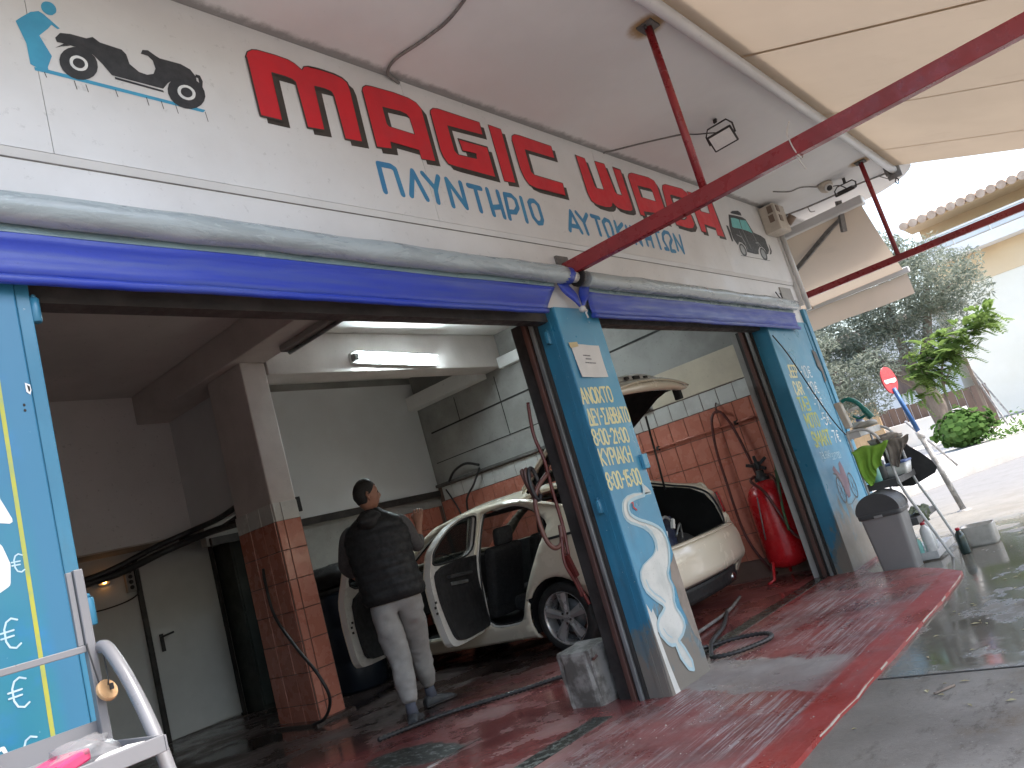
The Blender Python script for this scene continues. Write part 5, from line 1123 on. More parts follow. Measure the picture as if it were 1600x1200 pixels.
rd, RP = door(5.50, 70,
 [(0,.30),(.06,.235),(.60,.235),(.80,.25),(.86,.30),(.90,.45),(.945,.70),(.985,.93),(1.0,1.06),(.97,1.10),(.86,1.18),(.70,1.255),(.45,1.31),(.14,1.325),(.05,1.30),(.02,.95)],
 [(.065,.95),(.085,1.275),(.15,1.30),(.44,1.285),(.70,1.228),(.86,1.152),(.965,1.08),(.975,1.05),(.955,.955)],
 [(.015,.30),(.06,.262),(.60,.262),(.76,.30),(.83,.50),(.88,.72),(.91,.94),(.06,.947),(.02,.90)],
 [(.08,.94),(.09,1.28),(.16,1.295),(.44,1.282),(.69,1.232),(.84,1.16),(.955,1.075),(.93,.95)], 'rear left')
fd, FP = door(6.62, 70,
 [(0,.32),(.05,.235),(1.0,.235),(1.06,.30),(1.08,.55),(1.10,.93),(1.09,1.22),(1.04,1.29),(.75,1.30),(.5,1.19),(.2,.99),(.02,.90)],
 [(.15,.935),(.50,1.160),(.74,1.275),(1.03,1.262),(1.07,.945)],
 [(.03,.33),(.08,.27),(.93,.27),(.97,.50),(.98,.93),(.08,.92)],
 [(.18,.93),(.50,1.155),(.74,1.268),(1.03,1.255),(1.06,.94)], 'front left')
# lifted tailgate
HP = [(4.84,1.395),(4.55,1.57),(4.25,1.76),(4.02,1.895),(3.84,1.995),(3.72,2.03),(3.60,2.03),(3.50,2.00),(3.46,1.975)]
def hw_at(i): return [.60,.64,.675,.70,.71,.715,.72,.72,.70][i]
mb = MB(); us_ = frange(-1,1,18); vv_ = frange(0,8,32)
def hp(t):
    i = min(int(t), 7); f = t-i; return lerp(HP[i][0],HP[i+1][0],f), lerp(HP[i][1],HP[i+1][1],f), lerp(hw_at(i),hw_at(i+1),f)
def hatf(off=0.):
    def g(u, t):
        y, z, w = hp(t); y2, z2, _ = hp(min(8,t+.02)); y1, z1, _ = hp(max(0,t-.02)); tv = Vector((0,y2-y1,z2-z1)).normalized(); nn = Vector((0,tv.z,-tv.y))
        if nn.z < 0 and t < 6.5: nn = -nn
        bow = .05*(1-u*u)
        return (CX+u*w, y+nn.y*(bow+off), z+nn.z*(bow+off)-.03*abs(u)**3)
    return g
gwin = [(-.80,.45),(.80,.45),(.86,3.6),(-.86,3.6)]
grid_patch(mb, us_, vv_, hatf(), [gwin]); tg = finish(mb.build('tailgate', M['taxi'], car), .018)
mb = MB(); grid_patch(mb, frange(-.82,.82,12), frange(.4,3.65,12), hatf(-.004)); mb.build('rear_glass', M['glass'], tg)
mb = MB(); grid_patch(mb, frange(-.965,.965,18), frange(.1,6.3,28), hatf(-.045), [[(-.76,.5),(.76,.5),(.70,2.3),(-.70,2.3)]]); finish(mb.build('inner_lining', M['lining'], tg), .03)
def band(y, zc, hx, hz, hy, arc, x0=0.):
    """a bowed painted edge band across the raised tailgate"""
    mb = MB(); mb.sm = True; n = 24; V = []; k = 10
    for i in range(n+1):
        u = -1+2*i/n; e = max(.15, (1-abs(u)**5))**.6
        for j in range(k):
            t = 2*math.pi*j/k; V.append((CX+x0+u*hx, y+.09*u*u+hy*math.cos(t), zc-arc*abs(u)**2.2+hz*e*math.sin(t)))
    mb.add(V, [(i*k+j,(i+1)*k+j,(i+1)*k+(j+1) % k,i*k+(j+1) % k) for i in range(n) for j in range(k)]); return mb
band(3.455, 1.975, .74, .045, .05, .03).build('lower_lip', M['taxi'], tg)
band(3.57, 2.075, .60, .056, .05, .055, -.08).build('plate_ledge', M['taxi_inner'], tg)
for x in (-.17,0,.17):
    w, h = (.05,.018) if x == 0 else (.026,.013); mb = MB(); mb.box((CX-.16+x-w,3.505,2.082-h),(CX-.16+x+w,3.53,2.082+h)); mb.build('latch_recess', M['joint'], tg)
mb = MB(); mb.box((CX+.60,3.52,1.84),(CX+.65,3.60,1.955)); mb.build('grip', M['trim_black'], tg, bevel=.01)
for s in (-1,1): mb = MB(); mb.tube(smooth_path([(CX+s*.62,4.80,1.405),(CX+s*.665,4.5,1.585),(CX+s*.70,4.1,1.83),(CX+s*.725,3.8,1.99),(CX+s*.735,3.58,2.01)],5), .022, 8); mb.build('side_edge', M['taxi'], tg)
for s in (-1,1): mb = MB(); mb.tube([(CX+s*.66,4.05,1.02),(CX+s*.69,4.02,1.80)], .011, 8); mb.build('gas_strut', M['black_rubber'], car)
# bag and cords in the boot: things of their own
mb = MB(); mb.sm = True
def blob(mb, c, r, seed, n=14, m=9, amp=.22):
    random.seed(seed); ph = [random.uniform(0,6) for _ in range(6)]; V = []
    for i in range(m+1):
        th = math.pi*i/m
        for j in range(n):
            a = 2*math.pi*j/n; k = 1+amp*(math.sin(3*a+ph[0])*math.sin(2*th+ph[1])+.6*math.sin(5*a+ph[2]+th*3)+.4*math.sin(7*th+ph[3]+a*2))*math.sin(th)
            V.append((c[0]+r[0]*k*math.sin(th)*math.cos(a), c[1]+r[1]*k*math.sin(th)*math.sin(a), c[2]+r[2]*(1-.0)*math.cos(th)*k))
    mb.add(V, [(i*n+j, (i+1)*n+j, (i+1)*n+(j+1) % n, i*n+(j+1) % n) for i in range(m) for j in range(n)])
mb = MB(); mb.sm = True; blob(mb, (CX-.20,3.88,.60), (.30,.20,.22), 3, n=22, m=14, amp=.3); o = tag(mb.build('travel_bag', paint('navy_bag', (.02,.03,.075), (.012,.014,.03), .5, scale=9, bump=.4, bscale=30)), 'dark crumpled bag lying in the open boot of the cream taxi', 'bag')
mb = MB(); mb.tube(smooth_path([(CX-.48,3.70,.62),(CX-.36,3.66,.74),(CX-.2,3.65,.80),(CX-.06,3.66,.70)],5), .014, 6); mb.tube(smooth_path([(CX-.1,3.66,.60),(CX-.02,3.63,.70),(CX+.03,3.66,.64),(CX-.03,3.64,.57)],5), .010, 6); mb.build('strap', M['galv'], o)
mb = MB(); mb.bar((CX-.30,3.655,.60),(CX-.27,3.65,.68),.03,.03); mb.bar((CX-.14,3.64,.68),(CX-.10,3.64,.76),.03,.03); mb.build('pocket_label', M['white_plastic'], o)
mb = MB(); mb.sm = True; blob(mb, (CX+.22,3.95,.50), (.22,.2,.12), 15, amp=.3); tag(mb.build('crumpled_sheet', M['trim_black']), 'black crumpled sheet in the right half of the open boot', 'sheet')
random.seed(11)

# ================================================================ things in the garage
mb = MB(); mb.box((1.2,3.622,G(1.2)-.02),(3.40,3.634,G(2.3)+.002))
for i, v in enumerate(mb.v): mb.v[i] = (v[0], v[1], G(v[0])+(.006 if i >= 4 else -.02))
tag(struct(mb.build('floor_strip', M['chrome'])))
# fluorescent lights
fl = thing('fluorescent_light', 'lit fluorescent tube light on the cross beam above the person', 'light', (6.08,6.25,3.2))
mb = MB(); mb.obox((6.08,6.272,3.262),(.63,0,-.030),(0,.026,0),(0.002,0,.058)); mb.obox((6.08,6.225,3.318),(.63,0,-.030),(0,.05,0),(0,0,.004)); mb.build('housing', M['white_plastic'], fl, bevel=.004)
mb = MB(); mb.obox((6.09,6.212,3.268),(.575,0,-.028),(0,.030,0),(.002,0,.036)); mb.build('diffuser', M['tube_on'], fl, bevel=.018, seg=3)
mb = MB(); mb.obox((5.475,6.222,3.290),(.032,0,0),(0,.040,0),(0,0,.040)); mb.build('end_cap', M['galv'], fl, bevel=.012)
fl2 = thing('fluorescent_light', 'unlit fluorescent light fixed under the beam that runs to the pillar', 'light', (4.30,5.3,3.2))
mb = MB(); mb.box((4.28,4.7,3.215),(4.40,5.85,3.279)); mb.build('housing', M['plaster_dark'], fl2, bevel=.012)
mb = MB(); mb.tube([(4.345,4.75,3.195),(4.345,5.80,3.195)], .018, 10); mb.build('tube', M['galv'], fl2)
# door in the back
dr = thing('door', 'plain grey metal door with a black lever handle at the back left of the garage', 'door', (4.45,8.93,G(4.45)))
mb = MB(); mb.box((4.035,8.905,-.06),(4.87,8.945,1.90)); mb.build('leaf', M['door_grey'], dr, bevel=.004)
for x0, x1, z0, z1 in ((3.985,4.030,-.1,1.95),(4.875,4.92,-.1,1.95)): mb = MB(); mb.box((x0,8.90,z0),(x1,8.949,z1)); mb.build('frame', M['dark_metal'], dr)
mb = MB(); mb.box((4.11,8.885,.86),(4.15,8.904,1.05)); mb.build('handle_plate', M['black_rubber'], dr, bevel=.004)
mb = MB(); mb.tube([(4.13,8.885,1.02),(4.13,8.85,1.02),(4.25,8.85,1.035)], .011, 8); mb.build('handle', M['black_rubber'], dr)
sb = thing('socket_strip', 'upright grey socket strip on the wall left of the back door', 'socket strip', (3.93,8.93,1.58))
mb = MB(); mb.box((3.875,8.90,1.57),(3.975,8.949,1.90)); mb.build('case', M['bin_grey'], sb, bevel=.008)
for i in range(5): mb = MB(); mb.lathe([(.022,0),(.022,.012),(.015,.012)], (3.925,8.90,1.62+.058*i), 12, (0,-1,0)); mb.build('socket', M['joint'], sb)
mb = MB(); mb.lathe([(.016,0),(.016,.02),(.002,.028)], (3.66,8.92,1.74), 10, (0,-1,0)); p = tag(mb.build('pilot_lamp', M['pilot']), 'tiny glowing orange pilot lamp on the back wall beside the socket strip', 'lamp')
mb = MB(); mb.box((3.60,8.925,1.715),(3.72,8.949,1.765)); mb.build('plate', M['bin_grey'], p)
# bundled cables under the loft
for k, (pts, r) in enumerate(((([(2.9,8.22,1.72),(3.4,8.2,1.78),(3.9,8.15,1.92),(4.25,8.0,2.0),(4.36,7.6,2.03),(4.38,6.95,2.12)]), .030), ([(2.9,8.24,1.69),(3.5,8.22,1.74),(4.0,8.2,1.86),(4.35,7.9,1.93),(4.40,7.2,1.90),(4.5,6.9,1.93)], .036), ([(4.2,8.2,1.95),(4.37,7.8,1.93),(4.39,7.3,1.98),(4.41,6.95,2.06)], .022))):
    mb = MB(); mb.tube(smooth_path(pts, 6), r, 8); tag(mb.build('cable_bundle', M['black_rubber']), ['thick black cable rising under the grey upper wall to the pillar', 'lower black cable bundle running above the grey back door', 'short black cable loop under the white partition panel'][k], 'cable')
mb = MB(); mb.tube(smooth_path([(3.3,8.9,1.48),(3.6,8.9,1.46),(3.9,8.9,1.50),(4.0,8.9,1.60),(3.99,8.9,1.9)], 5), .008, 6); tag(mb.build('thin_cable', M['black_rubber']), 'thin black cable drooping below the socket strip by the back door', 'cable')
# dark locker between the door and the pillar
lk = thing('locker', 'dark green narrow locker standing between the back door and the tiled pillar', 'locker', (5.08,8.7,G(5.1)))
mb = MB(); mb.box((4.94,8.55,-.1),(5.24,8.93,1.86)); mb.build('carcass', paint('dark_green_metal', (.035,.045,.04), (.025,.03,.028), .5), lk, bevel=.006)
mb = MB(); mb.box((4.96,8.535,-.04),(5.22,8.549,1.83)); mb.build('door', paint('dark_green_door', (.045,.055,.05), (.03,.036,.034), .5), lk, bevel=.004)
dm = thing('drum', 'dark blue plastic drum in the shadow between the pillar and the person', 'drum', (5.35,7.25,G(5.3)))
mb = MB(); mb.lathe([(.25,0),(.29,.04),(.30,.3),(.285,.33),(.30,.36),(.30,.66),(.285,.69),(.30,.72),(.29,1.0),(.25,1.06),(.24,1.05)], (5.35,7.25,G(5.35)), 24); mb.build('shell', M['drum_blue'], dm)
mb = MB(); mb.lathe([(.255,1.04),(.265,1.05),(.265,1.09),(.25,1.10)], (5.35,7.25,G(5.35)), 24); mb.build('lid', M['black_rubber'], dm)
mb = MB(); mb.sm = True; blob(mb, (5.35,7.25,1.12), (.34,.30,.14), 8); tag(mb.build('tarpaulin', M['black_rubber']), 'black crumpled sheet heaped on top of the dark blue drum', 'sheet')
# hoses and fittings
mb = MB(); mb.tube(smooth_path([(4.06,6.55,1.36),(4.02,6.50,1.20),(3.98,6.40,.92),(3.96,6.15,.62),(3.97,5.95,.38),(4.02,5.93,.16),(4.05,6.10,.0),(4.02,6.25,-.04)], 7), .014, 8); tag(mb.build('hose', M['black_rubber']), 'dark hose curving down in front of the tiled pillar to the floor', 'hose')
mb = MB(); mb.tube(smooth_path([(7.96,3.30,.05),(7.93,3.36,.62),(7.93,3.45,1.30),(7.93,3.52,1.58),(7.94,3.60,1.665),(7.93,3.68,1.60),(7.93,3.74,1.30),(7.93,3.75,.95),(7.93,3.74,.35),(7.9,3.60,-.02),(7.85,3.50,-.10)], 8), .015, 8); o = tag(mb.build('hose', M['hose_red']), 'dark red hose hung in a long loop from a hook on the tiled wall', 'hose')
mb = MB(); mb.tube([(7.99,3.60,1.76),(7.955,3.60,1.73),(7.94,3.60,1.65),(7.92,3.60,1.66)], .008, 6); tag(mb.build('hook', M['brown_metal']), 'small rusty hook on the white tile row holding the red hose', 'hook')
wp = thing('water_pipe', 'thin horizontal water pipe clipped along the red tiles of the side wall', 'pipe', (7.97,4.0,1.5))
mb = MB(); mb.tube([(7.965,2.95,1.495),(7.965,4.9,1.485)], .010, 8); mb.tube([(7.965,3.25,1.494),(7.965,3.38,1.493)], .015, 8); mb.build('pipe', M['red_tile'], wp)
for y in (3.14,3.45,4.44): mb = MB(); mb.box((7.955,y-.015,1.468),(7.994,y+.015,1.512)); mb.build('clip', M['dark_metal'], wp)
mb = MB(); mb.tube(smooth_path([(7.9,7.72,1.95),(7.88,7.55,2.06),(7.87,7.3,2.10),(7.88,7.08,2.02)], 6), .018, 8); mb.tube(smooth_path([(7.88,7.08,1.98),(7.87,7.25,1.80),(7.86,7.45,1.62),(7.87,7.5,1.3)], 6), .014, 8); mb.tube(smooth_path([(7.93,7.85,1.86),(7.9,7.7,1.60),(7.9,7.62,1.3)],5), .012, 6); tag(mb.build('hose', M['black_rubber']), 'black hose hooped over the ledge in the back corner above the tiles', 'hose')
# red hoses on the middle gate post, hanging inside
rh = thing('hose_reel', 'bundle of red hoses hanging inside the guide rails of the middle column', 'hose bundle', (3.80,2.95,.7))
mb = MB(); mb.tube(smooth_path([(3.86,2.93,1.80),(3.85,2.95,1.6),(3.855,2.93,1.42),(3.86,2.94,1.22),(3.86,2.94,1.0),(3.84,2.95,.8)], 6), .011, 8); mb.build('hose', M['hose_red'], rh)
mb = MB(); mb.tube(smooth_path([(3.845,2.93,1.34),(3.76,2.98,1.26),(3.73,3.0,1.15),(3.735,3.0,.98),(3.77,2.98,.90),(3.83,2.96,.92),(3.85,2.95,1.02)], 6), .015, 8); mb.build('hose', paint('brown_hose', (.13,.05,.035), (.09,.035,.03), .45), rh)
mb = MB(); mb.tube(smooth_path([(3.85,2.95,1.0),(3.84,2.97,.86),(3.87,2.97,.72),(3.89,2.96,.60),(3.91,2.95,.52)], 6), .011, 8); mb.tube(smooth_path([(3.83,2.95,.95),(3.80,2.96,.80),(3.84,2.95,.66),(3.86,2.95,.58)], 6), .009, 8); mb.bar((3.82,2.95,.84),(3.86,2.95,.70),.035,.03); mb.build('trigger_lance', M['hose_red'], rh)
for a in range(3): mb = MB(); mb.tube(smooth_path([(3.76+.04*math.cos(t+a), 2.98+.02*a, 1.30+.10*math.sin(t+a*.5)) for t in frange(0, 5.5, 10)], 2), .013, 6); mb.build('coil', M['brown_metal'] if a else M['black_rubber'], rh)
# cement-caked tub by the column
zb = G(3.97)
mb = MB(); mb.sm = False
def blk(k, h, tw=0.): return [(3.955+k*.125*math.copysign(abs(math.cos(t))**.28, math.cos(t))+.006*math.sin(t*7+h*9), 3.13+k*.135*math.copysign(abs(math.sin(t))**.28, math.sin(t))+.006*math.sin(t*5+h*13), h+tw*math.cos(t)) for t in frange(0, 2*math.pi, 32)[:-1]]
lv = [blk(.96,zb-.01), blk(.99,zb+.03), blk(.97,zb+.10), blk(1.0,zb+.17), blk(.985,zb+.25), blk(1.0,zb+.315,.008), blk(.95,zb+.335,.010), blk(.5,zb+.338,.006)]
V = [p for l in lv for p in l]; n = 32
mb.add(V, [(i*n+j, i*n+(j+1) % n, (i+1)*n+(j+1) % n, (i+1)*n+j) for i in range(len(lv)-1) for j in range(n)]); mb.add(lv[-1], [tuple(range(n))])
tb = tag(mb.build('concrete_block', M['cement_tub'], bevel=.006), 'rough stained concrete block on the floor beside the middle column', 'block')
mb = MB(); mb.tube([(3.845,2.995,.215),(3.82,2.97,.22),(3.84,2.95,.235)], .010, 6); mb.build('iron_ring', M['brown_metal'], tb)
# foam tank
tk = thing('foam_tank', 'red pressure tank for foam standing by the tiled wall behind the taxi', 'tank', (7.75,3.28,G(7.75)))
mb = MB(); mb.lathe([(.08,.0),(.17,.03),(.205,.09),(.21,.15),(.21,.68),(.205,.74),(.17,.82),(.10,.87),(.07,.885)], (7.75,3.28,G(7.75)+.10), 28); mb.build('vessel', M['tank_red'], tk)
mb = MB(); mb.lathe([(.07,.86),(.075,.88),(.075,.93),(.04,.95),(.04,.99)], (7.75,3.28,G(7.75)+.10), 16); mb.build('neck', M['dark_metal'], tk)
mb = MB(); C0 = Vector((7.74,3.28,.99))
for a in (0.2, 1.4, 2.6, 3.9): mb.bar(tuple(C0), tuple(C0+Vector((.03*math.sin(a), .12*math.cos(a), .09*math.sin(a)+.02))), .03, .03)
mb.lathe([(.03,-.03),(.035,.05),(.02,.06)], (7.74,3.28,.98), 10); mb.build('valve', M['black_rubber'], tk, bevel=.004)
for a in (.5, 2.6, 4.7): mb = MB(); p = (7.75+.2*math.cos(a), 3.28+.2*math.sin(a)); mb.tube([(p[0],p[1],.05),(7.75+.25*math.cos(a),3.28+.25*math.sin(a),G(7.75)+.03),(7.75+.33*math.cos(a),3.28+.33*math.sin(a),G(7.75)+.01)], .016, 8); mb.build('leg', M['tank_red'], tk)
mb = MB(); mb.tube([(7.53,3.30,.70),(7.53,3.36,.28)], .008, 6); mb.build('sight_tube', M['cable_grey'], tk)
mb = MB(); mb.tube(smooth_path([(7.72,3.34,.90),(7.56,3.32,.86),(7.50,3.2,.74),(7.50,3.12,.5),(7.5,3.06,.3),(7.48,2.98,.22)], 6), .016, 8); mb.build('hose', M['hose_red'], tk)
mb = MB(); mb.tube(smooth_path([(7.70,3.2,.88),(7.55,3.08,.86),(7.48,3.05,.70),(7.47,3.07,.45)], 6), .011, 6); mb.build('hose', M['hose_red'], tk)
mb = MB(); mb.tube(smooth_path([(7.62,2.98,1.35),(7.55,3.0,1.05),(7.50,3.03,.8),(7.47,3.06,.55),(7.46,3.07,.33)], 6), .014, 8); mb.lathe([(.024,-.06),(.024,.06)], (7.51,3.02,.85), 8, (.2,-.1,.9)); tag(mb.build('hose', M['hose_green']), 'green hose with a brass joint hanging beside the red foam tank', 'hose')
# ribbed hose on the ramp and across the floor
def ribbed(name, pts, r, m, label):
    P = smooth_path(pts, 14); out = [P[0]]
    for p in P[1:]:
        while (p-out[-1]).length > .011: out.append(out[-1]+(p-out[-1]).normalized()*.011)
    mb = MB(); mb.tube(out, [r if i % 3 else r*.66 for i in range(len(out))], 8); return tag(mb.build(name, m), label, 'hose')
g = lambda x, y, h=.022: (x, y, G(x)+h)
ribbed('hose', [g(6.3,3.35),g(5.6,3.05),g(5.1,2.90),g(4.72,2.72),g(4.62,2.64),g(4.70,2.50),g(4.95,2.40),g(5.12,2.50),g(5.10,2.70),g(4.95,2.86),g(4.78,2.83,.05),g(4.60,2.74)], .016, M['black_rubber'], 'black ribbed hose curled in a loop on the red ramp beside the middle column')
ribbed('hose', [g(3.45,4.66),g(3.9,4.5),g(4.3,4.15),g(4.62,3.9),g(4.75,3.62),g(4.6,3.35),g(4.3,3.2)], .018, M['black_rubber'], 'black ribbed hose lying across the wet floor between the person and the block')
mb = MB(); mb.tube(smooth_path([g(6.9,3.5),g(6.2,3.3),g(5.5,3.22),g(4.9,3.15),g(4.5,3.05)], 6), .014, 8); tag(mb.build('cable', M['cable_grey']), 'grey rope like cable on the wet floor behind the taxi', 'cable')

# ================================================================ beside the far column
zb = G(7.15)-.035
bn = thing('swing_bin', 'grey plastic bin with a charcoal domed swing lid standing against the far blue column', 'bin', (7.14,2.09,zb))
def rr(cx, cy, hx, hy, z, r=.03, n=4):
    out = []
    for sx, sy, a0 in ((1,1,0),(-1,1,90),(-1,-1,180),(1,-1,270)):
        for i in range(n+1):
            t = rad(a0+90*i/n); out.append((cx+sx*(hx-r)+r*math.cos(t), cy+sy*(hy-r)+r*math.sin(t), z))
    return out
def loft(mb, rings, cap=True, smooth=True):
    n = len(rings[0]); o = len(mb.v); mb.v += [tuple(p) for r in rings for p in r]
    for i in range(len(rings)-1):
        for k in range(n): mb.f.append((o+i*n+k, o+i*n+(k+1) % n, o+(i+1)*n+(k+1) % n, o+(i+1)*n+k)); mb.mi.append(mb.mat); mb.smooth.append(smooth)
    if cap:
        mb.f.append(tuple(o+k for k in range(n-1,-1,-1))); mb.mi.append(mb.mat); mb.smooth.append(False)
        mb.f.append(tuple(o+(len(rings)-1)*n+k for k in range(n))); mb.mi.append(mb.mat); mb.smooth.append(False)
bt = .345
mb = MB(); loft(mb, [rr(7.14,2.09,.105,.135,zb), rr(7.14,2.09,.11,.14,zb+.01), rr(7.14,2.09,.145,.165,bt-.012), rr(7.14,2.09,.150,.170,bt)]); mb.build('bin_body', M['bin_grey'], bn)
mb = MB(); R_ = [rr(7.14,2.09,.158,.178,bt-.03,.035), rr(7.14,2.09,.160,.180,bt+.012,.035)]
loft(mb, R_)
prof = [(2.09+.176*math.cos(t), bt+.012+.155*math.sin(t)) for t in frange(0, math.pi, 18)]
rg = [[(x, y, z) for y, z in prof] for x in (6.985, 7.295)]
o0 = len(mb.v); mb.v += rg[0]+rg[1]; k = len(prof)
for i in range(k-1): mb.f.append((o0+i,o0+i+1,o0+k+i+1,o0+k+i)); mb.mi.append(0); mb.smooth.append(True)
mb.f.append(tuple(range(o0,o0+k))); mb.mi.append(0); mb.smooth.append(False); mb.f.append(tuple(range(o0+2*k-1,o0+k-1,-1))); mb.mi.append(0); mb.smooth.append(False)
mb.build('swing_lid', M['bin_dark'], bn, bevel=.006)
mb = MB(); mb.box((6.972,2.06,bt-.03),(6.982,2.13,bt-.008)); mb.build('catch', M['bin_grey'], bn, bevel=.004)

# tiered rack
g7 = G(7.6)-.035
rk = thing('shelf_rack', 'pale tubular rack with tiered shelves of cleaning things behind the grey bin', 'rack', (7.65,2.15,g7))
t1 = [(7.30,1.73,-.168),(7.30,1.83,.18),(7.30,1.92,.50),(7.30,1.935,.80),(7.30,1.96,.95),(7.30,2.03,1.04),(7.30,2.12,1.062),(7.30,2.20,1.06)]
t2 = [(8.0,1.80,-.18),(8.0,1.89,.2),(8.0,1.97,.50),(8.0,1.985,.80),(8.0,2.01,.95),(8.0,2.07,1.02),(8.0,2.14,1.04),(8.0,2.22,1.035)]
for t in (t1, t2): mb = MB(); mb.tube(smooth_path(t, 6), .0125, 10); mb.build('side_tube', M['rack_white'], rk)
for x in (7.30, 8.0): mb = MB(); mb.tube([(x,2.20,-.175),(x,2.20,1.05)], .011, 8); mb.build('back_leg', M['rack_white'], rk)
for z, y0 in ((-.09,1.84),(.21,1.90),(.57,1.95),(.87,1.97),(1.05,2.10)):
    mb = MB(); mb.box((7.305,y0,z-.012),(7.995,2.205,z)); mb.box((7.300,y0-.008,z-.055),(7.3045,2.205,z+.008)); mb.box((7.305,y0-.008,z-.05),(7.995,y0-.001,z+.006)); mb.build('shelf', M['bin_dark'] if z in (.57,.21) else M['rack_white'], rk, bevel=.003)
# things on it
def cloth(name, label, m, c, w, drop, seed, nx=22, ny=16, top=.12, axis='y'):
    """a rag lying over a shelf edge and hanging in folds that gather towards the bottom"""
    random.seed(seed); mb = MB(); mb.sm = True; V = []; ph = [random.uniform(0,6) for _ in range(5)]
    for i in range(nx+1):
        u = i/nx
        for j in range(ny+1):
            v = j/ny; L = v*(drop+top); h = max(0, L-top)
            fold = (.25+1.1*h/drop)*.026*(math.sin(u*11+ph[3])+.5*math.sin(u*23+ph[4]+v*2))
            if L < top: o_, z = top-L, c[2]+.010*math.sin(u*11+ph[1])+.012*math.sin(v*30+ph[0])
            else: o_, z = -.012, c[2]-h*(1-.28*math.sin(u*4.2+ph[1])-.30*abs(u-.5))
            nar = 1-.50*(h/drop)**.8
            a_ = (u-.5)*w*nar+.02*math.sin(v*7+ph[2]); o_ -= abs(fold)*.9 if h > 0 else 0
            V.append((c[0]+a_, c[1]+o_, z) if axis == 'y' else (c[0]+o_, c[1]+a_, z))
    mb.add(V, [(i*(ny+1)+j,(i+1)*(ny+1)+j,(i+1)*(ny+1)+j+1,i*(ny+1)+j+1) for i in range(nx) for j in range(ny)])
    o = mb.build(name, m); s = o.modifiers.new('thickness','SOLIDIFY'); s.thickness = .004; ss = o.modifiers.new('smooth','SUBSURF'); ss.levels = ss.render_levels = 1
    return tag(o, label, 'cloth')
cloth('cleaning_cloth', 'lime green cloth draped over the upper shelf of the rack', M['green_cloth'], (7.285,2.07,.895), .33, .29, 4, axis='x')
cloth('cleaning_cloth', 'taupe and pale green rag bunched over the far end of the rack', M['grey_cloth'], (7.32,1.86,.90), .26, .19, 9, axis='x')
mb = MB(); mb.sm = True; blob(mb, (7.45,1.93,.92), (.13,.10,.045), 41, amp=.35); tag(mb.build('crumpled_rag', M['grey_cloth']), 'crumpled taupe rag on top of the rack beside the lime cloth', 'cloth')
cloth('cleaning_cloth', 'dark olive cloth heaped on the lower shelf near the bottles', paint('olive_cloth', (.055,.075,.04), (.09,.10,.06), .9, scale=12), (7.66,1.92,.245), .40, .09, 14)
mb = MB(); prf = [(2.20,.45),(2.17,.86),(2.12,.93),(2.03,.93),(1.97,.86),(1.93,.78),(1.86,.70),(1.79,.60),(1.77,.53),(1.80,.49),(2.02,.42)]
mb.poly(prf, None, lambda u, v, w: (8.06+w+.03*(.9-v), u, v), .012); tag(mb.build('car_mat', M['black_rubber'], bevel=.004), 'black rubber car mat hung upright at the far end of the rack', 'mat')
def bottle(c, r, h, m, capm, label, grp=None, name='bottle'):
    t = thing(name, label, 'bottle', c, grp)
    mb = MB(); mb.lathe([(r*.85,0),(r,.01),(r,h*.68),(r*.85,h*.78),(r*.42,h*.88),(r*.38,h*.93)], c, 16); mb.build('body', m, t)
    mb = MB(); mb.lathe([(r*.46,h*.92),(r*.46,h),(r*.38,h*1.01)], c, 12); mb.build('cap', capm, t); return t
bottle((7.36,1.64,G(7.36)-.022), .040, .215, M['liquid'], M['cap_red'], 'dark green bottle with a red cap on the ground in front of the rack')
bottle((7.36,1.885,-.09), .045, .25, M['white_plastic'], M['cap_red'], 'nearer white bottle with a red cap on the bottom shelf')
bottle((7.50,1.90,-.09), .045, .26, M['clear_bottle'], M['cap_red'], 'translucent bottle with a red cap behind the white one on the bottom shelf')
bottle((7.38,2.05,-.09), .075, .24, M['white_plastic'], M['white_plastic'], 'white cleaner bottle beside the grey bin on the bottom shelf')
bottle((7.33,1.965,-.09), .03, .14, M['aqua_plastic'], M['white_plastic'], 'small mint green bottle low on the rack behind the bin')
bottle((7.72,1.97,-.09), .045, .20, paint('green_bottle', (.02,.22,.12), None, .3), M['white_plastic'], 'short green bottle at the back of the bottom shelf')
bottle((7.50,2.06,.21), .04, .17, M['white_plastic'], M['cap_red'], 'little white bottle with a red cap among the cloths on the lower shelf')
def tubx(c, hx, hy, h, m, label, name='plastic_tub', lid=None):
    t = thing(name, label, 'tub', c)
    mb = MB(); loft(mb, [rr(c[0],c[1],hx*.82,hy*.82,c[2],.02), rr(c[0],c[1],hx,hy,c[2]+h,.025), rr(c[0],c[1],hx*.93,hy*.93,c[2]+h-.004,.022), rr(c[0],c[1],hx*.8,hy*.8,c[2]+.01,.02)]); mb.build('shell', m, t)
    if lid: mb = MB(); loft(mb, [rr(c[0],c[1],hx*1.05,hy*1.05,c[2]+h+.001,.025), rr(c[0],c[1],hx*1.05,hy*1.05,c[2]+h+.018,.025)]); mb.build('lid', lid, t, bevel=.004)
    return t
tubx((7.40,2.08,.212), .075, .10, .19, M['aqua_plastic'], 'mint plastic tub on the lower shelf above the bin', lid=M['white_plastic'])
tubx((7.74,2.02,.572), .11, .12, .10, M['white_plastic'], 'white tub with a blue lid at the far end of the middle shelf', lid=M['blue_tape'])
tubx((7.50,2.13,1.062), .06, .05, .07, M['white_plastic'], 'small white tub on the top shelf of the rack')
pa = thing('spray_gun', 'teal spray gun standing on top of the rack beside a beige block', 'spray gun', (7.40,2.12,1.07))
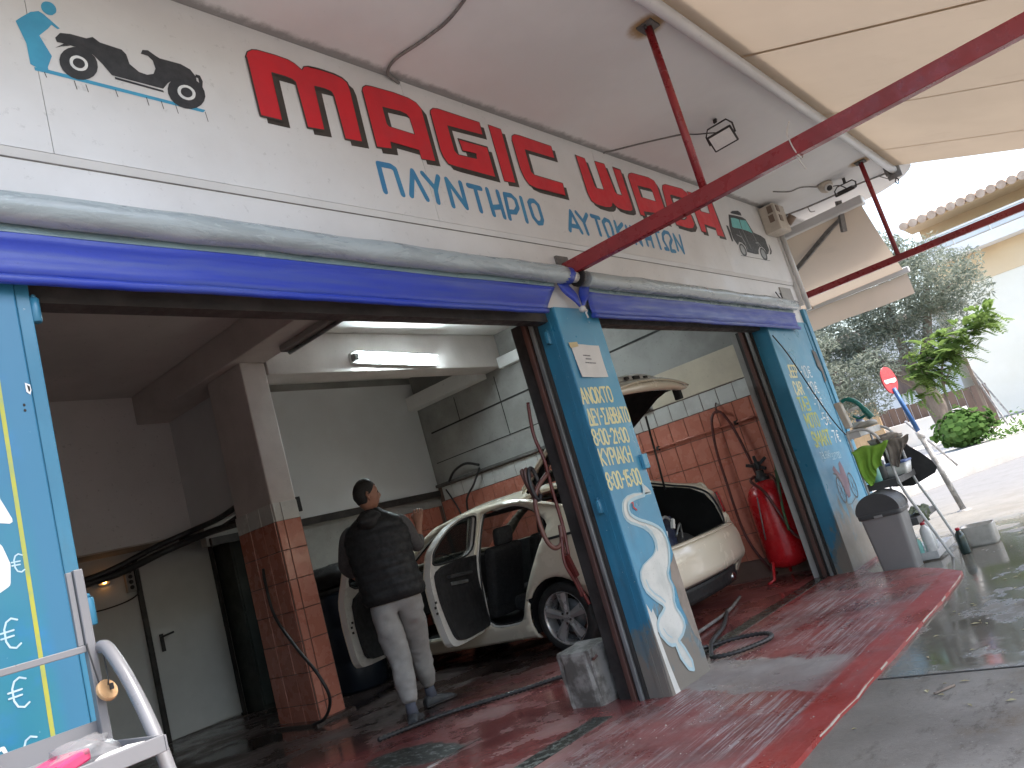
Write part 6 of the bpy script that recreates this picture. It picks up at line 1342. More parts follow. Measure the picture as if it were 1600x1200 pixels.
mb = MB(); mb.tube(smooth_path([(7.38,2.17,1.34),(7.38,2.12,1.35),(7.38,2.05,1.30),(7.38,2.0,1.20),(7.38,1.97,1.13)], 5), [.016]*6+[.021]*8+[.028]*7, 10); mb.tube(smooth_path([(7.38,2.01,1.17),(7.38,2.07,1.155),(7.38,2.12,1.19)],4), .012, 8); mb.build('handle', M['teal_plastic'], pa)
mb = MB(); mb.tube([(7.38,2.15,1.24),(7.38,2.03,1.26)], .014, 8); mb.build('nozzle', M['white_plastic'], pa)
mb = MB(); mb.obox((7.36,2.19,1.22),(.04,0,0),(0,.028,0),(0,.012,.125)); tag(mb.build('beige_block', M['beige_box'], bevel=.008), 'beige rectangular block standing on the rack top by the far column', 'block')
mb = MB(); mb.sm = True; blob(mb, (7.42,2.05,1.09), (.09,.09,.03), 21, amp=.3); tag(mb.build('sponge', M['dirty_white']), 'crumpled whitish sponge on the top shelf under the spray gun', 'sponge')
bottle((7.60,2.14,1.062), .03, .13, M['blue_tape'], M['white_plastic'], 'small blue bottle on the rack top behind the white tub')
bottle((7.42,2.12,.572), .04, .20, M['aqua_plastic'], M['white_plastic'], 'mint bottle on the middle shelf behind the lime cloth')
bottle((7.55,2.10,.572), .045, .22, M['bin_dark'], M['cap_red'], 'dark bottle with a red cap on the middle shelf')
bottle((7.66,2.08,.212), .04, .18, M['clear_bottle'], M['blue_tape'], 'clear bottle with a blue cap on the lower shelf')
tubx((7.56,2.02,.872), .10, .09, .07, M['dirty_white'], 'dirty white dish on the upper shelf between the cloths')
# whitish bucket on its own
bx_, by_, bz_ = 7.72, 1.55, G(7.72)-.022
bk = thing('bucket', 'battered whitish plastic container on the concrete beyond the dark green bottle', 'bucket', (bx_,by_,bz_))
mb = MB(); loft(mb, [rr(bx_,by_,.085,.105,bz_,.03), rr(bx_,by_,.095,.115,bz_+.02,.03), rr(bx_+.01,by_+.01,.10,.125,bz_+.165,.035), rr(bx_+.012,by_+.012,.105,.13,bz_+.172,.035), rr(bx_+.012,by_+.012,.095,.118,bz_+.170,.03), rr(bx_,by_,.085,.10,bz_+.02,.03)]); mb.build('shell', M['dirty_white'], bk)
# leaning post with a red disc
po = thing('sign_post', 'leaning post, blue at the top, carrying a red disc, out on the street', 'post', (10.49,2.19,-.206))
P0, P1 = Vector((10.49,2.19,-.206)), Vector((10.49,2.44,1.42)); q = lambda t: tuple(P0.lerp(P1,t))
mb = MB(); mb.tube([q(0),q(.62)], .034, 12); mb.build('lower_pole', M['metal_pole'], po)
mb = MB(); mb.tube([q(.62),q(1.)], .028, 12); mb.build('upper_pole', M['pole_blue'], po)
mb = MB(); mb.tube([q(.585),q(.64)], .043, 12); mb.build('taped_joint', M['tie'], po)
mb = MB(); mb.lathe([(.09,0),(.09,.012),(.04,.03)], q(0), 12); mb.build('foot', M['metal_pole'], po)
nd = Vector((-.25,-.97,.0)).normalized(); cd = Vector((10.49,2.455,1.53))
mb = MB(); mb.lathe([(.002,-.008),(.172,-.008),(.175,0),(.172,.008),(.002,.008)], tuple(cd), 32, nd, smooth=False); mb.build('disc', M['sign_red'], po)
up = Vector((0,.12,1)).normalized(); rt = nd.cross(up)
mb = MB(); mb.poly([(-.15,-.025),(-.08,-.045),(.02,-.03),(.12,-.04),(.14,.0),(.10,.035),(.0,.03),(-.06,.045),(-.14,.03)], None, lambda u, v, w: tuple(cd+nd*.0095+rt*u+up*v)); mb.poly([(-.15,-.025),(-.08,-.045),(.02,-.03),(.12,-.04),(.14,.0),(.10,.035),(.0,.03),(-.06,.045),(-.14,.03)], None, lambda u, v, w: tuple(cd-nd*.0095+rt*u+up*v)); mb.build('white_smear', M['white_letter'], po)

# ================================================================ grey display stand in front of the near column
st = thing('display_stand', 'pale grey metal stand with a tray in front of the near blue column', 'stand', (.5,2.15,G(.5)))
mb = MB(); mb.box((.8685,2.292,.84),(.8925,2.318,1.300)); mb.build('post', M['stand_grey'], st, bevel=.003)
mb = MB(); mb.box((.852,2.300,1.10),(.8665,2.314,1.297)); mb.build('post_flange', M['stand_grey'], st, bevel=.002)
mb = MB(); mb.box((-.5,2.296,1.082),(.8675,2.308,1.100)); mb.build('crossbar', M['stand_grey'], st, bevel=.002)
mb = MB(); mb.box((-.5,2.319,.815),(.870,2.325,.905)); mb.add([(-.5,2.318,.855),(.865,2.318,.855),(.865,2.20,.834),(-.5,2.20,.834)], [(3,2,1,0)]); mb.build('back_panel', M['stand_grey'], st)
mb = MB(); mb.box((-.5,1.962,.826),(.868,2.316,.832)); mb.box((-.5,1.952,.814),(.868,1.9615,.852)); mb.box((.8685,1.952,.814),(.874,2.29,.850)); mb.build('tray', M['stand_grey'], st, bevel=.002)
mb = MB(); mb.tube(smooth_path([(.905,2.30,1.085),(.902,2.25,1.075),(.90,2.17,1.0),(.90,2.10,.90),(.90,2.04,.78),(.90,1.985,.60),(.90,1.95,.35),(.90,1.93,G(.9)-.01)], 6), .017, 12); mb.build('curved_leg', M['stand_grey'], st)
mb = MB(); mb.tube([(-.45,2.30,G(-.4)),(-.45,2.30,1.30)], .017, 10); mb.build('post', M['stand_grey'], st)
mb = MB(); mb.tube([(.88,2.305,G(.9)),(.88,2.305,.82)], .016, 10); mb.build('rear_leg', M['stand_grey'], st)
wd = thing('wooden_disc', 'small pale wooden disc hanging on a black string from the grey stand', 'disc', (.885,2.27,.93))
mb = MB(); mb.lathe([(.001,-.008),(.026,-.008),(.029,-.004),(.029,.004),(.026,.008),(.001,.008)], (.890,2.272,.973), 20, (.35,-.9,.35), smooth=False); mb.build('disc', M['wood'], wd)
mb = MB(); mb.box((.893,2.255,.972),(.902,2.262,.988)); mb.build('notch', M['joint'], wd)
mb = MB(); mb.tube(smooth_path([(.868,2.286,1.10),(.866,2.284,1.095),(.872,2.278,1.03),(.878,2.27,.962)],4), .0022, 5); mb.tube([(.897,2.27,1.075),(.897,2.268,1.0),(.893,2.266,.985)], .0022, 5); mb.build('string', M['black_rubber'], wd)
pk = thing('pink_packet', 'bright pink packet in clear wrap lying in the tray of the stand', 'packet', (.60,2.08,.833))
mb = MB(); mb.obox((.655,2.08,.848),(.075,.035,.012),(-.022,.05,0),(0,0,.014)); mb.build('pack', M['pink'], pk, bevel=.006)
mb = MB(); mb.sm = True; blob(mb, (.745,2.105,.862), (.062,.05,.032), 33, n=18, m=10, amp=.35); mb.build('wrap', M['wrap'], pk)
mb = MB(); mb.sm = True; blob(mb, (.80,2.03,.838), (.06,.05,.012), 5, amp=.2); tag(mb.build('folded_tissue', M['paper']), 'white folded tissue in the corner of the grey tray', 'tissue')
random.seed(5)

# ================================================================ person
pe = thing('person', 'person seen from behind in a black quilted vest and light grey joggers beside the taxi', 'person', (3.98,4.80,G(3.98)))
FW = Vector((.79,.61,0)).normalized(); RT = Vector((FW.y,-FW.x,0)); UP = Vector((0,0,1))
def skin_mesh(nodes, edges, root, sub=2):
    names = list(nodes); ix = {n: i for i, n in enumerate(names)}
    me = bpy.data.meshes.new('tmp'); me.from_pydata([nodes[n][0] for n in names], [(ix[a], ix[b]) for a, b in edges], [])
    ob = bpy.data.objects.new('tmp', me); COL.objects.link(ob)
    sk = ob.modifiers.new('skin', 'SKIN'); sk.use_smooth_shade = True
    for n in names:
        d = me.skin_vertices[0].data[ix[n]]; r = nodes[n][1]; d.radius = r if isinstance(r, tuple) else (r, r); d.use_root = (n == root)
    ss = ob.modifiers.new('sub', 'SUBSURF'); ss.levels = ss.render_levels = sub
    dg = bpy.context.evaluated_depsgraph_get(); dg.update()
    out = bpy.data.meshes.new_from_object(ob.evaluated_get(dg)); vs_ = [tuple(v.co) for v in out.vertices]; fs_ = [tuple(p.vertices) for p in out.polygons]
    bpy.data.objects.remove(ob); bpy.data.meshes.remove(me); bpy.data.meshes.remove(out)
    return vs_, fs_
J = dict(pelvis=(3.935,4.71,.87), belly=(3.912,4.712,1.08), chest=(3.912,4.708,1.30), neck=(3.905,4.70,1.475), lsh=(3.80,4.85,1.40), rsh=(4.03,4.572,1.39),
 relb=(4.165,4.575,1.135), rwr=(4.255,4.610,1.300), rpalm=(4.288,4.622,1.372), lelb=(3.83,5.07,1.15), lwr=(3.985,5.16,1.05), lpalm=(4.05,5.17,1.03),
 lhip=(3.86,4.785,.83), rhip=(3.995,4.63,.82), lknee=(3.872,4.742,.40), lank=(3.80,4.665,.045), rknee=(4.17,4.86,.415), rank=(4.29,4.99,.055))
J = {k: Vector(v) for k, v in J.items()}
HD = (FW*.55 + RT*.83).normalized(); HR = Vector((HD.y,-HD.x,0))     # the way the head looks
HC = Vector((3.925,4.728,1.625))
nodes = dict(pelvis=(J['pelvis'],.12), belly=(J['belly'],.115), chest=(J['chest'],.13), neck=(J['neck'],.058), nk2=(J['neck']*.4+HC*.6-UP*.03,.056),
 lsh=(J['lsh'],.062), rsh=(J['rsh'],.062), lelb=(J['lelb'],.043), relb=(J['relb'],.043), lwr=(J['lwr'],.028), rwr=(J['rwr'],.028), lpalm=(J['lpalm'],(.034,.02)), rpalm=(J['rpalm'],(.044,.030)),
 lhip=(J['lhip'],.085), rhip=(J['rhip'],.085), lknee=(J['lknee'],.058), rknee=(J['rknee'],.058), lank=(J['lank']+UP*.02,.03), rank=(J['rank']+UP*.02,.03))
edges = [('pelvis','belly'),('belly','chest'),('chest','neck'),('neck','nk2'),('chest','lsh'),('chest','rsh'),('lsh','lelb'),('lelb','lwr'),('lwr','lpalm'),('rsh','relb'),('relb','rwr'),('rwr','rpalm'),
 ('pelvis','lhip'),('pelvis','rhip'),('lhip','lknee'),('lknee','lank'),('rhip','rknee'),('rknee','rank')]
# fingers: unequal, curled as if holding a cloth up by the face; thumb off the side of the palm
def hand(palm, wrist, side, curl):
    d = (palm-wrist).normalized(); e = (side - d*side.dot(d)).normalized(); n = d.cross(e)
    for k, (off, L) in enumerate(((-.033,.064),(-.011,.076),(.011,.071),(.032,.055))):
        a = palm + d*.030 + e*off; b = a + d*L*.42 + n*L*.12*curl; c = b + d*L*.18*(1-curl*.4) + n*L*.36*curl; f = c - d*L*.10*curl + n*L*.25*curl + d*.012*(1-curl)
        for nm, p, r in ((f'f{k}a{id(palm)}', a, .0105),(f'f{k}b{id(palm)}', b, .0098),(f'f{k}c{id(palm)}', c, .0090),(f'f{k}d{id(palm)}', f, .0078)): nodes[nm] = (p, r)
        kk = f'{id(palm)}'; root = [n_ for n_, v in nodes.items() if v[0] is palm][0]
        edges.extend([(root, f'f{k}a{kk}'),(f'f{k}a{kk}',f'f{k}b{kk}'),(f'f{k}b{kk}',f'f{k}c{kk}'),(f'f{k}c{kk}',f'f{k}d{kk}')])
    kk = f'{id(palm)}'; a = palm - d*.012 - e*.034; b = a + d*.030 - e*.018 + n*.012; c = b + d*.026 + n*.014 + e*.004
    for nm, p, r in (('ta'+kk,a,.012),('tb'+kk,b,.0105),('tc'+kk,c,.009)): nodes[nm] = (p, r)
    edges.extend([(root,'ta'+kk),('ta'+kk,'tb'+kk),('tb'+kk,'tc'+kk)])
hand(nodes['rpalm'][0], nodes['rwr'][0], RT, .35); hand(nodes['lpalm'][0], nodes['lwr'][0], UP, .8)
bv, bf_ = skin_mesh(nodes, edges, 'pelvis')
mb = MB(); mb.sm = True; mb.add(bv, bf_)
# head: skull, jaw, nose, ears, lips, joined to the neck
def headpt(th, ph, grow=0.):
    """th from crown down, ph round from the face"""
    x = math.sin(th)*math.sin(ph); yv = math.sin(th)*math.cos(ph); z = math.cos(th)
    rx, ry, rz = .076, .098, .122
    low = max(0, -z); rx *= 1-.30*low**1.3; back = max(0, -yv); ry2 = ry*(1-.30*low*back-.05*low)
    px, py, pz = x*rx, yv*ry2, z*rz*(1-.06*back*low)
    face = max(0, yv)
    py += .020*math.exp(-((x)/.16)**2-((z+.12)/.20)**2)*face            # nose
    py += .007*math.exp(-((x)/.30)**2-((z+.50)/.12)**2)*face            # lips
    py += .010*math.exp(-((x)/.35)**2-((z+.86)/.18)**2)*face            # chin
    py -= .010*math.exp(-((abs(x)-.38)/.16)**2-((z-.10)/.14)**2)*face   # eye sockets
    py += .004*math.exp(-((abs(x)-.38)/.25)**2-((z-.30)/.08)**2)*face   # brow
    k = 1+grow/.09
    return HC + HR*px*k + HD*py*k + UP*pz*k
N1, N2 = 26, 36; V = [headpt(math.pi*i/N1, 2*math.pi*j/N2) for i in range(N1+1) for j in range(N2)]
mb.add(V, [(i*N2+j,(i+1)*N2+j,(i+1)*N2+(j+1) % N2,i*N2+(j+1) % N2) for i in range(N1) for j in range(N2)])
for s in (-1,1):
    c = HC+HR*s*.074-HD*.008-UP*.012; o_ = len(mb.v)
    mb.tube([c+UP*.030-HD*.004, c+UP*.034+HR*s*.010-HD*.016, c+UP*.012+HR*s*.016-HD*.024, c-UP*.014+HR*s*.011-HD*.012, c-UP*.030+HR*s*.004-HD*.002], [.006,.008,.0085,.008,.006], 8)
    mb.tube([c+UP*.02, c+HR*s*.004-HD*.010, c-UP*.018], [.004,.011,.005], 6)
body_o = mb.build('body', M['skin'], pe)
mb = MB()
for s in (-1,1):
    mb.lathe([(.001,-.004),(.010,-.002),(.010,.002),(.001,.004)], tuple(HC+HR*s*.029+HD*.083+UP*.012), 10, HD)
mb.build('eyes', M['hair'], body_o)
# short hair: cap over crown and back, faded at the nape
mb = MB(); mb.sm = True; V = []; n1, n2 = 16, 40
for i in range(n1+1):
    for j in range(n2):
        ph = 2*math.pi*j/n2; c = math.cos(ph); lim = lerp(.98, 2.05, min(1, max(0, (.62-c)/1.0))) if abs(math.sin(ph)) > 0 else 1
        if .15 < c < .62: lim = lerp(1.42, 1.02, (c-.15)/.47)
        if -.25 < c <= .15: lim = 1.52
        th = lim*i/n1; g_ = .011*(1-.75*(i/n1)**2)+random.uniform(-.0012,.0012); V.append(headpt(th, ph, g_))
mb.add(V, [(i*n2+j,(i+1)*n2+j,(i+1)*n2+(j+1) % n2,i*n2+(j+1) % n2) for i in range(n1) for j in range(n2)]); mb.build('hair', M['hair'], pe)
# vest: quilted tube over the torso with a slumped hood
def ring(c, a, b, n=36, ph=0., wr=.0):
    out = []
    for k in range(n):
        t = 2*math.pi*k/n; e = 1+wr*math.sin(5*t+ph)+wr*.6*math.sin(9*t+ph*2)
        ca, sa_ = math.cos(t), math.sin(t); out.append(c + RT*a*e*math.copysign(abs(ca)**.82, ca) + FW*b*e*math.copysign(abs(sa_)**.82, sa_))
    return out
VR = [(.815,.215,.158,0),(.83,.232,.174,0),(.90,.234,.178,0),(1.0,.228,.17,0),(1.10,.230,.168,0),(1.2,.240,.168,0),(1.3,.248,.163,.0),(1.37,.226,.143,.0),(1.42,.195,.125,0),(1.455,.145,.105,0),(1.485,.095,.09,.0),(1.505,.082,.085,0),(1.515,.070,.07,0)]
rings = []
def axis(z):
    return Vector((interp([(.8,3.94),(1.08,3.912),(1.3,3.912),(1.52,3.905)], z), interp([(.8,4.708),(1.1,4.712),(1.3,4.710),(1.52,4.698)], z), z))
zs = [.815+.7*i/56 for i in range(57)]
for i, z in enumerate(zs):
    a = interp([(r[0], r[1]) for r in VR], z); b = interp([(r[0], r[2]) for r in VR], z)
    puff = .008*abs(math.sin((z-.83)*math.pi/.075)) if .84 < z < 1.44 else 0
    rings.append(ring(axis(z), a+puff, b+puff, 40, z*7, .016))
mb = MB(); loft(mb, rings, cap=False); mb.build('vest', M['vest'], pe)
mb = MB(); mb.sm = True; blob(mb, tuple(J['neck']-FW*.085-UP*.045), (.12,.09,.075), 17, n=24, m=14, amp=.14); mb.build('hood', M['vest'], pe)
# sleeves, trousers, socks and shoes
sv, sf = skin_mesh(dict(a=(J['rsh']-RT*.05-UP*.0,.078), b=(J['rsh']+RT*.035-UP*.04,.077), b2=((J['rsh']+J['relb'])/2+RT*.01,.066), c=(J['relb'],.058), d=((J['relb']*.55+J['rwr']*.45),.050), e=((J['relb']*.38+J['rwr']*.62),.043)), [('a','b'),('b','b2'),('b2','c'),('c','d'),('d','e')], 'a')
sv2, sf2 = skin_mesh(dict(a=(J['lsh']+RT*.05,.078), b=(J['lsh']-RT*.035-UP*.04,.077), c=(J['lelb'],.058), d=(J['lwr']-(J['lwr']-J['lelb'])*.25,.045)), [('a','b'),('b','c'),('c','d')], 'a')
mb = MB(); mb.sm = True; mb.add(sv, sf); mb.build('sleeve', M['jumper'], pe); mb = MB(); mb.sm = True; mb.add(sv2, sf2); mb.build('sleeve', M['jumper'], pe)
def leg_nodes(p, hip, knee, ank):
    m = hip*.5+knee*.5; s = knee*.45+ank*.55; bk = -FW*.012
    return {p+'h': (hip+bk*2, .122), p+'m': (m+bk, .110), p+'k': (knee, .092), p+'s': (s+bk, .084), p+'s2': (knee*.15+ank*.85+UP*.02, .066), p+'a': (ank+UP*.045, .049)}
tn = dict(w=(J['pelvis']+UP*.10,(.165)), p=(J['pelvis']-UP*.02-FW*.01,.155)); tn.update(leg_nodes('l', J['lhip'], J['lknee'], J['lank'])); tn.update(leg_nodes('r', J['rhip'], J['rknee'], J['rank']))
te = [('w','p'),('p','lh'),('p','rh')]
for p in 'lr': te += [(p+'h',p+'m'),(p+'m',p+'k'),(p+'k',p+'s'),(p+'s',p+'s2'),(p+'s2',p+'a')]
tv, tf = skin_mesh(tn, te, 'p', 3)
mb = MB(); mb.sm = True
wr_ = []
from mathutils import noise as _ns
for v in tv:
    p = Vector(v); k = .014*_ns.noise(Vector((p.x*9, p.y*9, p.z*14)))+.009*_ns.noise(Vector((p.x*20, p.y*20, p.z*30))); wr_.append(p+ (p-Vector((3.98,4.8,p.z))).normalized()*k)
mb.add(wr_, tf); mb.build('joggers', M['trousers'], pe)
def shoe(ank, d, heel_up=0.):
    d = Vector((d.x,d.y,0)).normalized(); r = Vector((d.y,-d.x,0)); zg = G(ank.x)
    base = Vector((ank.x, ank.y, zg)); S = [(-.075,.030,.055),(-.055,.038,.085),(-.01,.040,.092),(.05,.043,.070),(.11,.048,.055),(.16,.043,.042),(.195,.022,.026)]
    mb = MB(); rg = []
    for t, w, h in S:
        out = []
        for k in range(16):
            a = 2*math.pi*k/16; c, s = math.cos(a), math.sin(a); out.append(base + d*t + r*w*math.copysign(abs(c)**.7, c) + UP*(h*.5+h*.5*math.copysign(abs(s)**.75, s)+.004))
        rg.append(out)
    loft(mb, rg); o = mb.build('shoe', M['shoe'], pe)
    mb = MB(); rg = []
    for t, w, h in S:
        rg.append([base+d*t*1.03+r*w*1.08*math.cos(2*math.pi*k/16)+UP*(.012+.012*math.sin(2*math.pi*k/16)) for k in range(16)])
    loft(mb, rg); mb.build('sole', M['dark_metal'], o)
    mb = MB(); mb.tube([ank+UP*.055, ank-d*.004+UP*.02, base+UP*.07], [.038,.040,.045], 14); mb.build('sock', M['sock'], pe)
shoe(J['lank'], FW); shoe(J['rank'], FW*.6+RT*.8)

# ================================================================ the street beyond
mb = MB(); sw = [(12.6,4.05),(14.2,3.25),(16.4,2.15),(20,1.75),(30,1.2),(34,1.0),(34.9,14),(12.6,14)]
mb.poly(sw, None, lambda u, v, w: (u, v, -.075-w), .16); struct(mb.build('pavement', M['kerb'], bevel=.02))
mb = MB(); mb.box((35.6,-30,-.4),(36,5.35,-.05)); struct(mb.build('far_kerb', M['kerb']))
# garden wall, fence, boards
mb = MB(); mb.box((29.0,4.9,-.3),(29.25,15,.78)); tag(mb.build('garden_wall', M['white_wall'], bevel=.01), 'low white garden wall behind the tree trunk', 'wall')
fe = thing('fence', 'dark brown board fence above the low white wall behind the trees', 'fence', (29.6,9,-.1))
for i in range(46):
    y = 4.2+.24*i; mb = MB(); mb.box((29.55+random.uniform(-.01,.01),y,-.1),(29.59,y+.225,1.35+random.uniform(-.03,.03))); mb.build('board', M['brown_fence'], fe)
mb = MB(); mb.box((28.6,7.4,-.1),(28.66,9.3,1.75)); tag(mb.build('plywood_sheet', M['plywood'], bevel=.005), 'tan plywood sheet standing behind the trees beyond the rack', 'board')
for k, (a, b) in enumerate((((27.5,4.1,-.07),(27.4,4.15,2.2)),((27.4,3.75,-.07),(27.5,4.25,2.3)),((27.6,3.55,-.07),(27.5,4.15,1.9)))):
    mb = MB(); mb.bar(a, b, .09 if k == 0 else .05); tag(mb.build('timber_prop', M['metal_pole'] if k else M['bark']), ['thick grey timber prop standing beside the tree trunk', 'thin slanting prop crossing the thick timber by the tree', 'thinnest leaning prop to the right of the tree trunk'][k], 'prop', 'props by the tree')
mb = MB(); mb.tube([(16.1,3.19,-.075),(15.5,3.62,.95)], .022, 8); tag(mb.build('garden_stake', M['metal_pole']), 'slanting grey garden stake beside the round bush at the pavement edge', 'stake')

# leaves as small blades scattered through clumps
def crown(name, parent, m, clumps, n, L, W, droop=.3, flat=.0):
    mb = MB(); V = []; F = []
    tot = sum(c[1][0]*c[1][1]*c[1][2] for c in clumps)
    for c, r in clumps:
        k = int(n*r[0]*r[1]*r[2]/tot)
        for _ in range(k):
            while True:
                p = Vector((random.uniform(-1,1), random.uniform(-1,1), random.uniform(-1,1)))
                if p.length < 1: break
            p = p.normalized()*(p.length**.55)
            q = Vector((c[0]+p.x*r[0], c[1]+p.y*r[1], c[2]+p.z*r[2]))
            d = Vector((random.gauss(0,1), random.gauss(0,1), random.gauss(-droop,.8))).normalized(); e = d.cross(Vector((random.gauss(0,1),random.gauss(0,1),random.gauss(0,1)))).normalized()
            l = L*random.uniform(.6,1.3); w = W*random.uniform(.7,1.3); o = len(V)
            V += [q, q+d*l*.5+e*w, q+d*l, q+d*l*.5-e*w]; F.append((o,o+1,o+2,o+3))
    mb.add(V, F); return mb.build(name, m, parent)
def limb(pts, r): mb.tube(smooth_path(pts, 5), [lerp(r[0], r[1], i/(5*(len(pts)-1))) for i in range(5*(len(pts)-1)+1)], 10)
tr = thing('olive_tree', 'grey green tree with a leaning rough trunk at the pavement edge', 'tree', (26,5.0,-.08))
mb = MB(); limb([(26,4.95,-.1),(26,5.02,.5),(26,5.15,1.3),(26,5.3,2.0)], (.31,.25)); limb([(26,5.2,1.7),(25.9,5.9,2.5),(25.8,6.6,3.6)], (.24,.10)); limb([(26,5.25,1.9),(26.1,4.7,3.0),(26.2,4.2,4.6)], (.22,.08)); limb([(26,5.3,2.0),(26,5.4,3.4),(26,5.3,5.4)], (.20,.06))
for a, b in (((25.8,6.3,3.2),(25.6,7.6,3.6)),((26.1,4.5,3.6),(26,3.5,4.3)),((26,5.35,4.),(26.2,6.2,5.6)),((26,5.3,4.6),(25.9,4.4,6.0))): limb([a, tuple((Vector(a)+Vector(b))/2+Vector((0,.1,.15))), b], (.07,.025))
mb.build('trunk', M['bark'], tr)
random.seed(3)
cl = [((26,5.2,4.6),(1.4,1.5,1.2)),((26,4.0,4.6),(1.2,1.15,1.0)),((25.9,6.5,4.2),(1.3,1.3,1.1)),((26,5.2,5.9),(1.0,1.0,.75)),((26,6.3,5.5),(.9,.9,.7)),((25.8,7.4,3.6),(1.0,1.0,.9)),((26,3.3,4.0),(.8,.75,.6)),((26,4.3,3.5),(.9,.95,.6)),((25.7,5.9,3.1),(1.0,1.1,.8)),((25.6,7.0,2.6),(.9,1.0,.8)),((26,4.6,5.6),(.8,.7,.6)),((26,5.7,6.5),(.5,.6,.35)),((26,3.0,4.8),(.5,.45,.4))]
for k in range(26): cl.append(((26+random.uniform(-1,1), random.uniform(2.9,8.2), random.uniform(2.4,6.3)), (.35,.35,.28)))
cl = [c for c in cl if not (c[0][1] < 3.6 and (c[0][2] > 5.4 or c[0][2] < 3.2))]
crown('crown', tr, M['olive'], cl, 30000, .17, .020, .1)
t2_ = thing('tree', 'low dusty green tree spreading behind the rack and the pale side awning', 'tree', (24.5,8.6,-.08))
mb = MB(); limb([(24.5,8.6,-.1),(24.5,8.5,1.0),(24.4,8.3,2.4)], (.22,.10)); limb([(24.45,8.4,1.6),(24.4,7.4,2.4),(24.3,6.9,3.0)], (.10,.04)); limb([(24.45,8.4,1.8),(24.4,9.4,2.8),(24.4,9.9,3.6)], (.10,.04)); mb.build('trunk', M['bark'], t2_)
cl = [((24.5,8.5,3.2),(1.2,1.4,1.1)),((24.4,7.3,2.4),(1.0,1.1,.8)),((24.5,9.6,3.0),(1.1,1.2,1.0)),((24.4,8.2,2.0),(1.0,1.2,.7)),((24.4,7.0,1.75),(.7,.8,.5)),((24.4,6.3,1.8),(.6,.7,.5)),((24.4,8.9,1.6),(.9,1.2,.5)),((24.4,6.0,2.6),(.7,.7,.6)),((24.5,9.0,4.4),(1.0,1.1,.8)),((24.4,7.9,4.0),(.9,.9,.8))]
for k in range(22): cl.append(((24.4+random.uniform(-.9,.9), random.uniform(6.5,10.2), random.uniform(1.35,4.8)), (.3,.32,.25)))
crown('crown', t2_, M['olive'], cl, 24000, .15, .019, .2)
# bright sapling with feathered leaves
sp = thing('sapling', 'bright yellow green sapling with feathery leaves in front of the big tree', 'tree', (23.6,4.3,-.08))
mb = MB(); limb([(23.6,4.4,-.1),(23.6,4.35,1.0),(23.6,4.2,1.9),(23.6,3.8,2.5)], (.05,.02)); limb([(23.6,4.3,1.5),(23.6,3.6,2.3),(23.6,2.9,2.85)], (.025,.01)); mb.build('trunk', M['bark'], sp)
V = []; F = []; mb = MB()
def frond(p, d, L, dr):
    d = Vector(d).normalized(); s = d.cross(UP).normalized(); n = 11
    for i in range(1, n+1):
        f = i/n; q = Vector(p)+d*L*f-UP*dr*f*f
        for sg_ in (-1,1):
            a = (s*sg_+d*.5-UP*.25).normalized(); l = .20*math.sin(.35+2.4*f*.9)*L/.8+.03; e = d*.05; o = len(V)
            V.extend([q, q+a*l*.5+e, q+a*l, q+a*l*.5-e]); F.append((o,o+1,o+2,o+3))
for k in range(330):
    t = random.random()**1.25; p = Vector((23.6,4.9,1.9)).lerp(Vector((23.6,2.75,3.0)), t)+Vector((random.gauss(0,.3),random.gauss(0,.20),random.gauss(0,.10+.26*(1-t))))
    frond(p, (random.uniform(-1,1), random.uniform(-1.1,.5), random.uniform(-.3,.5)), random.uniform(.30,.55), random.uniform(.15,.35))
mb.add(V, F); mb.build('crown', M['lime_leaf'], sp)
bu = thing('bush', 'round leafy green bush on the pavement edge under the tree trunk', 'bush', (21.4,3.9,-.08))
mb = MB(); V = []; F = []
random.seed(12)
for _ in range(1500):
    p = Vector((random.gauss(0,1),random.gauss(0,1),random.gauss(0,1))).normalized()*random.uniform(.6,1)
    k = 1+.18*math.sin(p.x*5)+.14*math.sin(p.y*7+1)
    q = Vector((21.4+p.x*.55*k, 3.85+p.y*.60*k, .38+p.z*.46*k)); nn = (p+Vector((random.uniform(-.5,.5),random.uniform(-.5,.5),random.uniform(0,.7)))).normalized(); e = nn.cross(Vector((0,0,1))).normalized()*.06*random.uniform(.7,1.4); f = nn.cross(e)*1.0; o = len(V)
    V += [q-e-f*.6, q+e-f*.6, q+e*1.1+f*.4, q+f*1.0, q-e*1.1+f*.4]; F.append((o,o+1,o+2,o+3,o+4))
for _ in range(260):
    q = Vector((21.4+random.gauss(0,.5), 3.0+random.gauss(0,.35), -.05+abs(random.gauss(0,.22)))); e = Vector((random.gauss(0,1),random.gauss(0,1),random.gauss(0,1))).normalized()*.05; f = e.cross(UP)*1.2; o = len(V)
    V += [q-e, q-f, q+e, q+f]; F.append((o,o+1,o+2,o+3))
mb.add(V, F); mb.build('foliage', M['bush_leaf'], bu)
# house across the side street
hs = thing('house', 'pale house with a tiled roof and a balcony at the end of the street', 'house', (38,-2,-.1))
mb = MB(); mb.box((36.0,-14,-.3),(46,5.45,5.25)); mb.build('wall', M['house'], hs)
mb = MB(); mb.box((35.98,-14,5.252),(46,5.5,6.42)); mb.build('wall_band', M['orange_wall'], hs)
mb = MB(); mb.box((35.1,-14,6.422),(46,5.6,6.86)); mb.build('balcony_slab', M['white_wall'], hs, bevel=.02)
mb = MB(); mb.box((36.8,-14,6.861),(46,5.4,8.30)); mb.build('upper_wall', M['orange_wall'], hs)
for k in range(9):
    y = 5.45-1.3*k; mb = MB(); mb.box((35.14,y-1.26,6.90),(35.17,y-.02,7.42)); mb.build('balcony_panel', M['glassy'], hs)
    mb = MB(); mb.box((35.12,y-.02,6.862),(35.18,y+.02,7.50)); mb.build('balcony_post', M['white_wall'], hs)
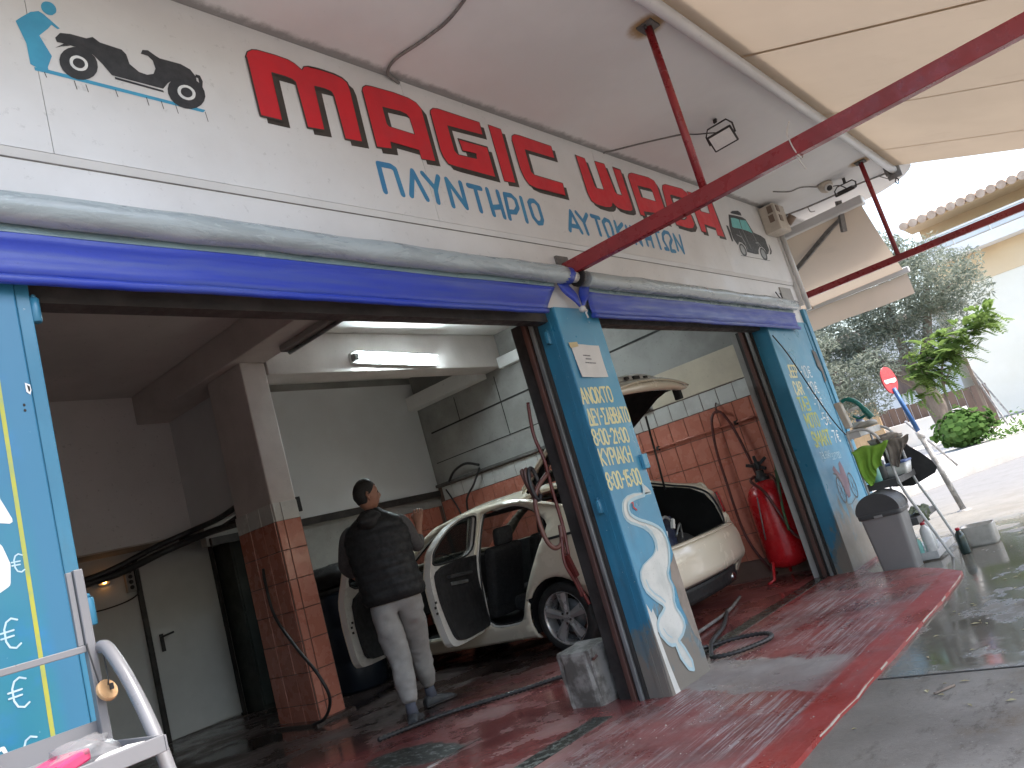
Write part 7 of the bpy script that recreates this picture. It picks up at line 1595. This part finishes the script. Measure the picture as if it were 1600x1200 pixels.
mb = MB(); mb.box((35.11,-6.5,7.43),(35.19,5.5,7.50)); mb.build('balcony_rail', M['white_wall'], hs)
mb = MB(); mb.box((35.3,-14,8.22),(36.9,5.7,8.30)); mb.build('eave', M['orange_wall'], hs)
for k in range(40):
    y = 5.6-.36*k; mb = MB(); mb.lathe([(.17,-.2),(.17,.6),(.14,3.5)], (35.2,y,8.36), 10, (1,0,.22)); mb.build('roof_tile', M['roof_tile'], hs)
mb = MB(); mb.add([(35.1,5.7,8.31),(35.1,-14,8.31),(46,-14,10.6),(46,5.7,10.6)], [(0,1,2,3)]); mb.build('roof', M['roof_tile'], hs)
for y0, z0, z1, w in ((-.4,.9,2.4,1.4),(-3.2,.9,2.4,1.4)):
    mb = MB(); mb.box((35.93,y0-.08,z0-.08),(35.999,y0+w+.08,z1+.08)); f = mb.build('window_frame', M['white_wall'], hs)
    mb = MB(); mb.box((35.91,y0,z0),(35.929,y0+w,z1)); mb.build('shutter', M['glassy'], f)
h2 = thing('house', 'whitish house behind the fence, mostly hidden by the trees', 'house', (42,12,-.1))
mb = MB(); mb.box((40,6.5,-.3),(50,22,5.2)); mb.build('wall', M['white_wall'], h2)
mb = MB(); mb.box((39.6,6.2,5.2),(50,22,5.5)); mb.build('roof', M['roof_tile'], h2)
for y in (8,11,14): mb = MB(); mb.box((39.93,y,2.0),(39.99,y+1.3,3.6)); mb.build('window', M['brown_fence'], h2)

# small stuff lying about
random.seed(31)
mb = MB(); mb.tube([(3.50,.60,G(3.5)-.014),(3.72,.40,G(3.7)-.013)], .007, 6); tag(mb.build('stick', M['tie']), 'thin pale stick lying on the dry concrete at the bottom of the scene', 'stick')
mb = MB(); mb.tube([(3.62,1.12,G(3.6)-.015),(3.72,1.06,G(3.7)-.016)], .006, 5); tag(mb.build('stick', M['bark']), 'short dark stick on the concrete just below the slab joint', 'stick')
mb = MB()
for _ in range(150):
    x = random.uniform(3.2,8.5); y = random.uniform(-.4,1.42); z = G(x)-.019; a = random.uniform(0,6); l = random.uniform(.008,.028); w = l*random.uniform(.25,.6)
    c, s = math.cos(a), math.sin(a); mb.add([(x-c*l,y-s*l,z),(x+s*w,y-c*w,z+.004),(x+c*l,y+s*l,z+.002),(x-s*w,y+c*w,z+.005)], [(0,1,2,3)])
tag(mb.build('fallen_leaves', paint('dry_leaf', (.42,.40,.24), (.30,.22,.12), .7, scale=40)), kind='stuff')
mb = MB()
for _ in range(420):
    x = random.uniform(2.6,6.8); y = random.choice((random.uniform(1.5,2.5), random.gauss(2.3,.15))); z = G(x)+.001; r = random.uniform(.0012,.004)
    mb.add([(x-r,y-r*.6,z),(x+r,y-r,z),(x+r*.7,y+r,z),(x-r*.8,y+r*.7,z),(x,y,z+r)], [(0,1,4),(1,2,4),(2,3,4),(3,0,4)])
tag(mb.build('grit', paint('pale_grit', (.55,.52,.48), (.3,.28,.25), .9, scale=60)), kind='stuff')
mb = MB(); mb.box((4.62,6.27,1.80),(4.66,6.30,1.90)) if False else mb.box((5.60,8.02,1.98),(5.66,8.05,2.16)); tag(mb.build('switch_box', M['black_rubber'], bevel=.004), 'small black switch box on the white panel just right of the pillar', 'switch')
